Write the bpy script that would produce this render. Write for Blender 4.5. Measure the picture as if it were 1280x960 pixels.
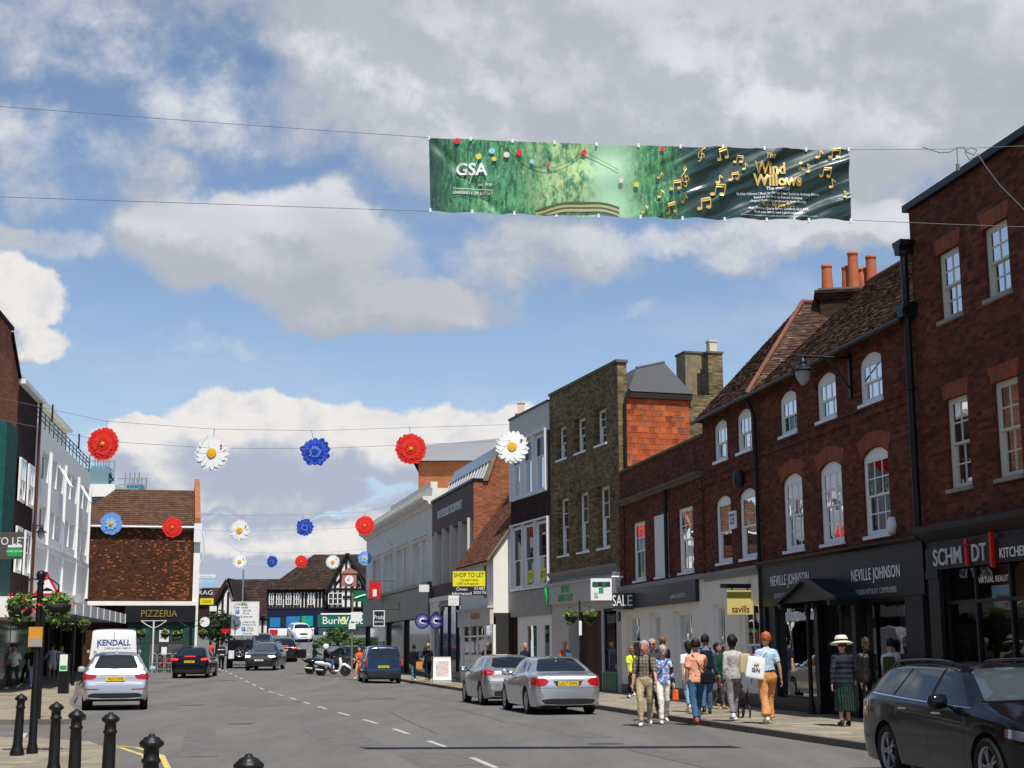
import bpy, bmesh, math, random
from mathutils import Vector, Matrix
from mathutils import noise as mnoise
rnd=random.Random(7)
R=math.radians
for o in list(bpy.data.objects):bpy.data.objects.remove(o)
SC=bpy.context.scene
COL=SC.collection
# --------- camera
F, CH=1850.0, 1.6
PITCH=math.atan(332/F); ROLL=R(0.3)
cd=bpy.data.cameras.new('camera'); cam=bpy.data.objects.new('camera', cd); COL.objects.link(cam)
cd.sensor_width=36; cd.lens=F/1280*36; cd.clip_end=6000; cd.clip_start=.05
cam.matrix_world=Matrix.Translation((0, 0, CH))@Matrix.Rotation(R(90)+PITCH, 4, 'X')@Matrix.Rotation(-ROLL, 4, 'Z')
SC.camera=cam
# --------- world, sun, exposure
SUN_EL=R(62); SUN_TO=Vector((.29*math.cos(R(62))/.9998, -.957*math.cos(R(62)), math.sin(R(62)))).normalized()
SC.view_settings.view_transform='Standard'; SC.view_settings.look='None'
SC.view_settings.exposure=0.35; SC.view_settings.gamma=1
W=bpy.data.worlds.new('World'); SC.world=W; W.use_nodes=True
def make_sky():
 nt=W.node_tree; N=nt.nodes; L=nt.links; N.clear()
 def nd(t, **k):
  n=N.new(t)
  for a, b in k.items():setattr(n, a, b)
  return n
 def mth(op, a, b=None, c=None, clamp=False):
  n=nd('ShaderNodeMath', operation=op); n.use_clamp=clamp
  for i, v in enumerate((a, b, c)):
   if v is None:continue
   if isinstance(v, (int, float)):n.inputs[i].default_value=v
   else:L.new(v, n.inputs[i])
  return n.outputs[0]
 def mix(f, a, b):
  n=nd('ShaderNodeMix', data_type='RGBA')
  if isinstance(f, (int, float)):n.inputs[0].default_value=f
  else:L.new(f, n.inputs[0])
  for i, v in ((6, a), (7, b)):
   if isinstance(v, tuple):n.inputs[i].default_value=(*v, 1)
   else:L.new(v, n.inputs[i])
  return n.outputs[2]
 def ramp(v, a, b, lo=0., hi=1.):
  n=nd('ShaderNodeMapRange', interpolation_type='SMOOTHSTEP'); L.new(v, n.inputs[0])
  for i, q in enumerate((a, b, lo, hi)):n.inputs[i+1].default_value=q
  return n.outputs[0]
 tc=nd('ShaderNodeTexCoord'); D=tc.outputs['Generated']
 sky=nd('ShaderNodeTexSky', sky_type='NISHITA', sun_disc=False)
 sky.sun_elevation=SUN_EL; sky.sun_rotation=math.atan2(SUN_TO.x, SUN_TO.y)
 sky.air_density=1.0; sky.dust_density=.6; sky.ozone_density=1.6
 sxyz=nd('ShaderNodeSeparateXYZ'); L.new(D, sxyz.inputs[0])
 X, Y, Z=sxyz.outputs
 def noise(vec, scale, detail, rough, sc=(1, 1, 1), off=(0, 0, 0), dist=0.):
  mp=nd('ShaderNodeMapping'); L.new(vec, mp.inputs[0]); mp.inputs['Scale'].default_value=sc; mp.inputs['Location'].default_value=off
  n=nd('ShaderNodeTexNoise'); L.new(mp.outputs[0], n.inputs[0]); n.inputs['Scale'].default_value=scale
  n.inputs['Detail'].default_value=detail; n.inputs['Roughness'].default_value=rough; n.inputs['Distortion'].default_value=dist
  return n
 wn=noise(D, 9, 5, .6)
 sub=nd('ShaderNodeVectorMath', operation='SUBTRACT'); L.new(wn.outputs['Color'], sub.inputs[0]); sub.inputs[1].default_value=(.5, .5, .5)
 sc1=nd('ShaderNodeVectorMath', operation='SCALE'); L.new(sub.outputs[0], sc1.inputs[0]); sc1.inputs['Scale'].default_value=.075
 wp=nd('ShaderNodeVectorMath', operation='ADD'); L.new(D, wp.inputs[0]); L.new(sc1.outputs[0], wp.inputs[1])
 def dirpx(x, y):
  u, v=(x-640)/F, (480-y)/F
  d=Vector((u, math.cos(PITCH)-v*math.sin(PITCH), math.sin(PITCH)+v*math.cos(PITCH))); return d.normalized()
 def mass(vec, blobs):
  tot=None
  for(x, y, wx, wy, w)in blobs:
   c=dirpx(x, y)
   s=nd('ShaderNodeVectorMath', operation='SUBTRACT'); L.new(vec, s.inputs[0]); s.inputs[1].default_value=c
   m=nd('ShaderNodeVectorMath', operation='MULTIPLY'); L.new(s.outputs[0], m.inputs[0]); m.inputs[1].default_value=(F/wx, 3.0, F/wy)
   l=nd('ShaderNodeVectorMath', operation='LENGTH'); L.new(m.outputs[0], l.inputs[0])
   q=ramp(l.outputs['Value'], 1.35, .35, 0, w)
   tot=q if tot is None else mth('MAXIMUM', tot, q)
  return tot
 high=[(1010, 60, 520, 230, 1.), (700, -40, 600, 170, .95), (640, 150, 260, 130, .85), (520, 60, 300, 110, .8), (330, 300, 230, 90, .9), (480, 370, 220, 48, .72), (1000, 300, 330, 40, .7), (60, 200, 260, 90, .55), (120, 40, 260, 90, .58), (40, 300, 130, 30, .5), (300, 130, 220, 80, .6), (1240, 330, 160, 60, .55), (690, 320, 200, 70, .6), (200, 430, 220, 40, .42), (840, 400, 160, 18, .42)]
 low=[(360, 550, 190, 62, 1.05), (200, 575, 110, 50, .9), (560, 565, 130, 55, .95), (10, 385, 62, 62, 1.0), (40, 440, 50, 40, .8), (310, 610, 200, 40, .9), (360, 680, 260, 40, .95), (180, 560, 90, 40, .8), (640, 540, 60, 36, .8), (640, 650, 300, 60, .7), (240, 760, 900, 60, .75)]
 n1=noise(D, 15, 9, .60, (1, 1, 1.15)); n2=noise(D, 4.2, 4, .5, (1, 1, 2.0), (3, 1, 7))
 def cover(vec_off_z, blobs, lo, hi, k, soft):
  if vec_off_z:
   ad=nd('ShaderNodeVectorMath', operation='ADD'); L.new(wp.outputs[0], ad.inputs[0]); ad.inputs[1].default_value=vec_off_z; vv=ad.outputs[0]
   a2=nd('ShaderNodeVectorMath', operation='ADD'); L.new(D, a2.inputs[0]); a2.inputs[1].default_value=vec_off_z; dv=a2.outputs[0]
   nn=noise(dv, 15, 9, .60, (1, 1, 1.15))
  else:vv=wp.outputs[0]; nn=n1
  m=mass(vv, blobs)
  t=mth('ADD', m, mth('MULTIPLY', mth('SUBTRACT', nn.outputs['Fac'], .5), k))
  return t
 dl=cover(None, low, 0, 0, 1.0, 0)
 dl2=cover((.014, -.004, .024), low, 0, 0, 1.0, 0)
 cl=ramp(dl, .38, .60)
 lit=mth('MULTIPLY', ramp(mth('SUBTRACT', dl, dl2), -.14, .34), ramp(noise(D, 34, 7, .62, (1, 1, 1.2), (5, 5, 1)).outputs['Fac'], .25, .56, .55, 1.))
 dh=cover(None, high, 0, 0, .95, 0)
 dh2=cover((.012, -.004, .02), high, 0, 0, .95, 0)
 chh=ramp(dh, .34, .70)
 lith=ramp(mth('SUBTRACT', dh, dh2), -.12, .17)
 thick=ramp(mth('ADD', n2.outputs['Fac'], mth('MULTIPLY', dh, .12)), .42, .74)
 n3=noise(D, 5.5, 7, .62, (1, 1, 2.4), (9, 2, 4), .4)
 thin=ramp(n3.outputs['Fac'], .50, .80, 0, .35)
 skyc=nd('ShaderNodeVectorMath', operation='MULTIPLY'); L.new(sky.outputs[0], skyc.inputs[0]); skyc.inputs[1].default_value=SKYMUL
 base=mix(mth('MULTIPLY', ramp(Z, .25, .0), .38), skyc.outputs[0], CL_HAZE)
 base=mix(thin, base, CL_MID)
 hc=mix(lith, CL_GREY, CL_HI); hc=mix(mth('MULTIPLY', thick, .75), hc, CL_DARK)
 c1=mix(chh, base, hc)
 lowz=ramp(Z, .155, .085)
 lc=mix(lit, CL_LOWSH, CL_WHITE)
 c2=mix(cl, c1, lc)
 bg=nd('ShaderNodeBackground'); L.new(c2, bg.inputs[0]); bg.inputs[1].default_value=.1
 out=nd('ShaderNodeOutputWorld'); L.new(bg.outputs[0], out.inputs[0])
SKYMUL=(.99, .99, 1.01)
CL_HAZE=(4.6, 5.6, 7.2); CL_MID=(4.6, 5.1, 6.1); CL_GREY=(3.9, 4.15, 4.65); CL_HI=(6.1, 6.2, 6.5); CL_DARK=(3.3, 3.5, 3.9)
CL_LOWSH=(3.5, 3.9, 4.8); CL_WHITE=(6.7, 6.5, 6.3)
make_sky()
W.cycles.sampling_method='MANUAL'; W.cycles.sample_map_resolution=512
sd=bpy.data.lights.new('sun', 'SUN'); so=bpy.data.objects.new('sun', sd); COL.objects.link(so)
sd.energy=4.2; sd.angle=R(.5); sd.color=(1, .955, .88)
so.rotation_euler=SUN_TO.to_track_quat('Z', 'Y').to_euler(); so.location=(0, 0, 60)
# --------- pixel -> place (on the ground or on a real vertical plane)
def ray(x, y):
 u=(x-640.)/F; v=(480.-y)/F; c, s=math.cos(ROLL), math.sin(ROLL); u, v=u*c+v*s, -u*s+v*c
 return Vector((u, math.cos(PITCH)-v*math.sin(PITCH), math.sin(PITCH)+v*math.cos(PITCH)))
def gz(X, Y):
 s=min(1, max(0, (-X-5)/7)); s=s*s*(3-2*s)
 z=.0155*max(0, Y-62)*s
 if Y>100:z+=.04*(min(Y, 142)-100)
 return z
def atY(x, y, Y):
 d=ray(x, y); t=Y/d.y; return Vector((d.x*t, Y, CH+d.z*t))
def atH(x, y, h=0.):
 d=ray(x, y); t=(h-CH)/d.z; return Vector((d.x*t, d.y*t, h))
# --------- materials
MATS={}
def M(name, col=(.5, .5, .5), rough=.6, metal=0., spec=.28, bump=0., bscale=40., var=0., vscale=3., emit=None, coat=0., clear=None):
 if name in MATS:return MATS[name]
 m=bpy.data.materials.new(name); m.use_nodes=True; nt=m.node_tree; b=nt.nodes['Principled BSDF']
 b.inputs['Base Color'].default_value=(*col, 1); b.inputs['Roughness'].default_value=rough; b.inputs['Metallic'].default_value=metal
 b.inputs['Specular IOR Level'].default_value=spec; b.inputs['Coat Weight'].default_value=coat; b.inputs['Coat Roughness'].default_value=.04
 if emit:b.inputs['Emission Color'].default_value=(*emit[0], 1); b.inputs['Emission Strength'].default_value=emit[1]
 tc=nt.nodes.new('ShaderNodeTexCoord')
 if var>0:
  n=nt.nodes.new('ShaderNodeTexNoise'); n.inputs['Scale'].default_value=vscale; n.inputs['Detail'].default_value=6; n.inputs['Roughness'].default_value=.65
  nt.links.new(tc.outputs['Object'], n.inputs[0])
  r=nt.nodes.new('ShaderNodeMapRange'); nt.links.new(n.outputs[0], r.inputs[0]); r.inputs[1].default_value=.3; r.inputs[2].default_value=.7
  r.inputs[3].default_value=1-var; r.inputs[4].default_value=1+var
  h=nt.nodes.new('ShaderNodeHueSaturation'); h.inputs['Color'].default_value=(*col, 1); nt.links.new(r.outputs[0], h.inputs['Value'])
  nt.links.new(h.outputs[0], b.inputs['Base Color'])
 if bump>0:
  n=nt.nodes.new('ShaderNodeTexNoise'); n.inputs['Scale'].default_value=bscale; n.inputs['Detail'].default_value=4
  nt.links.new(tc.outputs['Object'], n.inputs[0])
  q=nt.nodes.new('ShaderNodeBump'); q.inputs['Strength'].default_value=bump; q.inputs['Distance'].default_value=.02
  nt.links.new(n.outputs[0], q.inputs['Height']); nt.links.new(q.outputs[0], b.inputs['Normal'])
 MATS[name]=m; return m
def brick(name, c1, c2, mortar, scale=1., bump=.5, var=.35, bw=.225, bh=.075, offset=.5, dirt=(.05, .04, .03), dirtk=.35, rough=.85, ms=.010):
 m=bpy.data.materials.new(name); m.use_nodes=True; nt=m.node_tree; N=nt.nodes; L=nt.links; b=N['Principled BSDF']
 tc=N.new('ShaderNodeTexCoord'); s=N.new('ShaderNodeSeparateXYZ'); L.new(tc.outputs['Object'], s.inputs[0])
 ad=N.new('ShaderNodeMath'); ad.operation='ADD'; L.new(s.outputs[0], ad.inputs[0]); L.new(s.outputs[1], ad.inputs[1])
 c=N.new('ShaderNodeCombineXYZ'); L.new(ad.outputs[0], c.inputs[0]); L.new(s.outputs[2], c.inputs[1])
 t=N.new('ShaderNodeTexBrick'); L.new(c.outputs[0], t.inputs[0]); t.offset=offset
 t.inputs['Scale'].default_value=1.; t.inputs['Brick Width'].default_value=bw*scale; t.inputs['Row Height'].default_value=bh*scale
 t.inputs['Mortar Size'].default_value=ms*scale; t.inputs['Mortar Smooth'].default_value=.2
 t.inputs['Color1'].default_value=(*c1, 1); t.inputs['Color2'].default_value=(*c2, 1); t.inputs['Mortar'].default_value=(*mortar, 1); t.inputs['Bias'].default_value=-.2
 n=N.new('ShaderNodeTexNoise'); L.new(tc.outputs['Object'], n.inputs[0]); n.inputs['Scale'].default_value=.55; n.inputs['Detail'].default_value=7; n.inputs['Roughness'].default_value=.7
 r=N.new('ShaderNodeMapRange'); L.new(n.outputs[0], r.inputs[0]); r.inputs[1].default_value=.42; r.inputs[2].default_value=.72; r.inputs[3].default_value=0; r.inputs[4].default_value=dirtk
 mx=N.new('ShaderNodeMix'); mx.data_type='RGBA'; L.new(r.outputs[0], mx.inputs[0]); L.new(t.outputs[0], mx.inputs[6]); mx.inputs[7].default_value=(*dirt, 1)
 sn=N.new('ShaderNodeVectorMath'); sn.operation='SNAP'; L.new(c.outputs[0], sn.inputs[0]); sn.inputs[1].default_value=(bw*scale, bh*scale, 1)
 wn=N.new('ShaderNodeTexWhiteNoise'); L.new(sn.outputs[0], wn.inputs[0])
 r2=N.new('ShaderNodeMapRange'); L.new(wn.outputs[0], r2.inputs[0]); r2.inputs[3].default_value=1-var; r2.inputs[4].default_value=1+var
 h=N.new('ShaderNodeHueSaturation'); L.new(mx.outputs[2], h.inputs['Color']); L.new(r2.outputs[0], h.inputs['Value'])
 L.new(h.outputs[0], b.inputs['Base Color']); b.inputs['Roughness'].default_value=rough; b.inputs['Specular IOR Level'].default_value=.1
 iv=N.new('ShaderNodeMath'); iv.operation='SUBTRACT'; iv.inputs[0].default_value=1; L.new(t.outputs['Fac'], iv.inputs[1])
 q=N.new('ShaderNodeBump'); q.inputs['Strength'].default_value=bump; q.inputs['Distance'].default_value=.012; L.new(iv.outputs[0], q.inputs['Height']); L.new(q.outputs[0], b.inputs['Normal'])
 MATS[name]=m; return m
def colmat(name, stops, rough=.8, spec=.3, trans=0.):
 """colour picked per face by the 'c' attribute (a random shade for each tile or leaf)"""
 m=bpy.data.materials.new(name); m.use_nodes=True; nt=m.node_tree; b=nt.nodes['Principled BSDF']
 a=nt.nodes.new('ShaderNodeAttribute'); a.attribute_name='c'; r=nt.nodes.new('ShaderNodeValToRGB'); nt.links.new(a.outputs['Fac'], r.inputs[0])
 e=r.color_ramp.elements
 while len(e)<len(stops):e.new(.5)
 for i, (p, c)in enumerate(stops):e[i].position=p; e[i].color=(*c, 1)
 nt.links.new(r.outputs[0], b.inputs['Base Color']); b.inputs['Roughness'].default_value=rough; b.inputs['Specular IOR Level'].default_value=spec
 MATS[name]=m; return m
def glassmat(name, tint=(.55, .6, .6), refl=.06, rough=.0, tilt=0.):
 m=bpy.data.materials.new(name); m.use_nodes=True; nt=m.node_tree; N=nt.nodes; L=nt.links; N.clear()
 o=N.new('ShaderNodeOutputMaterial'); mx=N.new('ShaderNodeMixShader'); tr=N.new('ShaderNodeBsdfTransparent'); gl=N.new('ShaderNodeBsdfGlossy')
 tr.inputs[0].default_value=(*tint, 1); gl.inputs['Roughness'].default_value=rough; gl.inputs[0].default_value=(.95, .97, 1, 1)
 lw=N.new('ShaderNodeFresnel'); lw.inputs[0].default_value=1.5
 a=N.new('ShaderNodeMath'); a.operation='MULTIPLY_ADD'; L.new(lw.outputs[0], a.inputs[0]); a.inputs[1].default_value=.75; a.inputs[2].default_value=refl; a.use_clamp=True
 tc=N.new('ShaderNodeTexCoord'); n=N.new('ShaderNodeTexNoise'); n.inputs['Scale'].default_value=1.3; L.new(tc.outputs['Object'], n.inputs[0])
 b=N.new('ShaderNodeBump'); b.inputs['Strength'].default_value=.05; b.inputs['Distance'].default_value=.05; L.new(n.outputs[0], b.inputs['Height']); L.new(b.outputs[0], gl.inputs['Normal'])
 L.new(a.outputs[0], mx.inputs[0]); L.new(tr.outputs[0], mx.inputs[1]); L.new(gl.outputs[0], mx.inputs[2]); L.new(mx.outputs[0], o.inputs[0])
 MATS[name]=m; return m
# --------- mesh builder
class MB:
 def __init__(s):s.v=[]; s.f=[]; s.m=[]; s.c=[]; s.sm=[]
 def add(s, vs, fs, mi=0, c=None, smooth=False):
  o=len(s.v); s.v+=[tuple(p)for p in vs]
  for f in fs:s.f.append([o+i for i in f]); s.m.append(mi); s.c.append(rnd.random()if c is None else c); s.sm.append(smooth)
  return s
 def quad(s, a, b, c, d, mi=0, col=None):return s.add([a, b, c, d], [(0, 1, 2, 3)], mi, col)
 def box(s, x0, y0, z0, x1, y1, z1, mi=0, M4=None, c=None):
  x0, x1=min(x0, x1), max(x0, x1); y0, y1=min(y0, y1), max(y0, y1); z0, z1=min(z0, z1), max(z0, z1)
  vs=[Vector(p)for p in ((x0, y0, z0), (x1, y0, z0), (x1, y1, z0), (x0, y1, z0), (x0, y0, z1), (x1, y0, z1), (x1, y1, z1), (x0, y1, z1))]
  if M4 is not None:vs=[M4@p for p in vs]
  return s.add(vs, [(3, 2, 1, 0), (4, 5, 6, 7), (0, 1, 5, 4), (1, 2, 6, 5), (2, 3, 7, 6), (3, 0, 4, 7)], mi, c)
 def tube(s, pts, rad, n=8, mi=0, cap=True, smooth=True, flat=1.):
  pts=[Vector(p)for p in pts]; rad=rad if isinstance(rad, (list, tuple))else [rad]*len(pts)
  vs=[]; up=None
  for i, p in enumerate(pts):
   t=(pts[min(i+1, len(pts)-1)]-pts[max(i-1, 0)]).normalized()
   if up is None:up=Vector((0, 0, 1))if abs(t.z)<.9 else Vector((1, 0, 0))
   a=t.cross(up).normalized(); b=a.cross(t).normalized(); up=b
   for k in range(n):
    th=2*math.pi*k/n; vs.append(p+a*math.cos(th)*rad[i]+b*math.sin(th)*rad[i]*flat)
  fs=[]
  for i in range(len(pts)-1):
   for k in range(n):k2=(k+1)%n; fs.append((i*n+k, i*n+k2, (i+1)*n+k2, (i+1)*n+k))
  o=len(s.f); s.add(vs, fs, mi, None, smooth)
  if cap:s.add([vs[k]for k in range(n)], [tuple(range(n))[::-1]], mi); s.add([vs[(len(pts)-1)*n+k]for k in range(n)], [tuple(range(n))], mi)
  return s
 def lathe(s, prof, n=16, c=(0, 0), mi=0, smooth=True, M4=None, cap=True):
  vs=[]; smooth=smooth and len(prof)>3
  for(r, z)in prof:
   for k in range(n):
    a=2*math.pi*k/n; p=Vector((c[0]+r*math.cos(a), c[1]+r*math.sin(a), z)); vs.append(M4@p if M4 is not None else p)
  fs=[]
  for i in range(len(prof)-1):
   for k in range(n):k2=(k+1)%n; fs.append((i*n+k, i*n+k2, (i+1)*n+k2, (i+1)*n+k))
  s.add(vs, fs, mi, None, smooth)
  if cap:
   s.add([vs[k]for k in range(n)], [tuple(range(n))[::-1]], mi); s.add([vs[(len(prof)-1)*n+k]for k in range(n)], [tuple(range(n))], mi)
  return s
 def prism(s, poly, y0, y1, mi=0, axis='y', M4=None, c=None):
  """polygon given in (x,z) extruded along y (or in (x,y) along z when axis='z')"""
  n=len(poly)
  P=(lambda p, t:Vector((p[0], t, p[1])))if axis=='y' else ((lambda p, t:Vector((p[0], p[1], t)))if axis=='z' else (lambda p, t:Vector((t, p[0], p[1]))))
  vs=[P(p, y0)for p in poly]+[P(p, y1)for p in poly]
  if M4 is not None:vs=[M4@p for p in vs]
  fs=[tuple(range(n)), tuple(range(2*n-1, n-1, -1))]+[(i, (i+1)%n, n+(i+1)%n, n+i)[::-1]for i in range(n)]
  return s.add(vs, fs, mi, c)
 def build(s, name, mats, parent=None, loc=None, fix=True):
  me=bpy.data.meshes.new(name); me.from_pydata(s.v, [], s.f)
  for m in (mats if isinstance(mats, (list, tuple))else [mats]):me.materials.append(m)
  me.polygons.foreach_set('material_index', s.m); me.polygons.foreach_set('use_smooth', s.sm)
  at=me.attributes.new('c', 'FLOAT', 'FACE'); at.data.foreach_set('value', s.c)
  if fix:
   bm=bmesh.new(); bm.from_mesh(me); bmesh.ops.remove_doubles(bm, verts=bm.verts, dist=1e-5)if len(s.v)<60000 and fix=='weld' else None
   bmesh.ops.recalc_face_normals(bm, faces=bm.faces)if fix!='keep' else None; bm.to_mesh(me); bm.free()
  me.update(); o=bpy.data.objects.new(name, me); COL.objects.link(o)
  if parent:o.parent=parent
  if loc is not None:o.location=loc
  return o
def thing(name, label, cat, loc=(0, 0, 0), rz=0., group=None):
 o=bpy.data.objects.new(name, None); COL.objects.link(o); o.empty_display_size=.3
 o.location=loc; o.rotation_euler=(0, 0, rz); return tag(o, label, cat, group)
def tag(o, label, cat, group=None):
 o['label']=label; o['category']=cat
 if group:o['group']=group
 return o
def struct(o):o['kind']='structure'; return o
def copy_tree(o, parent=None):
 c=o.copy(); COL.objects.link(c); c.parent=parent
 for ch in list(o.children):copy_tree(ch, c)
 return c
def text(body, parent, size, loc, mat, ext=.004, name='lettering', align='CENTER', sx=1., rz=math.pi, rx=R(90), bold=0., shear=0., space=1., ry=0):
 """lettering read from the +y side of the parent frame"""
 cu=bpy.data.curves.new(name, 'FONT'); cu.body=body; cu.size=size; cu.extrude=ext; cu.align_x=align; cu.align_y='CENTER'; cu.shear=shear; cu.offset=bold; cu.space_character=space; cu.space_line=.95
 cu.resolution_u=3; cu.materials.append(mat)
 o=bpy.data.objects.new(name, cu); COL.objects.link(o); o.parent=parent; o.location=loc; o.rotation_euler=(rx, ry, rz); o.scale=(sx, 1, 1); return o
# --------- vehicles
def interp(tab, x):
 if x<=tab[0][0]:return tab[0][1]
 for(a, p), (b, q)in zip(tab, tab[1:]):
  if x<=b:t=(x-a)/max(1e-9, b-a); return p+(q-p)*t
 return tab[-1][1]
def smooth_tab(tab, it=2):
 for _ in range(it):
  n=[tab[0]]
  for a, b in zip(tab, tab[1:]):
   n+=[(a[0]*.75+b[0]*.25, a[1]*.75+b[1]*.25), (a[0]*.25+b[0]*.75, a[1]*.25+b[1]*.75)]
  n.append(tab[-1]); tab=n
 return tab
def inpoly(p, poly):
 r=False; j=len(poly)-1
 for i in range(len(poly)):
  a, b=poly[i], poly[j]
  if (a[1]>p[1])!=(b[1]>p[1])and p[0]<(b[0]-a[0])*(p[1]-a[1])/(b[1]-a[1])+a[0]:r=not r
  j=i
 return r
def plain_wheel(r, w, style):
 """tyre and rim meshes around the y axis, outer face at +y"""
 t=MB(); Mx=Matrix.Rotation(R(-90), 4, 'X')
 ri=r*.70
 t.lathe([(ri, -w/2+.012), (r*.93, -w/2), (r*.985, -w/2+.02), (r, -w/2+.05), (r, w/2-.05), (r*.985, w/2-.02), (r*.93, w/2), (ri, w/2-.012), (ri*.98, w/2-.03), (ri*.98, -w/2+.03), (ri, -w/2+.012)], 32, M4=Mx, cap=False)
 m=MB()
 m.lathe([(ri*1.01, w/2-.012), (ri*.93, w/2-.02), (ri*.90, w/2-.05), (ri*.9, -w/2+.03)], 32, M4=Mx, cap=False)
 m.lathe([(.06, w/2-.06), (.06, w/2-.028), (.035, w/2-.02), (.001, w/2-.02)], 12, M4=Mx, cap=False)
 ns={'five':5, 'ten':10, 'seven':7}[style]
 for k in range(ns):
  for dth in ((-.16, .16)if style=='five' else (0, )):
   a=2*math.pi*k/ns; a2=a+dth
   p=[(Vector((math.cos(a)*.04, 0, math.sin(a)*.04))), Vector((math.cos(a2)*ri*.95, 0, math.sin(a2)*ri*.95))]
   tdir=(p[1]-p[0]).normalized(); sd_=Vector((-tdir.z, 0, tdir.x)); wd=(.016, .013)if style!='seven' else (.03, .022)
   vs=[p[0]+sd_*wd[0], p[0]-sd_*wd[0], p[1]-sd_*wd[1], p[1]+sd_*wd[1]]
   f=[v+Vector((0, w/2-.03, 0))for v in vs]; b=[v+Vector((0, w/2-.065, 0))for v in vs]
   m.add(f+b, [(0, 1, 2, 3), (0, 4, 5, 1), (1, 5, 6, 2), (2, 6, 7, 3), (3, 7, 4, 0)], 0)
 m.lathe([(ri*.9, w/2-.09), (.001, w/2-.09)], 24, M4=Mx, cap=False, mi=1)
 return t, m
WHEELS={}
def wheel(parent, r, w, style, pos, side, rim='rim_silver'):
 k=(r, w, style, rim)
 if k not in WHEELS:
  t, m=plain_wheel(r, w, style); tm=t.build('tyre', MATS['tyre'], None); rm=m.build('rim', [MATS[rim], MATS['black_plastic']], None)
  WHEELS[k]=(tm.data, rm.data); bpy.data.objects.remove(tm); bpy.data.objects.remove(rm)
 td, rd=WHEELS[k]
 e=bpy.data.objects.new('wheel', td); COL.objects.link(e); e.parent=parent; e.location=pos; e.rotation_euler=(0, 0, 0 if side>0 else math.pi)
 q=bpy.data.objects.new('rim', rd); COL.objects.link(q); q.parent=e
 return e
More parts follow.
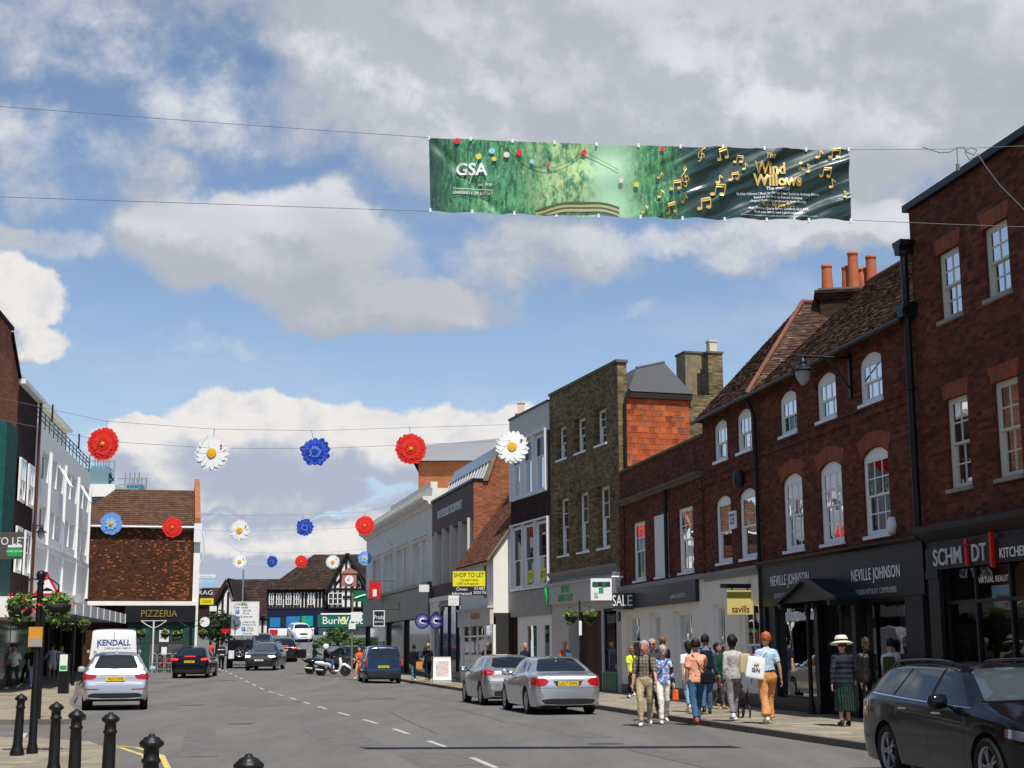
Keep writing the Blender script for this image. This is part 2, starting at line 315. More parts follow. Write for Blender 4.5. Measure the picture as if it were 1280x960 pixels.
def car(name, label, cat, S, paint, group=None):
 L_, W_, H_=S['L'], S['W'], S['H']; h=L_/2
 root=thing(name, label, cat, group=group)
 top=smooth_tab([(x-h, z)for x, z in S['top']], S.get('sm', 2)); belt=smooth_tab([(x-h, z)for x, z in S['belt']], 1)
 plan=smooth_tab([(x-h, w)for x, w in S['plan']], 2); zs0=S.get('sill', .22); r=S['r']; ax=[S['ar']-h, S['af']-h]; Ra=r+S.get('gap', .055)
 xs=set()
 for(x, z)in top:xs.add(round(x, 4))
 x=-h
 while x<h:xs.add(round(x, 4)); x+=.07
 for a in ax:
  for k in range(-10, 11):xs.add(round(a+Ra*math.sin(k/10*math.pi/2)*.999, 4))
 for k in range(6):xs.add(round(-h+.0+.02*k, 4)); xs.add(round(h-.02*k, 4))
 xs=sorted(q for q in xs if -h<=q<=h); o=[xs[0]]
 for q in xs[1:]:
  if q-o[-1]>.012:o.append(q)
 xs=o
 bm=bmesh.new(); rings=[]
 lean=S.get('lean', .42)
 for x in xs:
  zt=interp(top, x); hw=interp(plan, x); zb=min(interp(belt, x), zt-.035); g=zt-zb
  e=min(x+h, h-x); zs=zs0+.07*max(0, 1-e/.35)**2
  zl=zs; well=False
  for a in ax:
   d=abs(x-a)
   if d<Ra:zl=max(zl, r+math.sqrt(Ra*Ra-d*d)); well=True
  zl=min(zl, zb-.09)
  k=min(1, g/.35)
  inset=.035*k+lean*g; rw=max(.12, hw-.03-inset)
  def wz(z):
   zm=S.get('zm', .62); t=(z-zm)/(zm-zs0 if z<zm else max(.15, zb-zm)); return hw*(1-(.055 if z<zm else .03)*t*t)
  hb=wz(zb)-.004
  pts=[(0, zt), (rw*.35, zt-.004), (rw*.65, zt-.014*(.4+.6*k)), (rw*.86, zt-.03*(.4+.6*k)), (rw*.96, zt-.05*(.35+.65*k)*min(1, g/.08)), (rw+(hb-rw)*.06*k, zt-min(g*.45, .085))]
  z5=pts[-1][1]; y5=pts[-1][0]
  for t in (.2, .4, .6, .8):pts.append((y5+(hb-y5)*(t**.95), z5+(zb-z5)*t))
  pts.append((hb, zb)); zq=zb-.045
  for t in (0, .2, .4, .6, .8, 1):
   z=zq+(zl-zq)*t; pts.append((wz(z)+(.006 if t==0 else 0), z))
  yi=hw-.26
  pts+=[(wz(zl)-.03, zl-(0 if well else .02)), (yi, zl-(0 if well else .03)), (yi, zs-.03 if not well else zs-.03), (0, zs-.03)]
  ring=[bm.verts.new((x, y, z))for(y, z)in pts]+[bm.verts.new((x, -y, z))for(y, z)in pts[-2:0:-1]]
  rings.append(ring)
 n=len(rings[0]); half=len(pts)
 for a, b in zip(rings, rings[1:]):
  for i in range(n):
   j=(i+1)%n
   f=bm.faces.new((a[i], b[i], b[j], a[j])); k=i if i<half-1 else n-1-i
   f.smooth=True
   f.material_index=1 if k>=half-4 else 0
 for ring, rev in ((rings[0], False), (rings[-1], True)):
  for i in range(half-1):
   j=i+1; a, b, c_, d=ring[i], ring[j], ring[(n-j)%n], ring[(n-i)%n]
   q=[a, b, c_, d]if i else [a, b, c_]
   if j==half-1:q=[a, b, d]
   q=list(dict.fromkeys(q))
   if len(q)>2:
    f=bm.faces.new(q if rev else q[::-1]); f.smooth=True
 bmesh.ops.recalc_face_normals(bm, faces=bm.faces)
 names=['body', 'under']
 mats=[paint, MATS['black_plastic']]
 def patch(poly, view, mi, lim=None, mirror=True):
  for sgn in ((1, -1)if mirror else (1, )):
   if view=='side':P=lambda v:(v.x, v.z)
   else:P=lambda v:(v.y*sgn, v.z)
   if view=='side':cond=lambda f:f.calc_center_median().y*sgn>.1 and f.normal.y*sgn>.35
   elif view=='rear':cond=lambda f:f.calc_center_median().x<(lim if lim is not None else -h+1.3)and (f.normal.x<-.12 or abs(f.normal.y)>.6 and lim is not None)and f.normal.z>-.6
   elif view=='front':cond=lambda f:f.calc_center_median().x>(lim if lim is not None else h-2.2)and (f.normal.x>.12 or abs(f.normal.y)>.6 and lim is not None)and f.normal.z>-.6
   x0=min(p[0]for p in poly)-.01; x1=max(p[0]for p in poly)+.01; y0=min(p[1]for p in poly)-.01; y1=max(p[1]for p in poly)+.01
   for i in range(len(poly)):
    a, b=poly[i], poly[(i+1)%len(poly)]
    fs=[]
    for f in bm.faces:
     if f.material_index not in (0, 1)or not cond(f):continue
     ps=[P(v.co)for v in f.verts]
     if max(p[0]for p in ps)<x0 or min(p[0]for p in ps)>x1 or max(p[1]for p in ps)<y0 or min(p[1]for p in ps)>y1:continue
     fs.append(f)
    dx, dz=b[0]-a[0], b[1]-a[1]
    if view=='side':co=(a[0], 0, a[1]); no=(dz, 0, -dx)
    else:co=(0, a[0]*sgn, a[1]); no=(0, dz*sgn, -dx)
    if abs(dx)+abs(dz)<1e-6:continue
    geo=fs+list({e for f in fs for e in f.edges})+list({v for f in fs for v in f.verts})
    bmesh.ops.bisect_plane(bm, geom=geo, dist=1e-5, plane_co=co, plane_no=no)
   for f in bm.faces:
    if f.material_index in (0, 1)and cond(f)and inpoly(P(f.calc_center_median()), poly):f.material_index=mi
 for(pname, mname, view, poly, lim)in S['patches']:
  if mname is not None and mname.startswith('='):mname=mname[1:]; mi=0
  mats.append(MATS[mname]); names.append(pname); mi=len(mats)-1
  pl=[(a-h, b)for a, b in poly]if view=='side' else poly
  patch(pl, view, mi, None if lim is None else ((-h+lim)if view=='rear' else (h-lim)))
 inbody={i for i, nme in enumerate(names)if nme in ('body', 'under', 'gap', 'trim')}
 groups={}
 for f in bm.faces:
  if f.material_index in inbody:k='body'
  else:
   c_=f.calc_center_median(); sd_=0 if names[f.material_index]in ('windscreen', 'rear_window', 'grille', 'lower_bumper', 'plate_recess', 'rear_panel', 'bumper')else (1 if c_.y>0 else -1); k=(f.material_index, sd_)
  groups.setdefault(k, []).append(f)
 for k, fs in groups.items():
  mb=MB(); idx={}
  off=0 if k=='body' else (.004 if 'light' in names[k[0]]or names[k[0]]=='bumper' else 0)
  vs, faces, mis=[], [], []
  for f in fs:
   q=[]
   for v in f.verts:
    if v not in idx:idx[v]=len(vs); vs.append(v.co+v.normal*off)
    q.append(idx[v])
   faces.append(q); mis.append(f.material_index)
  me=bpy.data.meshes.new('m'); me.from_pydata(vs, [], faces)
  if k=='body':
   for m_ in mats:me.materials.append(m_)
   me.polygons.foreach_set('material_index', mis); nm='body'
  else:me.materials.append(mats[k[0]]); nm=names[k[0]]
  me.polygons.foreach_set('use_smooth', [True]*len(faces)); me.name=nm
  me.set_sharp_from_angle(angle=R(38))
  ob=bpy.data.objects.new(nm, me); COL.objects.link(ob); ob.parent=root
 bm.free()
 tw=S.get('tw', .21)
 for a in ax:
  for sd_ in (1, -1):wheel(root, r, tw, S.get('wheel', 'ten'), (a, sd_*(W_/2-tw/2-.025), r), sd_, S.get('rim', 'rim_silver'))
 mx, mz=S['mirror']; mx-=h
 for sd_ in (1, -1):
  m=MB(); y=W_/2
  Mx=Matrix.Translation((mx, sd_*(y+.10), mz))
  m.lathe([(.01, -.115), (.075, -.10), (.092, -.04), (.092, .04), (.07, .1), (.01, .115)], 10, M4=Mx@Matrix.Diagonal((.75, 1, 1, 1))@Matrix.Rotation(R(90), 4, 'X'))
  m.tube([(mx, sd_*(y-.08), mz-.06), (mx, sd_*(y+.05), mz-.03)], .025, 6, 1)
  ob=m.build('mirror', [MATS[S.get('mirror_mat', 'body')]if S.get('mirror_mat')else paint, MATS['black_plastic']], root)
  g=MB(); g.lathe([(.072, 0), (.001, .004)], 12, M4=Matrix.Translation((mx-.073, sd_*(y+.10), mz))@Matrix.Rotation(R(-90), 4, 'Y')@Matrix.Diagonal((1, 1.1, 1, 1)), cap=False); g.build('mirror_glass', MATS['mirror_glass'], ob)
 def plate(xx, z, txt, mat, rear=True, tilt=0):
  p=MB(); p.box(-.01, -.26, -.0555, 0, .26, .0555)
  ob=p.build('number_plate', MATS[mat], root, (xx, 0, z)); ob.rotation_euler=(0, tilt, 0)
  if not rear:ob.rotation_euler=(0, tilt, math.pi)
  if txt:text(txt, ob, .105, (-.011, 0, -.002), MATS['ink'], .0008, 'registration', sx=.92, rz=-math.pi/2, bold=.001)
 if S.get('plate'):zz, txt=S['plate']; plate(-h+S.get('plx', 0)-.004, zz, txt, 'plate_yellow')
 if S.get('fplate'):zz, txt=S['fplate']; plate(h+.006, zz, txt, 'plate_white', False)
 if S.get('rails'):
  x0, x1, yy=S['rails']; x0-=h; x1-=h
  for sd_ in (1, -1):
   m=MB(); pts=[]
   for i in range(13):
    t=i/12; x=x0+(x1-x0)*t; zt=interp(top, x); e=min(1, min(t, 1-t)/.09); pts.append((x, sd_*yy, zt-.035+.06*e))
   m.tube(pts, .016, 8); m.build('roof_rail', MATS[S.get('rail_mat', 'chrome')], root)
 for(x, z)in S.get('handles', []):
  for sd_ in (1, -1):
   m=MB(); hwid=interp(plan, x-h)
   m.tube([(x-h-.09, sd_*(hwid-.015), z), (x-h-.07, sd_*(hwid+.022), z), (x-h+.07, sd_*(hwid+.022), z+.004), (x-h+.09, sd_*(hwid-.015), z+.004)], .013, 6); m.build('door_handle', paint if S.get('hmat')is None else MATS[S['hmat']], root)
 if S.get('aerial'):
  m=MB(); x=S['aerial']-h; z=interp(top, x)-.01; m.prism([(x-.1, z), (x+.07, z), (x-.06, z+.055), (x-.09, z+.055)], -.015, .015); m.build('roof_fin', paint, root)
 return root
def arcpoly(cx, cy, rx, ry, a0, a1, n=8):
 return [(cx+rx*math.cos(R(a0+(a1-a0)*i/n)), cy+ry*math.sin(R(a0+(a1-a0)*i/n)))for i in range(n+1)]
def line(poly_pts, w=.008):
 """thin band round a polyline, as a list of quads"""
 out=[]
 for a, b in zip(poly_pts, poly_pts[1:]):
  dx, dy=b[0]-a[0], b[1]-a[1]; l=math.hypot(dx, dy); nx, ny=-dy/l*w/2, dx/l*w/2
  out.append([(a[0]+nx, a[1]+ny), (b[0]+nx, b[1]+ny), (b[0]-nx, b[1]-ny), (a[0]-nx, a[1]-ny)])
 return out
def rect(y0, y1, z0, z1):return [(y0, z0), (y1, z0), (y1, z1), (y0, z1)]
def gaps(polys):return [('gap', 'gap', 'side', q, None)for p in polys for q in line(p)]
def setup_vehicle_mats():
 M('tyre', (.018, .018, .018), .8); M('rim_silver', (.55, .56, .58), .28, .9); M('rim_dark', (.35, .35, .37), .3, .9); M('black_plastic', (.018, .018, .02), .55); M('gap', (.006, .006, .006), .7)
 M('chrome', (.8, .8, .82), .12, 1.); M('mirror_glass', (.75, .8, .85), .03, 1.)
 M('car_glass', (.008, .010, .012), .02, spec=.8); M('car_glass_light', (.05, .065, .07), .03, spec=1., coat=.5)
 M('tail_red', (.35, .008, .012), .12, coat=1.); M('tail_red_lit', (.6, .01, .01), .12, coat=1., emit=((1, .03, .02), 1.6)); M('lens_clear', (.75, .78, .82), .08, .5, coat=1.); M('lens_lit', (.8, .8, .8), .1, emit=((1, .97, .9), 3.))
 M('plate_yellow', (.80, .56, .02), .4); M('plate_white', (.75, .75, .73), .4); M('ink', (.01, .01, .012), .5)
 M('paint_silver', (.52, .53, .55), .30, .75, coat=1.); M('paint_champagne', (.34, .33, .31), .32, .7, coat=1.); M('paint_black', (.004, .0045, .006), .12, .0, spec=.45); M('paint_navy', (.008, .035, .085), .25, .3, coat=.6)
 M('paint_grey', (.035, .038, .043), .28, .5, coat=.6); M('paint_white', (.78, .78, .78), .25, coat=.6); M('reflector_red', (.3, .01, .02), .2)
 M('interior_pale', (.35, .33, .3), .7); M('lens_violet', (.30, .30, .42), .08, .7, coat=1.)
def q3_spec():
 return dict(L=4.39, W=1.83, H=1.60, r=.345, ar=.82, af=3.42, wheel='ten', sill=.27, lean=.44, zm=.66, top=[(0, .50), (.02, .70), (.06, .78), (.10, .98), (.17, 1.08), (.42, 1.42), (.52, 1.545), (.75, 1.585), (1.5, 1.605), (2.3, 1.58), (2.75, 1.50), (3.35, 1.12), (3.9, .98), (4.25, .86), (4.36, .66), (4.39, .50)], belt=[(0, 1.0), (.4, 1.06), (1.5, 1.03), (3.2, .98), (4.39, .85)], plan=[(0, .74), (.05, .83), (.2, .885), (.6, .91), (3.4, .905), (4.05, .85), (4.3, .70), (4.39, .55)], patches=[('rear_window', 'car_glass', 'rear', [(0, 1.12), (.56, 1.14), (.60, 1.17), (.47, 1.47), (.40, 1.50), (0, 1.515)], None), ('side_window', 'car_glass', 'side', [(.75, 1.14), (2.0, 1.09), (2.0, 1.47), (1.1, 1.47)], None), ('side_window', 'car_glass', 'side', [(2.06, 1.09), (3.1, 1.06), (2.55, 1.46), (2.06, 1.47)], None), ('windscreen', 'car_glass', 'front', [(0, 1.14), (.66, 1.12), (.52, 1.46), (0, 1.50)], None), ('tail_light', 'tail_red', 'rear', [(.50, .965), (.93, 1.03), (.93, .83), (.62, .845), (.54, .88)], .42), ('reflector', 'reflector_red', 'rear', [(.42, .585), (.80, .60), (.80, .565), (.46, .55)], .4), ('trim', 'gap', 'rear', [(0, .972), (.50, .972), (.50, .955), (0, .955)], .3), ('trim', 'gap', 'rear', [(0, .745), (.86, .745), (.86, .735), (0, .735)], .3), ('lower_bumper', 'black_plastic', 'rear', [(0, .47), (.60, .47), (.72, .43), (.72, .36), (.3, .33), (0, .33)], .5), ('lower_bumper', 'paint_silver', 'rear', [(0, .33), (.3, .33), (.55, .30), (.5, .275), (0, .27)], .5), ('headlight', 'lens_clear', 'front', [(.5, .78), (.86, .82), (.86, .70), (.55, .68)], .5), ('grille', 'black_plastic', 'front', [(0, .8), (.4, .8), (.34, .45), (0, .45)], .4)]+gaps([[(1.3, .35), (1.2, .8), (.95, 1.1)], [(2.05, .3), (2.05, 1.1)], [(3.0, .35), (3.0, 1.05)]]), mirror=(2.85, 1.10), plate=(.855, 'RG12 KFE'), plx=.045, rails=(.7, 2.7, .62), handles=[(1.65, .93), (2.65, .92)], aerial=.8)
def saloon_spec():
 return dict(L=4.69, W=1.81, H=1.44, r=.325, ar=1.02, af=3.86, wheel='ten', sill=.2, lean=.45, zm=.58, top=[(0, .45), (.02, .68), (.06, .80), (.10, .93), (.18, .985), (.35, 1.0), (.72, 1.04), (1.05, 1.22), (1.5, 1.40), (2.0, 1.44), (2.55, 1.42), (2.95, 1.32), (3.45, 1.02), (4.0, .93), (4.45, .80), (4.64, .62), (4.69, .45)], belt=[(0, .90), (.5, .95), (1.5, .96), (3.2, .90), (4.69, .78)], plan=[(0, .62), (.04, .74), (.16, .84), (.5, .89), (1.2, .905), (3.8, .895), (4.3, .83), (4.58, .68), (4.69, .5)], patches=[('rear_window', 'car_glass', 'rear', [(0, 1.055), (.60, 1.05), (.645, 1.08), (.48, 1.34), (.40, 1.37), (0, 1.385)], 1.75), ('side_window', 'car_glass', 'side', [(1.05, 1.06), (1.32, 1.03), (1.36, 1.26), (1.28, 1.24)], None), ('side_window', 'car_glass', 'side', [(1.36, 1.02), (2.3, .99), (2.3, 1.345), (1.72, 1.335), (1.42, 1.28)], None), ('side_window', 'car_glass', 'side', [(2.36, .99), (3.22, .97), (2.78, 1.30), (2.36, 1.345)], None), ('windscreen', 'car_glass', 'front', [(0, 1.05), (.68, 1.03), (.52, 1.33), (0, 1.37)], None), ('tail_light', 'tail_red', 'rear', [(.50, .84), (.60, .90), (.92, .915), (.92, .76), (.74, .69), (.58, .72), (.51, .78)], .55), ('trim', 'chrome', 'rear', [(0, .855), (.42, .84), (.42, .825), (0, .838)], .2), ('plate_recess', 'black_plastic', 'rear', [(0, .835), (.38, .825), (.34, .77), (.3, .70), (0, .70)], .2), ('trim', 'gap', 'rear', [(0, .925), (.5, .905), (.5, .897), (0, .917)], .3), ('trim', 'gap', 'rear', [(0, .66), (.86, .66), (.86, .652), (0, .652)], .3), ('lower_bumper', 'black_plastic', 'rear', [(0, .40), (.45, .40), (.70, .36), (.6, .27), (.3, .25), (0, .25)], .4), ('trim', 'chrome', 'rear', [(.42, .385), (.70, .40), (.70, .35), (.46, .335)], .3), ('headlight', 'lens_clear', 'front', [(.45, .70), (.86, .76), (.86, .62), (.5, .58)], .6), ('grille', 'black_plastic', 'front', [(0, .76), (.4, .74), (.34, .5), (0, .46)], .4)]+gaps([[(1.62, .3), (1.55, .7), (1.36, 1.0)], [(2.33, .25), (2.33, 1.0)], [(3.3, .3), (3.3, .95)]]), mirror=(3.0, 1.02), plate=(.765, 'LX17 OWS'), plx=.035, handles=[(1.75, .86), (2.75, .84)], aerial=1.45)
def hatch_spec():
 return dict(L=4.36, W=1.82, H=1.48, r=.325, ar=.80, af=3.45, wheel='seven', sill=.21, lean=.45, zm=.58, top=[(0, .45), (.02, .68), (.07, .78), (.13, .98), (.24, 1.05), (.62, 1.31), (.78, 1.40), (1.1, 1.45), (1.7, 1.475), (2.3, 1.45), (2.7, 1.36), (3.3, 1.04), (3.8, .92), (4.15, .78), (4.33, .6), (4.36, .45)], belt=[(0, .98), (.5, 1.04), (1.4, .99), (3.1, .92), (4.36, .75)], plan=[(0, .66), (.05, .78), (.2, .86), (.6, .90), (3.4, .90), (4.0, .83), (4.26, .68), (4.36, .5)], patches=[('rear_window', 'car_glass', 'rear', [(0, 1.07), (.52, 1.08), (.62, 1.13), (.50, 1.36), (0, 1.40)], None), ('side_window', 'car_glass', 'side', [(.86, 1.12), (1.3, 1.05), (1.3, 1.36), (1.1, 1.32)], None), ('side_window', 'car_glass', 'side', [(1.33, 1.045), (2.1, 1.01), (2.1, 1.38), (1.33, 1.37)], None), ('side_window', 'car_glass', 'side', [(2.15, 1.01), (3.05, .98), (2.5, 1.35), (2.15, 1.38)], None), ('windscreen', 'car_glass', 'front', [(0, 1.06), (.66, 1.05), (.52, 1.38), (0, 1.41)], None), ('tail_light', 'tail_red', 'rear', [(.55, .96), (.66, 1.02), (.93, 1.04), (.93, .86), (.72, .86), (.60, .90)], .62), ('trim', 'gap', 'rear', [(0, .70), (.86, .70), (.86, .692), (0, .692)], .3), ('lower_bumper', 'black_plastic', 'rear', [(0, .42), (.6, .42), (.6, .28), (0, .25)], .4), ('headlight', 'lens_clear', 'front', [(.45, .72), (.86, .80), (.86, .66), (.5, .62)], .7), ('grille', 'black_plastic', 'front', [(0, .6), (.4, .6), (.34, .36), (0, .34)], .4)]+gaps([[(1.28, .32), (1.2, .7), (1.3, 1.03)], [(2.12, .25), (2.12, 1.0)], [(3.15, .3), (3.15, .95)]]), mirror=(2.75, 1.03), plate=(.82, ''), plx=.06, handles=[(1.6, .88), (2.6, .86)])
def estate_spec():
 return dict(L=4.91, W=1.86, H=1.50, r=.335, ar=1.10, af=3.97, wheel='five', rim='rim_dark', sill=.2, lean=.42, zm=.58, top=[(0, .45), (.02, .68), (.06, .80), (.10, .98), (.2, 1.08), (.48, 1.32), (.62, 1.42), (1.0, 1.465), (1.8, 1.485), (2.5, 1.465), (2.95, 1.39), (3.30, 1.22), (3.62, 1.05), (4.2, .94), (4.62, .82), (4.86, .62), (4.91, .45)], belt=[(0, .95), (.5, 1.02), (1.5, 1.00), (3.3, .94), (4.91, .80)], plan=[(0, .68), (.04, .78), (.18, .87), (.6, .92), (1.2, .93), (4.0, .915), (4.5, .84), (4.8, .68), (4.91, .5)], patches=[('rear_window', 'car_glass', 'rear', [(0, 1.09), (.52, 1.09), (.64, 1.13), (.5, 1.38), (0, 1.42)], None), ('side_window', 'car_glass', 'side', [(.62, 1.10), (1.30, 1.06), (1.52, 1.385), (1.12, 1.375), (.86, 1.31)], None), ('side_window', 'car_glass', 'side', [(1.37, 1.055), (1.56, 1.05), (1.76, 1.395), (1.58, 1.39)], None), ('side_window', 'car_glass', 'side', [(1.60, 1.048), (2.40, 1.02), (2.44, 1.40), (1.80, 1.397)], None), ('side_window', 'car_glass', 'side', [(2.48, 1.018), (3.42, .995), (2.95, 1.32), (2.78, 1.37), (2.52, 1.397)], None), ('pillar_trim', 'gap', 'side', [(1.30, 1.06), (1.37, 1.055), (1.58, 1.39), (1.52, 1.385)], None), ('pillar_trim', 'gap', 'side', [(2.40, 1.02), (2.48, 1.018), (2.52, 1.397), (2.44, 1.40)], None), ('windscreen', 'car_glass_light', 'front', [(0, 1.07), (.70, 1.05), (.54, 1.36), (.44, 1.40), (0, 1.42)], None), ('tail_light', 'tail_red', 'rear', [(.50, .94), (.93, .97), (.93, .76), (.60, .78)], .50), ('lower_bumper', 'black_plastic', 'rear', [(0, .4), (.6, .4), (.6, .28), (0, .25)], .4), ('headlight', 'lens_violet', 'front', [(.52, .66), (.66, .73), (.93, .80), (.93, .73), (.80, .66), (.56, .62)], .55), ('grille', 'black_plastic', 'front', [(0, .78), (.4, .76), (.36, .5), (0, .46)], .4), ('trim', 'chrome', 'side', [(.55, 1.075), (2.0, 1.02), (3.5, .975), (3.5, .967), (2.0, 1.008), (.55, 1.062)], None)]+gaps([[(1.62, .35), (1.56, .72), (1.42, 1.0)], [(2.45, .25), (2.42, 1.0)], [(3.42, .3), (3.45, .7), (3.40, .95)]]), mirror=(3.05, 1.03), mirror_mat='paint_black', rails=(.65, 2.85, .60), rail_mat='paint_black', handles=[(1.72, .90), (2.72, .88)], hmat='chrome')
def mpv_spec():
 return dict(L=4.40, W=1.85, H=1.81, r=.325, ar=.78, af=3.56, wheel='seven', sill=.22, lean=.22, zm=.70, top=[(0, .45), (.02, .64), (.07, .72), (.10, 1.0), (.13, 1.2), (.22, 1.65), (.27, 1.75), (.45, 1.80), (1.4, 1.815), (2.4, 1.79), (2.8, 1.70), (3.45, 1.22), (3.9, 1.08), (4.2, .92), (4.37, .66), (4.40, .45)], belt=[(0, 1.08), (1.5, 1.07), (3.4, 1.0), (4.4, .85)], plan=[(0, .78), (.05, .85), (.15, .895), (.5, .92), (3.5, .915), (4.1, .84), (4.32, .70), (4.40, .5)], patches=[('rear_window', 'car_glass', 'rear', [(0, 1.15), (.64, 1.16), (.66, 1.22), (.61, 1.63), (.55, 1.67), (0, 1.69)], None), ('side_window', 'car_glass', 'side', [(.55, 1.2), (1.45, 1.15), (1.45, 1.62), (.62, 1.62)], None), ('side_window', 'car_glass', 'side', [(1.52, 1.15), (2.2, 1.12), (2.2, 1.62), (1.52, 1.62)], None), ('side_window', 'car_glass', 'side', [(2.26, 1.12), (3.25, 1.1), (2.75, 1.58), (2.26, 1.62)], None), ('windscreen', 'car_glass', 'front', [(0, 1.24), (.7, 1.22), (.6, 1.66), (0, 1.7)], None), ('tail_light', 'tail_red', 'rear', [(.76, 1.28), (.97, 1.30), (.97, .80), (.80, .82)], .24), ('trim', 'gap', 'rear', [(0, .72), (.88, .72), (.88, .705), (0, .705)], .3), ('bumper', 'black_plastic', 'rear', [(0, .60), (.95, .60), (.95, .44), (0, .44)], .5), ('lower_bumper', 'black_plastic', 'rear', [(0, .36), (.8, .36), (.8, .22), (0, .2)], .4), ('trim', 'black_plastic', 'side', rect(.0, 4.4, .48, .56), None), ('headlight', 'lens_clear', 'front', [(.5, .9), (.86, 1.0), (.86, .78), (.55, .74)], .6), ('grille', 'black_plastic', 'front', [(0, .85), (.4, .85), (.34, .4), (0, .4)], .4)]+gaps([[(1.48, .3), (1.48, 1.15)], [(2.3, .25), (2.3, 1.1)]]), mirror=(2.95, 1.17), mirror_mat='black_plastic', plate=(.80, 'HL70 CJX'), plx=.05, handles=[(1.8, 1.0)])
def suv_spec(kind):
 s=q3_spec(); s=dict(s)
 if kind=='front':
  s.update(L=4.69, W=1.90, r=.36, ar=.92, af=3.78, sill=.26, wheel='five', rails=(.7, 2.8, .64), plate=None, fplate=(.62, 'EJ18 BKE'), aerial=None, top=[(0, .50), (.02, .70), (.06, .78), (.10, 1.02), (.17, 1.12), (.42, 1.48), (.52, 1.60), (.8, 1.64), (1.5, 1.66), (2.3, 1.64), (2.75, 1.56), (3.45, 1.16), (4.1, 1.04), (4.5, .94), (4.66, .70), (4.69, .50)], belt=[(0, 1.06), (.4, 1.10), (1.5, 1.06), (3.3, 1.02), (4.69, .90)], plan=[(0, .74), (.05, .85), (.2, .92), (.6, .945), (3.8, .94), (4.4, .89), (4.62, .78), (4.69, .66)], patches=[('windscreen', 'car_glass_light', 'front', [(0, 1.20), (.70, 1.18), (.55, 1.52), (0, 1.57)], None), ('rear_window', 'car_glass', 'rear', [(0, 1.2), (.6, 1.2), (.48, 1.5), (0, 1.55)], None), ('side_window', 'car_glass', 'side', [(.85, 1.17), (2.1, 1.12), (2.1, 1.53), (1.15, 1.5)], None), ('side_window', 'car_glass', 'side', [(2.16, 1.12), (3.2, 1.10), (2.62, 1.51), (2.16, 1.53)], None), ('grille', 'black_plastic', 'front', [(0, .88), (.42, .88), (.40, .64), (.30, .58), (0, .58)], .4), ('headlight', 'lens_lit', 'front', [(.50, .865), (.86, .90), (.90, .80), (.60, .79)], .6), ('lower_bumper', 'black_plastic', 'front', [(0, .44), (.55, .44), (.8, .40), (.8, .32), (0, .30)], .5), ('tail_light', 'tail_red', 'rear', [(.7, 1.2), (.95, 1.2), (.95, .9), (.7, .9)], .4)]+gaps([[(1.4, .35), (1.3, .8), (1.05, 1.1)], [(2.13, .3), (2.13, 1.12)], [(3.25, .35), (3.25, 1.07)]]), mirror=(2.95, 1.16))
 if kind=='coupe':
  s.update(L=4.75, W=1.92, r=.36, ar=.93, af=3.82, sill=.23, rails=None, rim='rim_dark', plate=(.845, 'YK21 RRY'), plx=.05, aerial=None, top=[(0, .50), (.02, .72), (.06, .80), (.10, 1.0), (.20, 1.10), (.7, 1.32), (1.2, 1.52), (1.7, 1.61), (2.3, 1.62), (2.8, 1.52), (3.5, 1.14), (4.1, 1.0), (4.55, .84), (4.72, .62), (4.75, .5)], belt=[(0, 1.02), (.4, 1.06), (1.5, 1.03), (3.2, .98), (4.75, .80)], plan=[(0, .72), (.05, .84), (.2, .92), (.6, .955), (3.8, .94), (4.4, .86), (4.65, .72), (4.75, .55)], patches=[('rear_window', 'car_glass', 'rear', [(0, 1.15), (.60, 1.14), (.66, 1.18), (.46, 1.46), (0, 1.50)], 2.1), ('side_window', 'car_glass', 'side', [(.95, 1.15), (2.1, 1.09), (2.1, 1.50), (1.5, 1.44)], None), ('side_window', 'car_glass', 'side', [(2.15, 1.09), (3.2, 1.06), (2.6, 1.49), (2.15, 1.50)], None), ('windscreen', 'car_glass', 'front', [(0, 1.16), (.68, 1.14), (.55, 1.46), (0, 1.52)], None), ('tail_light', 'tail_red_lit', 'rear', [(.56, .99), (.95, 1.03), (.95, .93), (.60, .91)], .42), ('brake_light', 'tail_red_lit', 'rear', [(0, 1.125), (.28, 1.12), (.28, 1.09), (0, 1.095)], .4), ('lower_bumper', 'black_plastic', 'rear', [(0, .46), (.8, .46), (.7, .3), (0, .28)], .5), ('headlight', 'lens_clear', 'front', [(.5, .8), (.88, .85), (.88, .74), (.55, .72)], .5)]+gaps([[(2.12, .3), (2.12, 1.1)]]), mirror=(3.0, 1.10))
 if kind=='white':
  s.update(L=4.65, W=1.88, rails=None, plate=None, fplate=(.5, ''), patches=[('windscreen', 'car_glass', 'front', [(0, 1.16), (.70, 1.14), (.55, 1.47), (0, 1.51)], None), ('headlight', 'lens_clear', 'front', [(.5, .84), (.84, .86), (.86, .74), (.55, .72)], .6), ('grille', 'black_plastic', 'front', [(0, .80), (.36, .80), (.33, .62), (0, .60)], .4), ('side_window', 'car_glass', 'side', [(.85, 1.14), (2.0, 1.09), (2.0, 1.47), (1.1, 1.47)], None), ('side_window', 'car_glass', 'side', [(2.06, 1.09), (3.1, 1.06), (2.55, 1.46), (2.06, 1.47)], None)])
 return s
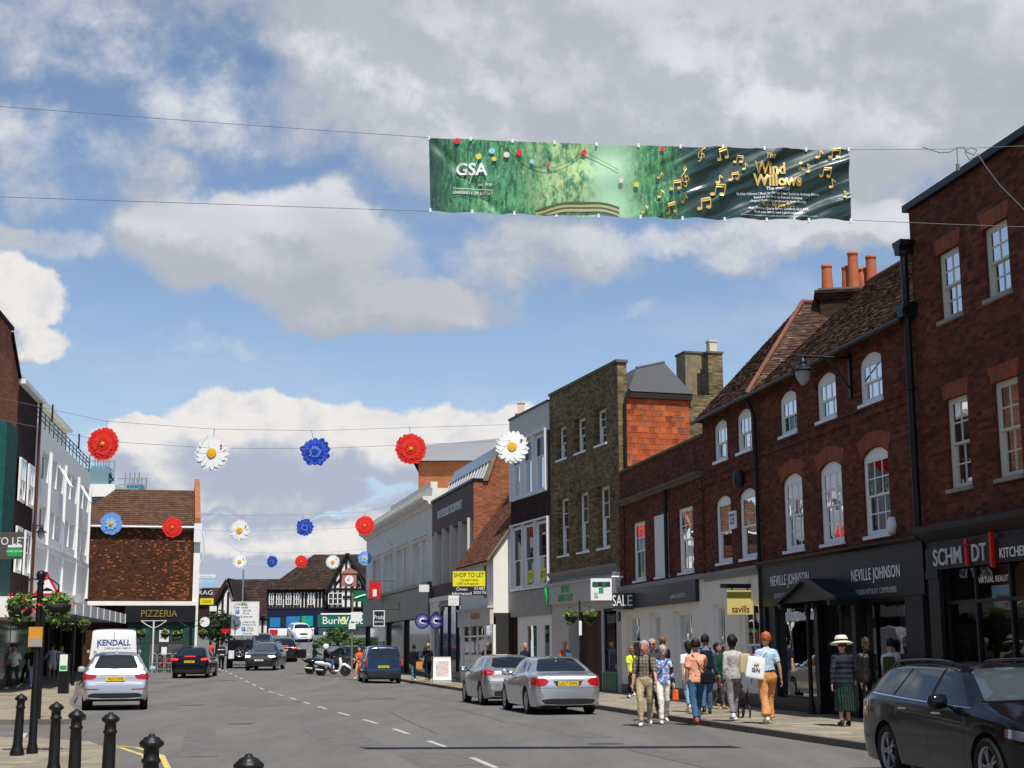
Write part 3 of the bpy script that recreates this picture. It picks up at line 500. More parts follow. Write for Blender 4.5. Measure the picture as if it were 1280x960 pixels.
# --------- people
def remesh(mb, name, mat, parent, vox, smooth=2, extra=None, wr=0, fr=11):
 if name in ('shirt', 'jacket', 'trousers', 'shorts', 'skirt', 'cardigan'):wr=.016
 if name=='hair':wr, fr=.018, 26
 o=mb.build(name, mat, None, fix='keep')
 m=o.modifiers.new('r', 'REMESH'); m.mode='VOXEL'; m.voxel_size=vox; m.use_smooth_shade=True
 s=o.modifiers.new('s', 'SMOOTH'); s.iterations=smooth; s.factor=.5
 dg=bpy.context.evaluated_depsgraph_get(); ev=o.evaluated_get(dg); me=bpy.data.meshes.new_from_object(ev)
 me.name=name; old=o.data; o.modifiers.clear(); o.data=me; bpy.data.meshes.remove(old); o.parent=parent
 if wr:
  for v in me.vertices:c=v.co; v.co=c+v.normal*wr*(mnoise.noise(Vector((c.x*fr, c.y*fr, c.z*fr*.55+len(me.vertices)*.1)))+.5*mnoise.noise(c*fr*2.3))
 if extra:extra(o)
 return o
def limb(mb, pts, rad, n=10, flat=1.):
 """rounded tapered tube: bulb ends so that joints read as joints"""
 P=[Vector(p)for p in pts]; Q=[]; Rr=[]
 d=(P[0]-P[1]).normalized(); Q.append(P[0]+d*rad[0]*.8); Rr.append(rad[0]*.45)
 for p, r in zip(P, rad):Q.append(p); Rr.append(r)
 d=(P[-1]-P[-2]).normalized(); Q.append(P[-1]+d*rad[-1]*.8); Rr.append(rad[-1]*.45)
 mb.tube(Q, Rr, n, flat=flat)
def ellring(mb, rows, n=16, M4=None):
 """closed shell from rows of (z, half width x, half depth y, centre x, centre y)"""
 vs=[]
 for(z, a, b, cx, cy)in rows:
  for k in range(n):
   t=2*math.pi*k/n; p=Vector((cx+a*math.cos(t), cy+b*math.sin(t), z)); vs.append(M4@p if M4 is not None else p)
 fs=[tuple(range(n))[::-1], tuple(range((len(rows)-1)*n, len(rows)*n))]
 for i in range(len(rows)-1):
  for k in range(n):k2=(k+1)%n; fs.append((i*n+k, i*n+k2, (i+1)*n+k2, (i+1)*n+k))
 mb.add(vs, fs, 0, None, True)
def person(label, loc, yaw, h=1.72, skin='skin', top='cloth_white', sleeve='short', bottom='cloth_jeans', style='trousers', shoe='shoe_white', hair='hair_brown', hstyle='short', gait=.27, arms=(.38, -.30), elbow=(.25, .25), bend=0., headturn=0., nod=0., wide=1., vox=.017, jacket=None, group='people walking in the street', fingers=False, abduct=(.10, .10), extra=None, sit=False, tuck=False, face=None):
 root=thing('person', label, 'person', loc, yaw, group); s=h/1.75; V=Vector
 lean=Matrix.Translation((0, 0, .93*s))@Matrix.Rotation(-bend, 4, 'X')@Matrix.Translation((0, 0, -.93*s))
 hipz, hx=.92*s, .095*s*wide
 legs=[]
 for sd_, g in ((1, gait), (-1, -gait)):
  hip=V((sd_*hx, 0, hipz))
  if sit:knee=V((sd_*.17*s, .40*s, hipz-.06*s)); ank=V((sd_*.17*s, .36*s, hipz-.48*s)); toe=ank+V((0, .16*s, -.05*s))
  else:
   fy=g*s; lift=max(0, -g)*.28*s
   ank=V((sd_*hx*.85, fy, .085*s+lift)); mid=(hip+ank)/2; knee=mid+V((0, .035*s+abs(g)*.22*s, .01*s)); toe=ank+V((sd_*.02*s, .155*s, -.045*s-(lift*.5 if lift else 0)))
  legs.append((hip, knee, ank, toe))
 shz=1.375*s; shx=.163*s*wide
 armj=[]
 for i, sd_ in enumerate((1, -1)):
  a, e, ab=arms[i], elbow[i], abduct[i]
  sh=V((sd_*shx, 0, shz)); up=V((sd_*math.sin(ab), math.sin(a), -math.cos(a)*math.cos(ab))).normalized(); el=sh+up*.29*s
  a2=a+e; fo=V((sd_*math.sin(ab*(1 if ab>0 else 1.6))*.6, math.sin(a2), -math.cos(a2))).normalized(); wr=el+fo*.25*s
  sh, el, wr=lean@sh, lean@el, lean@wr; armj.append((sh, el, wr, (wr-el).normalized()))
 HM=lean@Matrix.Translation((0, .012*s, 1.475*s))@Matrix.Scale(1.10, 4)@Matrix.Rotation(headturn, 4, 'Z')@Matrix.Rotation(-nod, 4, 'X')
 body=MB()
 w=wide
 torso=[(.86, .12*w, .095, 0, 0), (.94, .155*w, .11, 0, 0), (1.02, .145*w, .10, 0, 0), (1.12, .135*w, .10, 0, .005), (1.25, .15*w, .11, 0, .005), (1.34, .158*w, .105, 0, 0), (1.40, .125*w, .08, 0, 0), (1.45, .065, .055, 0, 0)]
 def T(k, dz=0):return [(z*s, a*s*k, b*s*k, cx*s, cy*s)for z, a, b, cx, cy in torso]
 ellring(body, T(.93), M4=lean)
 limb(body, [lean@V((0, 0, 1.42*s)), HM@V((0, .005*s, .05*s))], [.058*s, .052*s])
 hd=[(.02, .035, .045, 0, .025), (.055, .058, .066, 0, .018), (.10, .072, .088, 0, .008), (.15, .077, .098, 0, 0), (.20, .074, .096, 0, -.004), (.235, .058, .075, 0, -.006), (.255, .03, .04, 0, -.006)]
 ellring(body, [(a*s, b*s, c*s, d, e*s)for a, b, c, d, e in hd], M4=HM)
 limb(body, [HM@V((0, .088*s, .13*s)), HM@V((0, .108*s, .098*s))], [.010*s, .015*s], 6)
 for sx in (1, -1):limb(body, [HM@V((sx*.078*s, -.005*s, .145*s)), HM@V((sx*.079*s, -.002*s, .10*s))], [.014*s, .010*s], 6)
 for(hip, knee, ank, toe)in legs:
  limb(body, [hip, knee], [.085*s, .053*s]); limb(body, [knee, knee+(ank-knee)*.3, ank], [.05*s, .052*s, .034*s]); limb(body, [ank+V((0, -.03*s, -.03*s)), toe], [.035*s, .028*s])
 for sh, el, wr, fo in armj:
  limb(body, [lean@V((0, 0, 1.39*s)), sh], [.045*s, .05*s]); limb(body, [sh, el], [.048*s, .036*s]); limb(body, [el, el+(wr-el)*.3, wr], [.036*s, .036*s, .024*s]); limb(body, [wr, wr+fo*.075*s], [.022*s, .030*s], 8, .6)
 def fing(o):
  bm=bmesh.new(); bm.from_mesh(o.data)
  mb=MB()
  for i, (sh, el, wr, fo)in enumerate(armj):
   sd_=1 if i==0 else -1
   side=V((0, 1, 0))-fo*fo.y; side=side.normalized()if side.length>.05 else V((0, 0, 1)); inn=fo.cross(side).normalized()*(1 if fo.cross(side).x*sd_<0 else -1)
   base=wr+fo*.085*s
   for k, ln in enumerate((.068, .078, .072, .055)):
    b0=base+side*(.027-.018*k)*s; b1=b0+fo*ln*.5*s+inn*.006*s; b2=b1+fo*ln*.4*s+inn*.022*s
    mb.tube([b0-fo*.02*s, b0, b1, b2], [.009*s, .0095*s, .0085*s, .006*s], 6)
   t0=wr+fo*.03*s+side*.022*s; mb.tube([t0, t0+fo*.03*s+side*.022*s, t0+fo*.058*s+side*.026*s+inn*.012*s], [.012*s, .0105*s, .007*s], 6)
  t=mb.build('t', [], None, fix='keep'); bm.from_mesh(t.data); bpy.data.objects.remove(t); bm.to_mesh(o.data); bm.free()
  for p in o.data.polygons:p.use_smooth=True
 remesh(body, 'body', MATS[skin], root, vox, 1, fing if fingers else None)
# ---- clothes
 if top:
  tp=MB(); kk=1.10 if jacket is None else 1.2
  lowz=.90 if not tuck else 1.0
  rows=[(z, a*kk, b*kk*1.05, cx, cy)for z, a, b, cx, cy in torso if z>lowz and z<1.46]
  if not tuck:rows=[(jacket or .87, .17*w*(1.12 if jacket else 1), .125*(1.1 if jacket else 1), 0, 0)]+rows
  else:rows=[(1.0, .148*w, .112, 0, 0)]+rows
  rows=rows+[(1.465, .07, .064, 0, 0)]
  ellring(tp, [(z*s, a*s, b*s, cx*s, cy*s)for z, a, b, cx, cy in rows], M4=lean)
  ks=1.28 if jacket else 1.18
  for sh, el, wr, fo in armj:
   limb(tp, [lean@V((0, 0, 1.385*s)), sh], [.055*s, .058*s*ks/1.15])
   if sleeve=='none':continue
   if sleeve=='short':tp.tube([sh+(sh-el).normalized()*.02, sh+(el-sh)*.4, sh+(el-sh)*.74], [.05*s*ks, .05*s*ks, .052*s*ks], 10)
   elif sleeve=='mid':limb(tp, [sh, el], [.05*s*ks, .042*s*ks])
   else:limb(tp, [sh, el], [.05*s*ks, .043*s*ks]); tp.tube([el, el+(wr-el)*.5, el+(wr-el)*.97], [.042*s*ks, .038*s*ks, .032*s*ks], 10)
  remesh(tp, 'jacket' if jacket else 'shirt', MATS[top], root, vox, 1)
 bt=MB()
 if style in ('trousers', 'shorts', 'wide', 'leggings'):
  kx={'trousers':1.0, 'shorts':1.1, 'wide':1.25, 'leggings':.86}[style]
  ellring(bt, [(z*s, a*s, b*s, 0, 0)for z, a, b in ((.80, .10, .09), (.88, .158*w, .118), (.95, .162*w, .118), (1.03, .152*w, .112))], M4=None)
  for(hip, knee, ank, toe)in legs:
   if style=='shorts':e=hip+(knee-hip)*.9; bt.tube([hip+V((0, 0, .02)), hip+(knee-hip)*.5, e], [.098*s, .094*s, .096*s], 12); continue
   limb(bt, [hip, knee], [.099*s*min(kx, 1.08), .070*s*kx], 12)
   lowr={'trousers':.060, 'wide':.105, 'leggings':.038}[style]
   e=knee+(ank-knee)*.93; bt.tube([knee, knee+(ank-knee)*.4, e], [.068*s*kx, .066*s*kx*.98, lowr*s], 12)
 elif style=='skirt':
  ellring(bt, [(.30*s, .22*s, .20*s, 0, 0), (.6*s, .20*s, .17*s, 0, 0), (.9*s, .165*w*s, .125*s, 0, 0), (1.02*s, .14*s, .105*s, 0, 0)])
 remesh(bt, {'skirt':'skirt', 'shorts':'shorts'}.get(style, 'trousers'), MATS[bottom], root, vox, 1)
 if top and style!='skirt' and tuck:
  b_=MB(); ellring(b_, [(z*s, .157*w*s, .117*s, 0, 0)for z in (1.0, 1.035)]); b_.build('belt', MATS['leather_dark'], root)
 for(hip, knee, ank, toe)in legs:
  sm=MB(); d=(toe-ank); d.z=0; d=d.normalized()*s; z0=min(toe.z, ank.z-.05*s)
  limb(sm, [ank+V((0, -.035*s, -.042*s)), ank+d*.06+V((0, 0, -.04*s)), toe+V((0, .015*s, .0))], [.043*s, .042*s, .036*s], 10, .9)
  limb(sm, [ank+V((0, -.01, .0)), ank+V((0, -.005, -.04*s))], [.045*s, .046*s], 10)
  remesh(sm, 'shoe', MATS[shoe], root, .012 if vox<.02 else .02, 1)
# ---- hair
 if hstyle and hstyle!='bald':
  hr=MB(); g_=1.15
  rows=[(a*s, b*s*g_, c*s*g_, d, (e-.008)*s)for a, b, c, d, e in hd]
  o=.10 if hstyle in ('short', 'crop')else .05
  cut=[(z, a, b, cx, cy)for z, a, b, cx, cy in rows if z>=o*s]+[(.272*s, .02*s, .03*s, 0, -.01*s)]
  vs=[]; n=16
  for(z, a, b, cx, cy)in cut:
   for k in range(n):
    t=2*math.pi*k/n; y=cy+b*math.sin(t); x=cx+a*math.cos(t)
    brow=.185*s if hstyle!='crop' else .20*s
    if z<brow:y=min(y, (.015 if hstyle!='bob' else .02)*s)
    vs.append(HM@V((x, y, z)))
  fs=[tuple(range(n))[::-1], tuple(range((len(cut)-1)*n, len(cut)*n))]
  for i in range(len(cut)-1):
   for k in range(n):k2=(k+1)%n; fs.append((i*n+k, i*n+k2, (i+1)*n+k2, (i+1)*n+k))
  hr.add(vs, fs, 0, None, True)
  if hstyle=='long':limb(hr, [HM@V((0, -.055*s, .17*s)), HM@V((0, -.075*s, .02*s)), HM@V((0, -.085*s, -.13*s))], [.085*s, .085*s, .055*s], 12, .55)
  if hstyle=='bob':limb(hr, [HM@V((0, -.045*s, .17*s)), HM@V((0, -.05*s, .03*s))], [.088*s, .092*s], 12, .75)
  if hstyle=='bun':limb(hr, [HM@V((0, -.04*s, .27*s)), HM@V((0, -.04*s, .30*s))], [.035*s, .03*s], 10)
  if hstyle=='afro':limb(hr, [HM@V((0, -.02*s, .14*s)), HM@V((0, -.01*s, .20*s))], [.105*s, .11*s], 14)
  remesh(hr, 'hair', MATS[hair], root, .014 if vox<.02 else .024, 1)
 if face:
  for sx in (1, -1):
   e=MB(); e.lathe([(.001, -.008), (.010, 0), (.001, .008)], 8, M4=HM@Matrix.Translation((sx*.032*s, .086*s, .145*s))@Matrix.Rotation(R(90), 4, 'X')@Matrix.Scale(s, 4)); e.build('eye', MATS['ink'], root)
  e=MB(); e.box(-.026*s, .082*s, .066*s, .026*s, .0925*s, .073*s, 0, M4=HM); e.build('mouth', MATS['lips'], root)
  if face=='glasses':
   g=MB()
   for sx in (1, -1):g.lathe([(.026, 0), (.026, .006), (.001, .006)], 12, M4=HM@Matrix.Translation((sx*.034*s, .108*s, .145*s))@Matrix.Rotation(R(90), 4, 'X')); g.tube([HM@V((sx*.06*s, .10*s, .15*s)), HM@V((sx*.083*s, 0, .15*s))], .003, 5)
   g.build('sunglasses', MATS['ink'], root)
 info=dict(s=s, arm=armj, HM=HM, lean=lean, legs=legs, root=root)
 if extra:extra(info)
 return info
def setup_people_mats():
 M('skin', (.55, .30, .20), .55, var=.05); M('skin_pale', (.62, .38, .28), .55); M('skin_red', (.55, .24, .16), .55); M('skin_brown', (.10, .05, .03), .5); M('skin_tan', (.36, .19, .11), .55); M('lips', (.3, .08, .06), .5)
 for n, c in dict(hair_grey=(.35, .33, .30), hair_brown=(.07, .035, .018), hair_black=(.010, .008, .008), hair_ginger=(.42, .10, .025), hair_blond=(.42, .28, .10), hair_reddish=(.22, .09, .035)).items():M(n, c, .6, var=.25, vscale=60, bump=.4, bscale=90)
 for n, c in dict(cloth_white=(.78, .78, .76), cloth_jeans=(.055, .12, .22), cloth_jeans_pale=(.22, .33, .45), cloth_black=(.012, .012, .015), cloth_charcoal=(.05, .05, .055), cloth_beige=(.42, .32, .20), cloth_cream=(.78, .73, .64), cloth_salmon=(.80, .36, .24), cloth_navy=(.012, .016, .035), cloth_grey=(.42, .41, .40), cloth_trouser_grey=(.20, .20, .20), cloth_skyblue=(.42, .56, .70), cloth_tan=(.58, .27, .10), cloth_neon=(.62, .85, .05), cloth_orange=(.90, .13, .03), cloth_darkgreen=(.012, .045, .032), cloth_olive=(.06, .075, .04), cloth_denim=(.10, .17, .25), cloth_red=(.65, .03, .02), cloth_lilac=(.62, .60, .72)).items():M(n, c, .9, var=.14, vscale=9, bump=.5, bscale=16, spec=.1)
 M('shoe_white', (.7, .7, .68), .6); M('shoe_black', (.012, .012, .012), .5); M('shoe_tan', (.35, .2, .1), .6); M('shoe_red', (.4, .06, .04), .6); M('leather_dark', (.02, .015, .012), .5)
 M('straw', (.68, .62, .50), .8, bump=.3, bscale=120); M('paper_bag', (.55, .42, .22), .8); M('bag_white', (.82, .82, .82), .7); M('bag_green', (.02, .16, .09), .5)
 M('lens_dark', (.01, .01, .01), .1)
 for n, kind in (('cloth_check', 0), ('cloth_flowers', 1), ('cloth_stripes', 2)):
  m=bpy.data.materials.new(n); m.use_nodes=True; nt=m.node_tree; b=nt.nodes['Principled BSDF']; b.inputs['Roughness'].default_value=.9; b.inputs['Specular IOR Level'].default_value=.2
  tc=nt.nodes.new('ShaderNodeTexCoord')
  def mixc(f, a, bb):
   q=nt.nodes.new('ShaderNodeMix'); q.data_type='RGBA'; nt.links.new(f, q.inputs[0])
   for i, v in ((6, a), (7, bb)):
    if isinstance(v, tuple):q.inputs[i].default_value=(*v, 1)
    else:nt.links.new(v, q.inputs[i])
   return q.outputs[2]
  if kind==1:
   v=nt.nodes.new('ShaderNodeTexVoronoi'); v.inputs['Scale'].default_value=17; nt.links.new(tc.outputs['Object'], v.inputs[0])
   r=nt.nodes.new('ShaderNodeMapRange'); nt.links.new(v.outputs[0], r.inputs[0]); r.inputs[1].default_value=.38; r.inputs[2].default_value=.45
   v2=nt.nodes.new('ShaderNodeTexVoronoi'); v2.inputs['Scale'].default_value=11; nt.links.new(tc.outputs['Object'], v2.inputs[0]); r2=nt.nodes.new('ShaderNodeMapRange'); nt.links.new(v2.outputs[0], r2.inputs[0]); r2.inputs[1].default_value=.25; r2.inputs[2].default_value=.3
   a=mixc(r.outputs[0], (.75, .7, .68), (.12, .25, .55)); a=mixc(r2.outputs[0], (.6, .2, .2), a); nt.links.new(a, b.inputs['Base Color'])
  else:
   def wave(d, s):
    w_=nt.nodes.new('ShaderNodeTexWave'); w_.bands_direction=d; w_.inputs['Scale'].default_value=s; nt.links.new(tc.outputs['Object'], w_.inputs[0]); r=nt.nodes.new('ShaderNodeMapRange'); nt.links.new(w_.outputs[1], r.inputs[0]); r.inputs[1].default_value=.6; r.inputs[2].default_value=.7; return r.outputs[0]
   if kind==0:
    a=mixc(wave('X', 4.5), (.20, .16, .11), (.045, .045, .035)); a2=mixc(wave('Z', 4.5), (.26, .22, .16), (.06, .055, .045)); q=nt.nodes.new('ShaderNodeMix'); q.data_type='RGBA'; q.inputs[0].default_value=.5; nt.links.new(a, q.inputs[6]); nt.links.new(a2, q.inputs[7]); nt.links.new(q.outputs[2], b.inputs['Base Color'])
   else:a=mixc(wave('X', 6), (.004, .012, .010), (.018, .045, .037)); nt.links.new(a, b.inputs['Base Color'])
  MATS[n]=m
def strap_bag(info, mat, size, at, strap_from=None, name='bag', lab=None, **k):
 """a bag built into the world next to the figure that carries it"""
 b=MB(); w_, d, h_=size
 b.prism([(-w_/2, 0), (w_/2, 0), (w_/2*.9, h_), (-w_/2*.9, h_)], -d/2, d/2)
 root=info['root']; wm=Matrix.Translation(root.location)@Matrix.Rotation(root.rotation_euler.z, 4, 'Z')
 e=thing(name, lab, name.replace('_', ' '), wm@Vector(at), root.rotation_euler.z+k.get('turn', 0), k.get('group'))
 o=b.build('bag_body', MATS[mat], e, fix=True); bv=o.modifiers.new('b', 'BEVEL'); bv.width=min(size)*.12; bv.segments=1; sb=o.modifiers.new('s', 'SUBSURF'); sb.levels=sb.render_levels=2; [setattr(q, 'use_smooth', True)for q in o.data.polygons]
 if strap_from:
  inv=(Matrix.Translation(e.location)@Matrix.Rotation(e.rotation_euler.z, 4, 'Z')).inverted()@wm
  m=MB(); m.tube([inv@Vector(p)for p in strap_from], k.get('sr', .011), 6, flat=.4); m.build('strap', MATS[k.get('smat', mat)], e)
 return e
# --------- building kit
class Fac:
 """a building front: local x along the front, y out to the street, z up; A is the local origin on the ground"""
 def __init__(s, name, label, A, B, cat='building', group=None, side=1, z0=None):
  s.A=Vector((A[0], A[1])); d=(Vector((B[0], B[1]))-s.A); s.L=d.length; s.d=d.normalized(); s.rz=math.atan2(s.d.y, s.d.x)
  s.z0=gz(*A)if z0 is None else z0
  s.root=thing(name, label, cat, (A[0], A[1], s.z0), s.rz, group)
  s.M=Matrix.Translation((A[0], A[1], s.z0))@Matrix.Rotation(s.rz, 4, 'Z'); s.Mi=s.M.inverted()
 def px(s, x, y, off=0.):
  o=s.Mi@Vector((0, 0, CH)); d=s.Mi.to_3x3()@ray(x, y); t=(off-o.y)/d.y; p=o+d*t; return p.x, p.z
 def pxx(s, x, y, lx):
  """point on the vertical plane across the front at local x = lx"""
  o=s.Mi@Vector((0, 0, CH)); d=s.Mi.to_3x3()@ray(x, y); t=(lx-o.x)/d.x; p=o+d*t; return p.y, p.z
 def row(s, lst, off=0.):
  """lst of (xl, xr, yt, yb) in pixels -> holes (xa, xb, za, zb) with one common height"""
  r=[]
  for(xl, xr, yt, yb)in lst:
   xm=(xl+xr)/2; a=s.px(xl, (yt+yb)/2, off)[0]; b=s.px(xr, (yt+yb)/2, off)[0]; r.append([min(a, b), max(a, b), s.px(xm, yb, off)[1], s.px(xm, yt, off)[1]])
  n=len(r); za=sum(q[2]for q in r)/n; zb=sum(q[3]for q in r)/n; w=sum(q[1]-q[0]for q in r)/n
  return [((q[0]+q[1])/2-w/2, (q[0]+q[1])/2+w/2, za, zb)for q in r]
 def wpt(s, x, y, z):return s.M@Vector((x, y, z))
def wall_holes(mb, x0, x1, z0, z1, holes, y=0., mi=0, depth=.13, rmi=None):
 rmi=mi if rmi is None else rmi
 xs=sorted({x0, x1}|{min(max(h[i], x0), x1)for h in holes for i in (0, 1)}); zs=sorted({z0, z1}|{min(max(h[i], z0), z1)for h in holes for i in (2, 3)})
 for xa, xb in zip(xs, xs[1:]):
  for za, zb in zip(zs, zs[1:]):
   cx, cz=(xa+xb)/2, (za+zb)/2
   if any(h[0]<cx<h[1]and h[2]<cz<h[3]for h in holes):continue
   mb.quad((xa, y, za), (xb, y, za), (xb, y, zb), (xa, y, zb), mi)
 for h in holes:
  xa, xb, za, zb=h[:4]; rise=h[4]if len(h)>4 else 0; yi=y-depth; zt=zb-rise
  mb.quad((xa, y, za), (xa, yi, za), (xa, yi, zt), (xa, y, zt), rmi); mb.quad((xb, y, za), (xb, y, zt), (xb, yi, zt), (xb, yi, za), rmi); mb.quad((xa, y, za), (xb, y, za), (xb, yi, za), (xa, yi, za), rmi)
  if rise:
   n=8; P=[(xa+(xb-xa)*i/n, zt+rise*(1-(2*i/n-1)**2))for i in range(n+1)]
   for a, b in zip(P, P[1:]):
    mb.quad((a[0], y, a[1]), (b[0], y, b[1]), (b[0], y, zb), (a[0], y, zb), mi); mb.quad((a[0], y, a[1]), (a[0], yi, a[1]), (b[0], yi, b[1]), (b[0], y, b[1]), rmi)
  else:mb.quad((xa, y, zt), (xb, y, zt), (xb, yi, zt), (xa, yi, zt), rmi)
def window(root, h, cols=3, rows=(2, 2), y=0., depth=.10, frame='win_white', fw=.07, sill=.0, arch=False, glass='glass', curtain=None, meeting=True, sillmat=None, head=True, bar=.028):
 xa, xb, za, zb=h[:4]; rise=h[4]if len(h)>4 else 0; zt=zb-rise
 f=MB(); y0=y-depth-.04; y1=y-depth+.045
 f.box(xa, y0, za, xa+fw, y1, zt); f.box(xb-fw, y0, za, xb, y1, zt); f.box(xa+fw, y0, za, xb-fw, y1, za+fw*1.1)
 if rise:
  n=8; P=[(xa+(xb-xa)*i/n, zt+rise*(1-(2*i/n-1)**2))for i in range(n+1)]
  f.prism([(xa, zt-fw)]+[(p[0], p[1]-.002)for p in P]+[(xb, zt-fw)], y0, y1)
 else:f.box(xa+fw, y0, zt-fw, xb-fw, y1, zt)
 ia, ib, ja, jb=xa+fw, xb-fw, za+fw, zt-fw
 jm=ja+(jb-ja)*(.5 if meeting is True else (meeting or 0))
 st=.042
 def sash(a, b, yy, nr):
  f.box(ia, yy, a, ia+st, yy+.03, b); f.box(ib-st, yy, a, ib, yy+.03, b); f.box(ia+st, yy, a, ib-st, yy+.03, a+st); f.box(ia+st, yy, b-st, ib-st, yy+.03, b)
  for k in range(1, cols):x=ia+(ib-ia)*k/cols; f.box(x-bar/2, yy+.004, a+st, x+bar/2, yy+.026, b-st)
  for k in range(1, nr):z=a+(b-a)*k/nr; f.box(ia+st, yy+.005, z-bar/2, ib-st, yy+.025, z+bar/2)
 if meeting:sash(jm-.02, jb, y0+.045, rows[0]); sash(ja, jm+.02, y0+.010, rows[1])
 else:sash(ja, jb, y0+.03, rows[0])
 o=f.build('window', MATS[frame], root)
 g=MB()
 if meeting:g.quad((ia, y0+.058, jm), (ib, y0+.058, jm), (ib, y0+.058, jb), (ia, y0+.058, jb)); g.quad((ia, y0+.022, ja), (ib, y0+.022, ja), (ib, y0+.022, jm), (ia, y0+.022, jm))
 else:g.quad((ia, y0+.045, ja), (ib, y0+.045, ja), (ib, y0+.045, jb), (ia, y0+.045, jb))
 g.build('pane', MATS[glass], o)
 if sill:s_=MB(); s_.box(xa-.05, y-depth, za-.075, xb+.05, y+sill, za-.001); s_.build('sill', MATS[sillmat or frame], o)
 if curtain:
  c=MB(); k=curtain if curtain!='mix' else rnd.choice(['sides', 'sides', 'blind', 'net', None])
  yy=y0-.10; w=ib-ia
  def drape(a, b, z0, z1, n=8):
   for i in range(n):
    u0, u1=a+(b-a)*i/n, a+(b-a)*(i+1)/n; d0, d1=(.02 if i%2 else 0), (0 if i%2 else .02); c.quad((u0, yy+d0, z0), (u1, yy+d1, z0), (u1, yy+d1, z1), (u0, yy+d0, z1))
  if k=='sides':drape(ia-.02, ia+w*.22, ja-.1, jb+.05, 4); drape(ib-w*.24, ib+.02, ja-.1, jb+.05, 4)
  elif k=='blind':c.quad((ia, yy, jb-(jb-ja)*rnd.uniform(.2, .5)), (ib, yy, jb-(jb-ja)*.4), (ib, yy, jb+.05), (ia, yy, jb+.05))
  elif k=='net':drape(ia-.02, ib+.02, ja-.1, ja+(jb-ja)*rnd.uniform(.45, .95), 10)
  if c.f:c.build('curtain', MATS['curtain' if rnd.random()<.6 else 'curtain_grey'], o)
 return o
def shell(mb, L, H, D, y=0., mi=0, roof=True, rmi=None, z0=-.5):
 """the three other walls and a flat top behind a front wall"""
 mb.quad((0, y, z0), (0, y, H), (0, -D, H), (0, -D, z0), mi); mb.quad((L, y, z0), (L, -D, z0), (L, -D, H), (L, y, H), mi); mb.quad((0, -D, z0), (0, -D, H), (L, -D, H), (L, -D, z0), mi)
 if roof:mb.quad((0, y, H), (L, y, H), (L, -D, H), (0, -D, H), mi if rmi is None else rmi)
def lining(root, L, H, y=-.9, floors=(), z0=0.):
 m=MB(); m.quad((0.02, y, z0), (L-.02, y, z0), (L-.02, y, H-.05), (.02, y, H-.05))
 for z in floors:m.quad((.02, y, z), (L-.02, y, z), (L-.02, -.16, z), (.02, -.16, z))
 m.quad((.03, y, z0), (.03, -.16, z0), (.03, -.16, H-.1), (.03, y, H-.1)); m.quad((L-.03, y, z0), (L-.03, -.16, z0), (L-.03, -.16, H-.1), (L-.03, y, H-.1))
 return m.build('room_lining', MATS['interior'], root)
def tiles(mb, A, B, C, D, row=.10, tw=.165, mi=0, sag=.02, lift=.022):
 """rows of single tiles on the slope A-B (eaves) to D-C (ridge)"""
 A, B, C, D=map(Vector, (A, B, C, D)); sl=max((D-A).length, (C-B).length); nr=max(2, int(sl/row)); nm=(B-A).cross(D-A)
 if nm.length<1e-6:nm=(B-A).cross(C-A)
 nm.normalize()
 for i in range(nr):
  t0, t1=i/nr, (i+1.12)/nr; a0, b0=A.lerp(D, t0), B.lerp(C, t0); a1, b1=A.lerp(D, min(1, t1)), B.lerp(C, min(1, t1))
  n=max(1, int((b0-a0).length/tw)); off=.5/n if i%2 else 0
  for k in range(-1, n+1):
   u0, u1=max(0, k/n+off), min(1, (k+.97)/n+off)
   if u1-u0<.2/n:continue
   l=lift*rnd.uniform(.7, 1.5); w0=sag*math.sin(3*u0+t0*4)
   p0, p1=a0.lerp(b0, u0), a0.lerp(b0, u1); q0, q1=a1.lerp(b1, u0), a1.lerp(b1, u1)
   jit=rnd.uniform(-.004, .004)
   P=[p0+nm*(l+jit), p1+nm*l, q1+nm*.002, q0+nm*.002]
   mb.add(P+[p0, p1], [(0, 1, 2, 3), (4, 5, 1, 0)], mi)
def cornice(mb, x0, x1, z, prof, y=0., mi=0, ret=0.):
 """prof of (out, up) from the wall, swept along x; closed on the wall side"""
 P=[(y, z)]+[(y+a, z+b)for a, b in prof]+[(y, z+prof[-1][1])]
 mb.prism(P, x0, x1, mi, axis='x')
def lantern(parent, at, mat='iron'):
 """a pendant lantern hanging from at (in the parent's frame)"""
 x, y, z=at; m=MB(); sc=1.15
 m.lathe([(.02, 0), (.035, -.03), (.07, -.06), (.08, -.14), (.075, -.16), (.11, -.19), (.16, -.23), (.24, -.26), (.25, -.275), (.16, -.28)], 14, (0, 0)); o=m.build('lantern_hood', MATS[mat], parent, (x, y, z)); o.scale=(sc, sc, sc)
 g=MB(); g.lathe([(.14, -.28), (.145, -.34), (.12, -.44), (.06, -.53), (.01, -.56)], 14); g.build('lantern_glass', MATS['lamp_glass'], o)
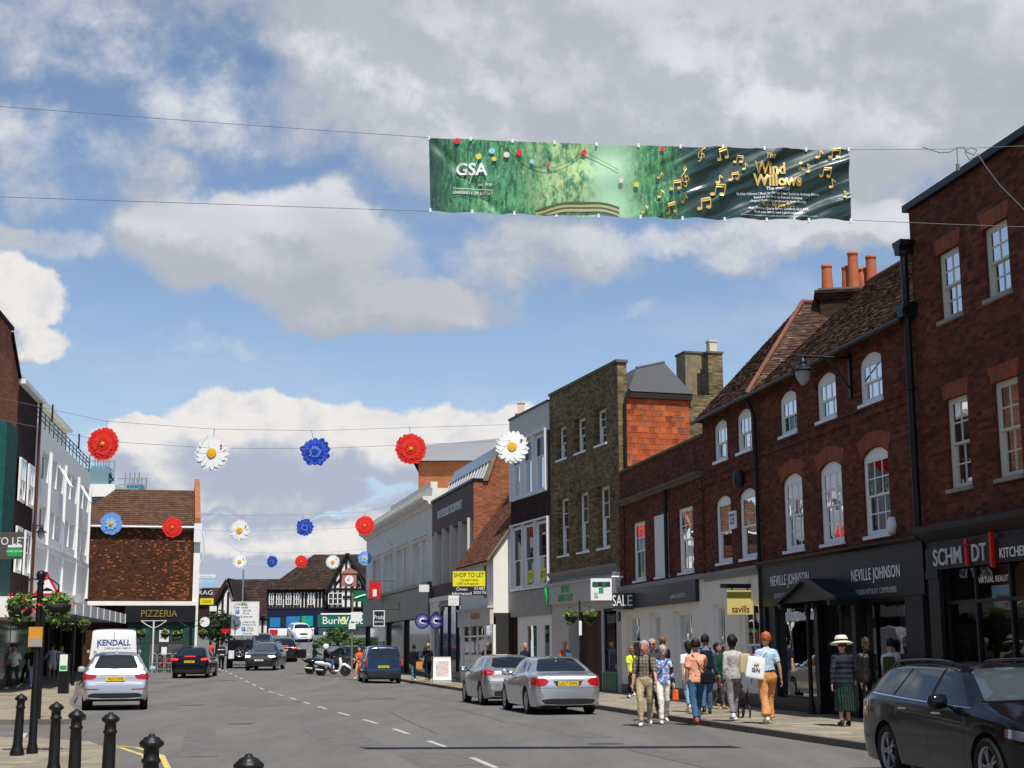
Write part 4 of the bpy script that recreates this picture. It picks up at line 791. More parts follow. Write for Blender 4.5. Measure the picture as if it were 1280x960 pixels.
def setup_building_mats():
 brick('brick_red', (.185, .043, .025), (.11, .029, .019), (.10, .06, .042), var=.36, dirt=(.035, .02, .015), dirtk=.55)
 brick('brick_bright', (.40, .125, .05), (.28, .08, .035), (.17, .12, .09), var=.25, dirt=(.12, .05, .03), dirtk=.3)
 brick('brick_dark', (.055, .022, .016), (.035, .016, .012), (.03, .022, .02), var=.35, dirtk=.3)
 brick('brick_stock', (.27, .195, .09), (.14, .095, .048), (.12, .10, .075), var=.40, dirt=(.035, .028, .018), dirtk=.6)
 brick('brick_orange', (.42, .13, .045), (.33, .10, .04), (.30, .16, .09), var=.12, bump=.2)
 brick('tile_wall', (.085, .036, .020), (.055, .026, .017), (.018, .010, .008), bw=.17, bh=.11, ms=.012, var=.34, dirt=(.14, .05, .024), dirtk=.3, bump=.6)
 brick('gauged', (.34, .085, .035), (.28, .07, .03), (.2, .11, .07), bw=.075, bh=.23, offset=0, var=.15, bump=.2, ms=.008)
 brick('green_tile', (.035, .10, .075), (.025, .075, .058), (.01, .035, .03), bw=.2, bh=.07, rough=.25, var=.15, dirtk=0, bump=.3)
 colmat('roof_tile', [(0, (.045, .025, .017)), (.45, (.085, .045, .028)), (.8, (.14, .075, .045)), (1, (.20, .13, .085))], .85)
 colmat('roof_tile_red', [(0, (.10, .035, .02)), (.5, (.17, .06, .032)), (1, (.24, .10, .05))], .85)
 colmat('roof_tile_plum', [(0, (.020, .010, .008)), (.5, (.032, .016, .012)), (1, (.05, .027, .019))], .85)
 colmat('hung_tile', [(0, (.20, .05, .028)), (.12, (.42, .10, .035)), (.6, (.55, .13, .04)), (.93, (.62, .17, .055)), (1, (.24, .12, .09))], .75)
 colmat('slate', [(0, (.05, .05, .052)), (1, (.11, .11, .11))], .6)
 M('win_white', (.86, .85, .80), .45); M('win_cream', (.62, .60, .50), .5); M('sill_stone', (.30, .27, .22), .8, var=.15); M('iron', (.007, .0075, .008), .42, spec=.35, bump=.15, bscale=30); M('lead', (.22, .225, .23), .6); M('zinc_pale', (.56, .54, .50), .6, var=.08)
 glassmat('glass', (.80, .84, .84), .02); glassmat('shop_glass', (.85, .88, .88), .0); M('ridge', (.17, .07, .045), .85, var=.3, vscale=4, bump=.3)
 M('interior', (.035, .033, .03), .9); M('interior_lit', (.12, .11, .10), .9); M('curtain', (.55, .54, .50), .9); M('curtain_grey', (.25, .25, .26), .9)
 M('render_white', (.80, .78, .72), .8, var=.05, vscale=2, bump=.1); M('render_cream', (.82, .77, .67), .8, var=.06, vscale=2); M('render_grey', (.50, .48, .45), .8, var=.05); M('stucco', (.74, .70, .62), .85, var=.08, vscale=1.5, bump=.15)
 M('paint_shop_black', (.011, .012, .014), .4, spec=.3, var=.15, vscale=2); M('paint_shop_navy', (.022, .027, .036), .4, spec=.3); M('paint_blue_black', (.012, .016, .05), .35); M('letter_white', (.85, .85, .85), .4); M('letter_grey', (.55, .57, .58), .3, .3); M('letter_red', (.60, .012, .015), .3); M('letter_gold', (.45, .30, .09), .35, .6)
 M('stone', (.23, .19, .115), .9, var=.3, bump=.3); M('stone_mossy', (.13, .12, .10), .9, var=.3, bump=.3); M('terracotta', (.42, .12, .05), .75, var=.15, vscale=5, bump=.2); M('pot_buff', (.66, .58, .40), .7)
 M('lamp_glass', (.35, .36, .36), .25, coat=.5); M('steel', (.45, .46, .48), .35, .8); M('galv', (.32, .33, .33), .5, .5); M('conc', (.35, .34, .31), .9, var=.12); M('white_metal', (.75, .75, .75), .4)
 M('sign_yellow', (.80, .72, .02), .4); M('sign_yellow_dark', (.16, .15, .03), .4); M('sign_dark', (.025, .027, .028), .4); M('sign_white', (.82, .82, .82), .4); M('sign_green', (.01, .14, .08), .4); M('sign_bright_green', (.02, .38, .10), .4); M('sign_red', (.62, .015, .02), .4); M('sign_blue', (.03, .18, .45), .4); M('sign_navy', (.012, .012, .17), .35); M('sign_teal', (.01, .30, .32), .4); M('sign_pale_blue', (.35, .55, .70), .4)
 M('savills_yellow_glow', (.95, .80, .24), .5, emit=((1, .80, .25), .28)); M('olive_band', (.38, .33, .06), .5); M('letter_crimson', (.50, .02, .03), .4)  # savills yellow has a low glow added to brighten the shaded sign
 M('netting', (.012, .09, .08), .9, var=.3, vscale=4, bump=.6, bscale=9); M('wood_dark', (.025, .017, .012), .6); M('wood_door', (.045, .012, .008), .45); M('timber', (.018, .015, .014), .7); M('brown_pipe', (.10, .03, .02), .5)
 M('poster', (.30, .30, .32), .5); M('scaffold_blue', (.10, .32, .48), .5); M('glass_rail', (.15, .25, .28), .1, coat=1.)
setup_vehicle_mats(); setup_people_mats(); setup_building_mats()
# --------- street lines
def vdir(x):r=ray(x, 812); return Vector((r.x, r.y)).normalized()
def on_line(P, d, x, y=812.):
 r=ray(x, y); det=r.x*d.y-r.y*d.x; k=(P.x*d.y-P.y*d.x)/det; return Vector((r.x*k, r.y*k))
P1=Vector((7.02, 35.01)); dA=(Vector((3.61, 53.26))-P1).normalized()
A_pipe=on_line(P1, dA, 1157, 655); A_sav=on_line(P1, dA, 953, 700); A_low=on_line(P1, dA, 882.5, 700); A_stock=on_line(P1, dA, 776, 700)
A_near=A_pipe-dA*11.5
dB=vdir(65); B_brown=on_line(A_stock, dB, 689, 700); B_end=on_line(A_stock, dB, 639, 700)
dC=vdir(200); nC=Vector((-dC.y, dC.x)); G0=B_end+nC*.8; G1=on_line(G0, dC, 576, 740); H0=B_end+dC*7.0; H0=on_line(B_end, dC, 592, 640); H1=on_line(H0, dC, 540, 700); K1=on_line(H0, dC, 458, 700)
print('PLAN', [tuple(round(c, 2)for c in p)for p in (A_near, A_pipe, A_sav, A_low, A_stock, B_brown, B_end, G0, G1, H0, H1, K1)])
RK=[(9.6, 3.0), (8.2, 10.), (6.85, 17.5), (5.54, 24.1), (3.67, 33.46), (2.30, 40.7), (-1.82, 58.3), (-5.4, 76.1), (-7.6, 86), (-12, 108), (-14, 118)]
# --------- ground
def slab_mat(name, c, w, h, bump=.3, var=.2):
 m=brick(name, c, tuple(q*.85 for q in c), tuple(q*.5 for q in c), bw=w, bh=h, ms=.008, var=var, dirt=tuple(q*.6 for q in c), dirtk=.5, bump=bump, rough=.9)
 nt=m.node_tree
 cxyz=[n for n in nt.nodes if n.type=='COMBXYZ'][0]; sep=[n for n in nt.nodes if n.type=='SEPXYZ'][0]
 for l in list(cxyz.inputs[0].links)+list(cxyz.inputs[1].links):nt.links.remove(l)
 nt.links.new(sep.outputs[0], cxyz.inputs[0]); nt.links.new(sep.outputs[1], cxyz.inputs[1]); return m
slab_mat('paving', (.29, .25, .19), .6, .45); slab_mat('kerb_stone', (.16, .145, .125), .9, 5., var=.1)
def asphalt():
 m=M('asphalt', (.148, .141, .131), .88, var=.0); nt=m.node_tree; N=nt.nodes; L=nt.links; b=N['Principled BSDF']; tc=N.new('ShaderNodeTexCoord')
 def nz(s, d, r, sc=(1, 1, 1)):
  mp=N.new('ShaderNodeMapping'); mp.inputs['Scale'].default_value=sc; L.new(tc.outputs['Object'], mp.inputs[0]); n=N.new('ShaderNodeTexNoise'); n.inputs['Scale'].default_value=s; n.inputs['Detail'].default_value=d; n.inputs['Roughness'].default_value=r; L.new(mp.outputs[0], n.inputs[0]); return n.outputs[0]
 def mr(v, a, bb, lo, hi):
  r=N.new('ShaderNodeMapRange'); L.new(v, r.inputs[0]); r.inputs[1].default_value=a; r.inputs[2].default_value=bb; r.inputs[3].default_value=lo; r.inputs[4].default_value=hi; return r.outputs[0]
 def mul(a, c):
  q=N.new('ShaderNodeMath'); q.operation='MULTIPLY'; L.new(a, q.inputs[0]); L.new(c, q.inputs[1]); return q.outputs[0]
 v=mul(mul(mr(nz(60, 3, .8), .3, .7, .72, 1.28), mr(nz(.45, 8, .68, (1.6, .25, 1)), .35, .7, .78, 1.14)), mr(nz(9, 5, .75), .3, .75, .84, 1.14))
 h=N.new('ShaderNodeHueSaturation'); h.inputs['Color'].default_value=(.148, .141, .131, 1); L.new(v, h.inputs['Value']); L.new(h.outputs[0], b.inputs['Base Color'])
 q=N.new('ShaderNodeBump'); q.inputs['Strength'].default_value=.35; q.inputs['Distance'].default_value=.01; L.new(nz(90, 3, .8), q.inputs['Height']); L.new(q.outputs[0], b.inputs['Normal'])
asphalt(); M('road_paint', (.42, .41, .39), .8, var=.5, vscale=14); M('road_repair', (.124, .118, .110), .85, var=.22, vscale=3, bump=.3); M('yellow_paint', (.55, .42, .12), .8, var=.4, vscale=6); M('earth', (.10, .095, .08), .95, var=.2, vscale=.2); M('patch_dark', (.07, .068, .065), .9, var=.15)
def sheet(name, x0, x1, y0, y1, nx, ny, dz, mat):
 m=MB()
 for i in range(nx+1):
  for j in range(ny+1):
   x=x0+(x1-x0)*i/nx; y=y0+(y1-y0)*j/ny; m.v.append((x, y, gz(x, y)+dz))
 for i in range(nx):
  for j in range(ny):a=i*(ny+1)+j; m.f.append([a, a+ny+1, a+ny+2, a+1]); m.m.append(0); m.c.append(.5); m.sm.append(True)
 return struct(m.build(name, mat, fix='keep'))
sheet('road', -60, 30, -20, 190, 90, 105, 0, MATS['asphalt'])
g=MB(); n=48; g.v+=[(0, 0, -.6)]
g.lathe([(1500, -.5), (400, -.45), (1, -.45)], 48, (0, 60), cap=False); struct(g.build('ground', MATS['earth']))
def pave(name, kerb, back, mat='paving', h=.115, kw=.15):
 """pavement between a kerb polyline and a back polyline of the same length, with its kerb stones"""
 m=MB(); k=MB()
 for i in range(len(kerb)-1):
  (ax, ay), (bx, by)=kerb[i], kerb[i+1]; (cx, cy), (dx, dy)=back[i], back[i+1]
  n=max(1, int(math.hypot(bx-ax, by-ay)/4))
  for t in range(n):
   u0, u1=t/n, (t+1)/n
   L0=(ax+(bx-ax)*u0, ay+(by-ay)*u0); L1=(ax+(bx-ax)*u1, ay+(by-ay)*u1); R0=(cx+(dx-cx)*u0, cy+(dy-cy)*u0); R1=(cx+(dx-cx)*u1, cy+(dy-cy)*u1)
   def inn(P, Q, d):l=math.hypot(Q[0]-P[0], Q[1]-P[1])or 1; return (P[0]+(Q[0]-P[0])*d/l, P[1]+(Q[1]-P[1])*d/l)
   I0, I1=inn(L0, R0, kw), inn(L1, R1, kw); z=lambda P, e=0:gz(*P)+h+e
   m.quad((*I0, z(I0)), (*I1, z(I1)), (*R1, z(R1)), (*R0, z(R0)))
   k.quad((*L0, z(L0)), (*L1, z(L1)), (*I1, z(I1)), (*I0, z(I0))); k.quad((*L0, gz(*L0)-.05), (*L1, gz(*L1)-.05), (*L1, z(L1)), (*L0, z(L0)))
 for q_ in (0, -1):A_, B_=kerb[q_], back[q_]; k.quad((*A_, gz(*A_)-.05), (*B_, gz(*B_)-.05), (*B_, gz(*B_)+h), (*A_, gz(*A_)+h))
 p=struct(m.build(name, MATS[mat])); kb=k.build('kerb', MATS['kerb_stone'], p); return p
def back_of(kerb, pts):
 out=[]
 for(x, y)in kerb:out.append((interp(pts, y), y+.0))
 return out
rb=[(p.y, p.x+.3)for p in (A_near-dA*30, A_near, A_pipe, A_sav, A_low, A_stock, B_brown, B_end, H1, K1, K1+dC*12)]
pave('pavement', RK, back_of(RK, rb))
LKf=[(-9.9, 34.0), (-10.3, 36.5), (-11.6, 40.5), (-13.1, 45.0), (-15.0, 52), (-17.0, 59), (-19.3, 67), (-22.2, 78), (-24.8, 86.5)]
pave('pavement', LKf, [(-60, 34.0), (-60, 36.5), (-60, 40.5), (-60, 45), (-60, 52), (-60, 59), (-60, 67), (-60, 78), (-60, 86.5)])
LKn=[(-9.6, 27.2), (-8.2, 26.7), (-7.0, 25.6), (-6.1, 23.6), (-5.3, 20.6), (-4.4, 17.6), (-3.4, 14.8), (-2.2, 12.0), (-1.0, 9.6), (.6, 7.6), (3.4, 6.4), (6, 5.8)]
pave('pavement', LKn, [(-60, 27.4), (-60, 26.7), (-50, 24), (-45, 20), (-40, 16), (-35, 12), (-30, 8), (-24, 4), (-18, 0), (-8, -6), (2, -8), (8, -8)])
def strip(m, pts, w, dz=.005):
 P=[Vector(p)for p in pts]
 for a, b in zip(P, P[1:]):
  d=(b-a).normalized(); n_=Vector((-d.y, d.x))*w/2; q=[a+n_, b+n_, b-n_, a-n_]; m.quad(*[(p.x, p.y, gz(p.x, p.y)+dz)for p in q])
mk=MB()
c0=[atH(380+(545-380)*t, 876+(943-876)*t)for t in (0, 1)]
cl=[(-4.6, 12), atH(600, 948).xy, atH(490, 909).xy, atH(395, 880).xy, atH(330, 862).xy, atH(285, 848).xy]
cl=[(Vector(p).x, Vector(p).y)for p in cl]
def along(pts, s):
 for a, b in zip(pts, pts[1:]):
  l=math.dist(a, b)
  if s<=l:t=s/l; return (a[0]+(b[0]-a[0])*t, a[1]+(b[1]-a[1])*t)
  s-=l
 return pts[-1]
cpx=[(620, 960), (560, 935), (480, 907), (400, 884), (365, 873), (330, 862.5), (300, 853.5), (280, 847.5)]
cw=[tuple(atH(*p).xy)for p in cpx]; tot=sum(math.dist(a, b)for a, b in zip(cw, cw[1:]))
s=0.
while s<tot-2:strip(mk, [along(cw, s), along(cw, s+2.0)], .10); s+=6.0*.72
for s in range(12):a=atH(372, 845); strip(mk, [(-12.5-s*.9, 100+s*4.), (-12.9-s*.9, 101.8+s*4.)], .12, .012)
mk.build('road_markings', MATS['road_paint']); struct(bpy.data.objects['road_markings'])
ym=MB(); strip(ym, [(x+.35, y+.1)for x, y in LKn], .09); strip(ym, [(x+.6, y+.16)for x, y in LKn], .09); struct(ym.build('yellow_lines', MATS['yellow_paint']))
wm_=MB(); strip(wm_, [(-20, 30.2), (-9.8, 30.4), (-9.2, 28.3)], .12, .005); struct(wm_.build('side_road_marking', MATS['road_paint']))
for i, (x, y, w_, h_)in enumerate(((560, 948, 1.3, 3.), (700, 912, .7, 6.), (420, 918, 1.0, 7.), (330, 880, 2.2, 3.), (250, 925, .6, 9.), (560, 872, 1.1, 8.), (860, 950, .5, 5.))):
 p=atH(x, y); d=Vector((-.2, .98)); n_=Vector((.98, .2)); q=[p.xy+n_*sx*w_/2+d*sy*h_/2 for sx, sy in ((-1, -1), (1, -1), (1, 1), (-1, 1))]; m=MB(); n2=8
 for k in range(n2):a_, b_, c_, d_=q[0].lerp(q[3], k/n2), q[1].lerp(q[2], k/n2), q[1].lerp(q[2], (k+1)/n2), q[0].lerp(q[3], (k+1)/n2); m.quad(*[(u.x, u.y, gz(u.x, u.y)+.002+.0005*i)for u in (a_, b_, c_, d_)])
 struct(m.build('road_patch', MATS['road_repair']))
for k in range(2):
 x, y=rnd.uniform(-7, 3), rnd.uniform(26, 44); pts=[]
 for j in range(16):pts.append((x, y)); x+=rnd.uniform(-.05, .05)-.13; y+=.7
 m=MB(); strip(m, pts, .014, .0085); struct(m.build('road_crack', MATS['patch_dark']))
for(x, y)in ((757, 930), (300, 905)):
 p=atH(x, y); m=MB(); m.lathe([(.32, 0), (.31, .006), (.001, .006)], 20, (p.x, p.y)); o=m.build('manhole_cover', MATS['patch_dark']); o.location.z=gz(p.x, p.y)-.001; tag(o, 'round iron cover set in the middle of the road' if x>500 else 'round iron cover in the road behind the silver car', 'manhole cover')
# --------- right side, nearest: three storey red brick block over a dark kitchen shop
def gauged_arch(root, h, H=.30, over=.10, y=.012):
 xa, xb, za, zb=h[:4]; m=MB(); m.prism([(xa-.02, zb), (xb+.02, zb), (xb+over+.02, zb+H), (xa-over-.02, zb+H)], -.02, y); m.build('brick_arch', MATS['gauged'], root)
def b1():
 B=Fac('shop_building', 'tall red brick building with flat brick arches above the dark kitchen showroom', A_near, A_pipe)
 root, L=B.root, B.L; up=B.row([(1173, 1201, 310.4, 396.9), (1230.5, 1261.5, 278.4, 370.8)]); lo=B.row([(1184, 1212, 493.5, 609.5), (1243.5, 1276, 474, 597)])
 ztop=B.px(1132, 268)[1]; zc=B.px(1160, 660)[1]; pitch=lo[0][0]-lo[1][0]
 def ext(r):
  out=list(r); q=r[1]; k=1
  while q[0]-pitch*k>.6:out.append((q[0]-pitch*k, q[1]-pitch*k, q[2], q[3])); k+=1
  return out
 up, lo=ext(up), ext(lo); m=MB()
 wall_holes(m, 0, L, zc, ztop, up+lo, depth=.14); shell(m, L, ztop-.02, 9, rmi=0); m.build('wall', MATS['brick_red'], root)
 c=MB(); c.box(-.05, -.25, ztop, L+.06, .12, ztop+.14); c.build('parapet_coping', MATS['iron'], root)
 lining(root, L, ztop-.1, -1.2, (zc, (lo[0][3]+up[0][2])/2))
 for h in up+lo:window(root, h, 2, (2, 2), frame='win_cream', depth=.12, sill=.07, sillmat='sill_stone', curtain='mix', fw=.06); gauged_arch(root, h)
 k=MB(); cornice(k, 0, L-.05, zc-.42, [(.05, 0), (.05, .12), (.16, .2), (.30, .3), (.32, .40), (.30, .42)], mi=0); k.build('shop_cornice', MATS['paint_shop_black'], root)
 zf=B.px(1162, 714)[1]; f=MB(); f.box(0, 0, zf, L-.12, .10, zc-.42); f.build('fascia', MATS['paint_shop_black'], root)
 s=MB(); xp=L-.1; f2=.10
 for x in (L-.38, L-4.55, L-8.9):s.box(x-.22, 0, -.2, x+.22, .09, zf); s.box(x-.26, 0, -.2, x+.26, .12, .35); s.box(x-.25, 0, zf-.16, x+.25, .13, zf-.001)
 s.box(0, -.02, -.2, L-.6, .05, .62); s.build('shop_pilasters', MATS['paint_shop_black'], root)
 g=MB(); g.quad((0, -.10, .62), (L-.6, -.10, .62), (L-.6, -.10, zf), (0, -.10, zf)); w_=MB()
 xs=[L-.6, L-1.75, L-3.0, L-4.3, L-6.2, L-8.6]; ztr=B.px(1200, 752)[1]
 for x in xs:w_.box(x-.03, -.13, .62, x+.03, -.05, zf)
 w_.box(0, -.135, ztr-.04, L-.6, -.045, ztr+.03)
 w=w_.build('shop_window', MATS['paint_shop_black'], root); g.build('pane', MATS['shop_glass'], w)
 r_=MB(); r_.quad((0, -4, 0), (L, -4, 0), (L, -4, zf+.3), (0, -4, zf+.3)); r_.quad((0, -4, .05), (L, -4, .05), (L, -.12, .05), (0, -.12, .05)); r_.quad((0, -4, zf), (L, -4, zf), (L, -.12, zf), (0, -.12, zf)); r_.quad((L-.15, -4, 0), (L-.15, -.1, 0), (L-.15, -.1, zf), (L-.15, -4, zf))
 r_.build('showroom', MATS['interior'], root)
 q=MB(); q.box(L-2.1, -1.1, .05, L-1.75, -1.0, 2.5); q.build('display_panel', MATS['curtain_grey'], root)
 q=MB(); q.box(L-4.2, -.7, .9, L-3.2, -.66, 2.55); o=q.build('list_board', MATS['sign_dark'], root)
 for i in range(7):text(['Kitchens', 'Bedrooms', 'Living', 'Storage', 'Worktops', 'Design', 'Fitting'][i], o, .14, (L-3.3, -.65, 2.35-i*.21), MATS['letter_grey'], align='LEFT')
 zc_=(zf+zc-.42)/2; y=.115
 def tx(body, x, size, sx=1., mat='letter_white', z=zc_+.0, al='LEFT', ext=.012, bold=.006):return text(body, root, size, (x, y, z), MATS[mat], ext, align=al, sx=sx, bold=bold)
 xa=B.px(1166, 695, .12)[0]; xb=B.px(1231, 688, .12)[0]
 W_=xa-xb
 tx('SCHM', xa, .44, W_/1.95*.95, 'letter_grey'); tx('DT', xa-W_*.745, .44, W_/1.95*.92, 'letter_grey')
 r=MB(); xi=B.px(1209.5, 695, .12)[0]; r.box(xi-.032, .1, zc_-.20, xi+.032, .16, zc_+.16); r.lathe([(.05, .1), (.06, .16)], 12, M4=Matrix.Translation((xi, 0, zc_+.24))@Matrix.Rotation(R(-90), 4, 'X')); r.build('red_letter', MATS['letter_red'], root)
 r=MB(); xi=B.px(1239.5, 685, .14)[0]; r.box(xi-.04, .1, zc_-.28, xi+.04, .17, zc_+.34); r.build('red_bar', MATS['letter_red'], root)
 tx('KITCHENS', B.px(1248.5, 690, .12)[0], .25, .92, z=zc_-.06, ext=.004, bold=0)
 text('VIRTUAL REALITY', root, .155, (B.px(1237, 724)[0], -.09, B.px(1237, 724)[1]), MATS['letter_white'], .002, sx=.95)
 q=MB(); xx, zz=B.px(1243, 742); q.box(xx-.33, -.14, zz-.15, xx+.33, -.13, zz+.15); q.build('window_sticker', MATS['sign_pale_blue'], root)
 text('Schmidt', root, .13, (xx, -.125, zz-.06), MATS['letter_red'], .002)
 return B
B1=b1()
def b2():
 B=Fac('shop_building', 'red brick house with three arched sash windows above the black furniture shop', A_pipe, A_sav)
 root, L=B.root, B.L
 up=B.row([(973.7, 996, 486.8, 541.8), (1020.3, 1045, 465.7, 523.1), (1074, 1102, 440.8, 504)]); lo=B.row([(979, 1004, 591, 688), (1024.6, 1054, 576.3, 679.5), (1080, 1111, 558, 667.6)])
 ze=B.px(1131, 392)[1]; zc=B.px(1050, 690)[1]; up=[(*h, .16)for h in up]; lo=[(*h, .17)for h in lo]; m=MB()
 wall_holes(m, 0, L, zc, ze, up+lo, depth=.12); m.quad((0, 0, zc), (0, 0, ze), (0, -3.3, ze+2.9), (0, -3.3, zc)); m.quad((L, 0, zc), (L, 0, ze), (L, -3.3, ze), (L, -3.3, zc))
 m.quad((0, -6.6, 0), (0, -6.6, ze), (L, -6.6, ze), (L, -6.6, 0)); o=m.build('wall', MATS['brick_red'], root)
 zb=B.px(1040, 533)[1]; k=MB(); k.box(.35, 0, zb-.10, L-.1, .04, zb+.08); k.box(.35, 0, zb+.08, L-.1, .07, zb+.13); k.build('string_course', MATS['brick_red'], root)
 lining(root, L, ze-.1, -1.3, (zc, (lo[0][3]+up[0][2])/2))
 for h in up:window(root, h, 3, (1, 1), sill=.05, curtain='mix', fw=.07)
 for h in lo:
  window(root, h, 3, (2, 2), sill=.05, curtain='mix', fw=.075)
  a=MB(); xa, xb, za, zt, rs=h; n=10; P=[(xa-.04+(xb-xa+.08)*i/n, zt-rs+rs*(1-(2*i/n-1)**2)+.012)for i in range(n+1)]; Q=[(p[0]+(p[0]-(xa+xb)/2)*.28, p[1]+.34)for p in P]
  for i in range(n):a.quad((P[i][0], .008, P[i][1]), (P[i+1][0], .008, P[i+1][1]), (Q[i+1][0], .008, Q[i+1][1]), (Q[i][0], .008, Q[i][1]))
  a.build('brick_arch', MATS['gauged'], root)
 r=MB(); D=3.3; x1, za1=B.px(1085, 351, -D); x0, zb1=B.px(1132, 329, -D); zr=(za1+zb1)/2; tiles(r, (L+.05, .28, ze-.22), (-.02, .28, ze-.22), (-.02, -D, zr), (x1, -D, zr)); r.quad((0, -D, zr), (x1, -D, zr), (x1, -6.6, ze), (0, -6.6, ze)); r.add([(L+.05, .28, ze-.22), (x1, -D, zr), (x1, -6.6, ze), (L, -6.6, ze)], [(0, 1, 2, 3)]); r.quad((0, .25, ze-.26), (L, .25, ze-.26), (x1, -D, zr-.06), (0, -D, zr-.06)); r.build('roof', MATS['roof_tile'], root)
 gt=MB(); gt.tube([(0, .33, ze-.23), (L, .33, ze-.25)], .055, 8); gt.build('gutter', MATS['iron'], root)
 pp=MB(); pp.tube([(L-.02, .30, ze-.28), (L-.04, .10, ze-.75), (L-.04, .10, .2)], .05, 8); pp.build('drainpipe', MATS['iron'], root)
 rd=MB(); rd.tube([(0, -D, zr+.03), (x1, -D, zr+.03)], .07, 8); rd.build('ridge_tiles', MATS['ridge'], root)
 z1=B.px(1095, 749)[1]; z0=B.px(990, 872)[1]; f=MB(); f.box(.0, 0, z1+.02, L-.05, .10, zc-.10); cornice(f, 0, L-.04, zc-.12, [(.1, 0), (.12, .06), (.22, .12), (.24, .16)]); f.build('fascia', MATS['paint_shop_black'], root)
 xl=[B.px(1136, 812)[0], B.px(1076, 812)[0]]; xr=[B.px(1024, 812)[0], B.px(972, 812)[0]]
 s=MB(); H=[(xl[0], xl[1], z0, z1), (xr[0], xr[1], z0, z1), (xl[1]+.25, xr[0]-.22, -.0, z1+.01)]
 wall_holes(s, .05, L-.06, -.2, z1+.02, H, y=.04, depth=.16)
 for x in (.22, xl[1]+.10, xr[0]-.10, L-.22):s.box(x-.11, .04, -.2, x+.11, .10, z1); s.box(x-.14, .04, -.2, x+.14, .13, .3)
 s.build('shopfront', MATS['paint_shop_black'], root)
 for h in H[:2]:
  w_=MB(); w_.box(h[0], -.14, z0, h[0]+.05, -.06, z1); w_.box(h[1]-.05, -.14, z0, h[1], -.06, z1); w_.box(h[0], -.14, z0, h[1], -.06, z0+.05); w_.box(h[0], -.14, z1-.05, h[1], -.06, z1)
  w=w_.build('shop_window', MATS['paint_shop_black'], root); g=MB(); g.quad((h[0], -.10, z0), (h[1], -.10, z0), (h[1], -.10, z1), (h[0], -.10, z1)); g.build('pane', MATS['shop_glass'], w)
  cx=(h[0]+h[1])/2; q=MB(); q.lathe([(.30, 0), (.30, .02), (.001, .02)], 20, M4=Matrix.Translation((cx-.15, -.45, z0+1.35))@Matrix.Diagonal((1, 1, 1.9, 1))@Matrix.Rotation(R(-90), 4, 'X')); sg=q.build('sale_sign', MATS['paint_shop_navy'], w); text('Sale', sg, .34, (cx-.15, -.42, z0+1.30), MATS['letter_white'], .002, shear=.0, sx=.85)
 cx=(H[1][0]+H[1][1])/2; q=MB(); q.prism([(cx-.1, z0+1.1), (cx+.52, z0+.9), (cx+.50, z1-.75), (cx-.30, z1-.85)], -.75, -.70); q.build('display_poster', MATS['poster'], root)
 r_=MB(); r_.quad((0, -3, 0), (L, -3, 0), (L, -3, z1+.3), (0, -3, z1+.3)); r_.quad((0, -3, .12), (L, -3, .12), (L, -.13, .12), (0, -.13, .12)); r_.quad((0, -3, z1+.1), (L, -3, z1+.1), (L, -.13, z1+.1), (0, -.13, z1+.1)); r_.build('shop_interior', MATS['interior'], root)
 d=MB(); d.box(H[2][0]+.02, -.55, 0, H[2][1]-.02, -.5, z1-.3); dd=d.build('door', MATS['wood_dark'], root); k=MB(); k.box(H[2][1]-.16, -.5, 1., H[2][1]-.12, -.44, 1.25); k.build('handle', MATS['chrome'], dd)
 for sx, xx in ((1, xl[1]+.22), (1, xr[0]-.20)):
  c=MB(); c.lathe([(.09, .1), (.09, .3), (.055, .36), (.05, 1.0), (.05, 2.3), (.06, 2.34), (.045, 2.4), (.07, 2.46), (.045, 2.52), (.07, z1-.25), (.08, z1)], 12, (xx, .32)); c.build('porch_column', MATS['paint_shop_black'], root)
 xm=(xl[1]+xr[0])/2; zt=B.px(1030, 722, .45)[1]; zl=B.px(1035, 748, .45)[1]; hw=(xr[0]-xl[1])/2+.42; q=MB()
 for sg in (1, -1):q.add([(xm, .0, zt), (xm, .85, zt), (xm+sg*hw, .85, zl), (xm+sg*hw, .0, zl), (xm, 0, zt-.07), (xm, .85, zt-.07), (xm+sg*hw, .85, zl-.07), (xm+sg*hw, 0, zl-.07)], [(0, 1, 2, 3), (4, 5, 6, 7), (0, 1, 5, 4), (1, 2, 6, 5), (2, 3, 7, 6), (3, 0, 4, 7)])
 q.prism([(xm-hw+.12, zl-.05), (xm+hw-.12, zl-.05), (xm, zt-.1)], .70, .76); q.box(xm-hw+.05, .1, zl-.17, xm-hw+.2, .82, zl-.06); q.box(xm+hw-.2, .1, zl-.17, xm+hw-.05, .82, zl-.06); q.build('door_hood', MATS['paint_shop_black'], root)
 for(xp, wd)in ((1100, 66), (992, 52)):
  x, z=B.px(xp, 727 if xp>1050 else 733); span=abs(B.px(xp-wd/2, 727)[0]-B.px(xp+wd/2, 727)[0])
  text('NEVILLE JOHNSON', root, .36, (x, .112, zc-.42 if 0 else z+.16), MATS['letter_white'], .004, sx=span/3.6, bold=0, space=1.12); text('DESIGN WITHOUT COMPROMISE', root, .17, (x, .108, z-.20), MATS['letter_grey'], .002, sx=span/3.5, space=1.08)
 x, z=B.px(1117, 657); a=MB(); a.lathe([(.17, 0), (.17, .08), (.10, .12), (.001, .12)], 6, M4=Matrix.Translation((x, .0, z))@Matrix.Diagonal((.8, 1, 1.2, 1))@Matrix.Rotation(R(-90), 4, 'X')); a.build('alarm_box', MATS['white_metal'], root)
 p=MB(); xx=-.02; yy=.17; zt1=B.px(1130, 300, .2)[1]; zt2=B.px(1135, 378, .2)[1]; zb_=B.px(1157, 655, .2)[1]
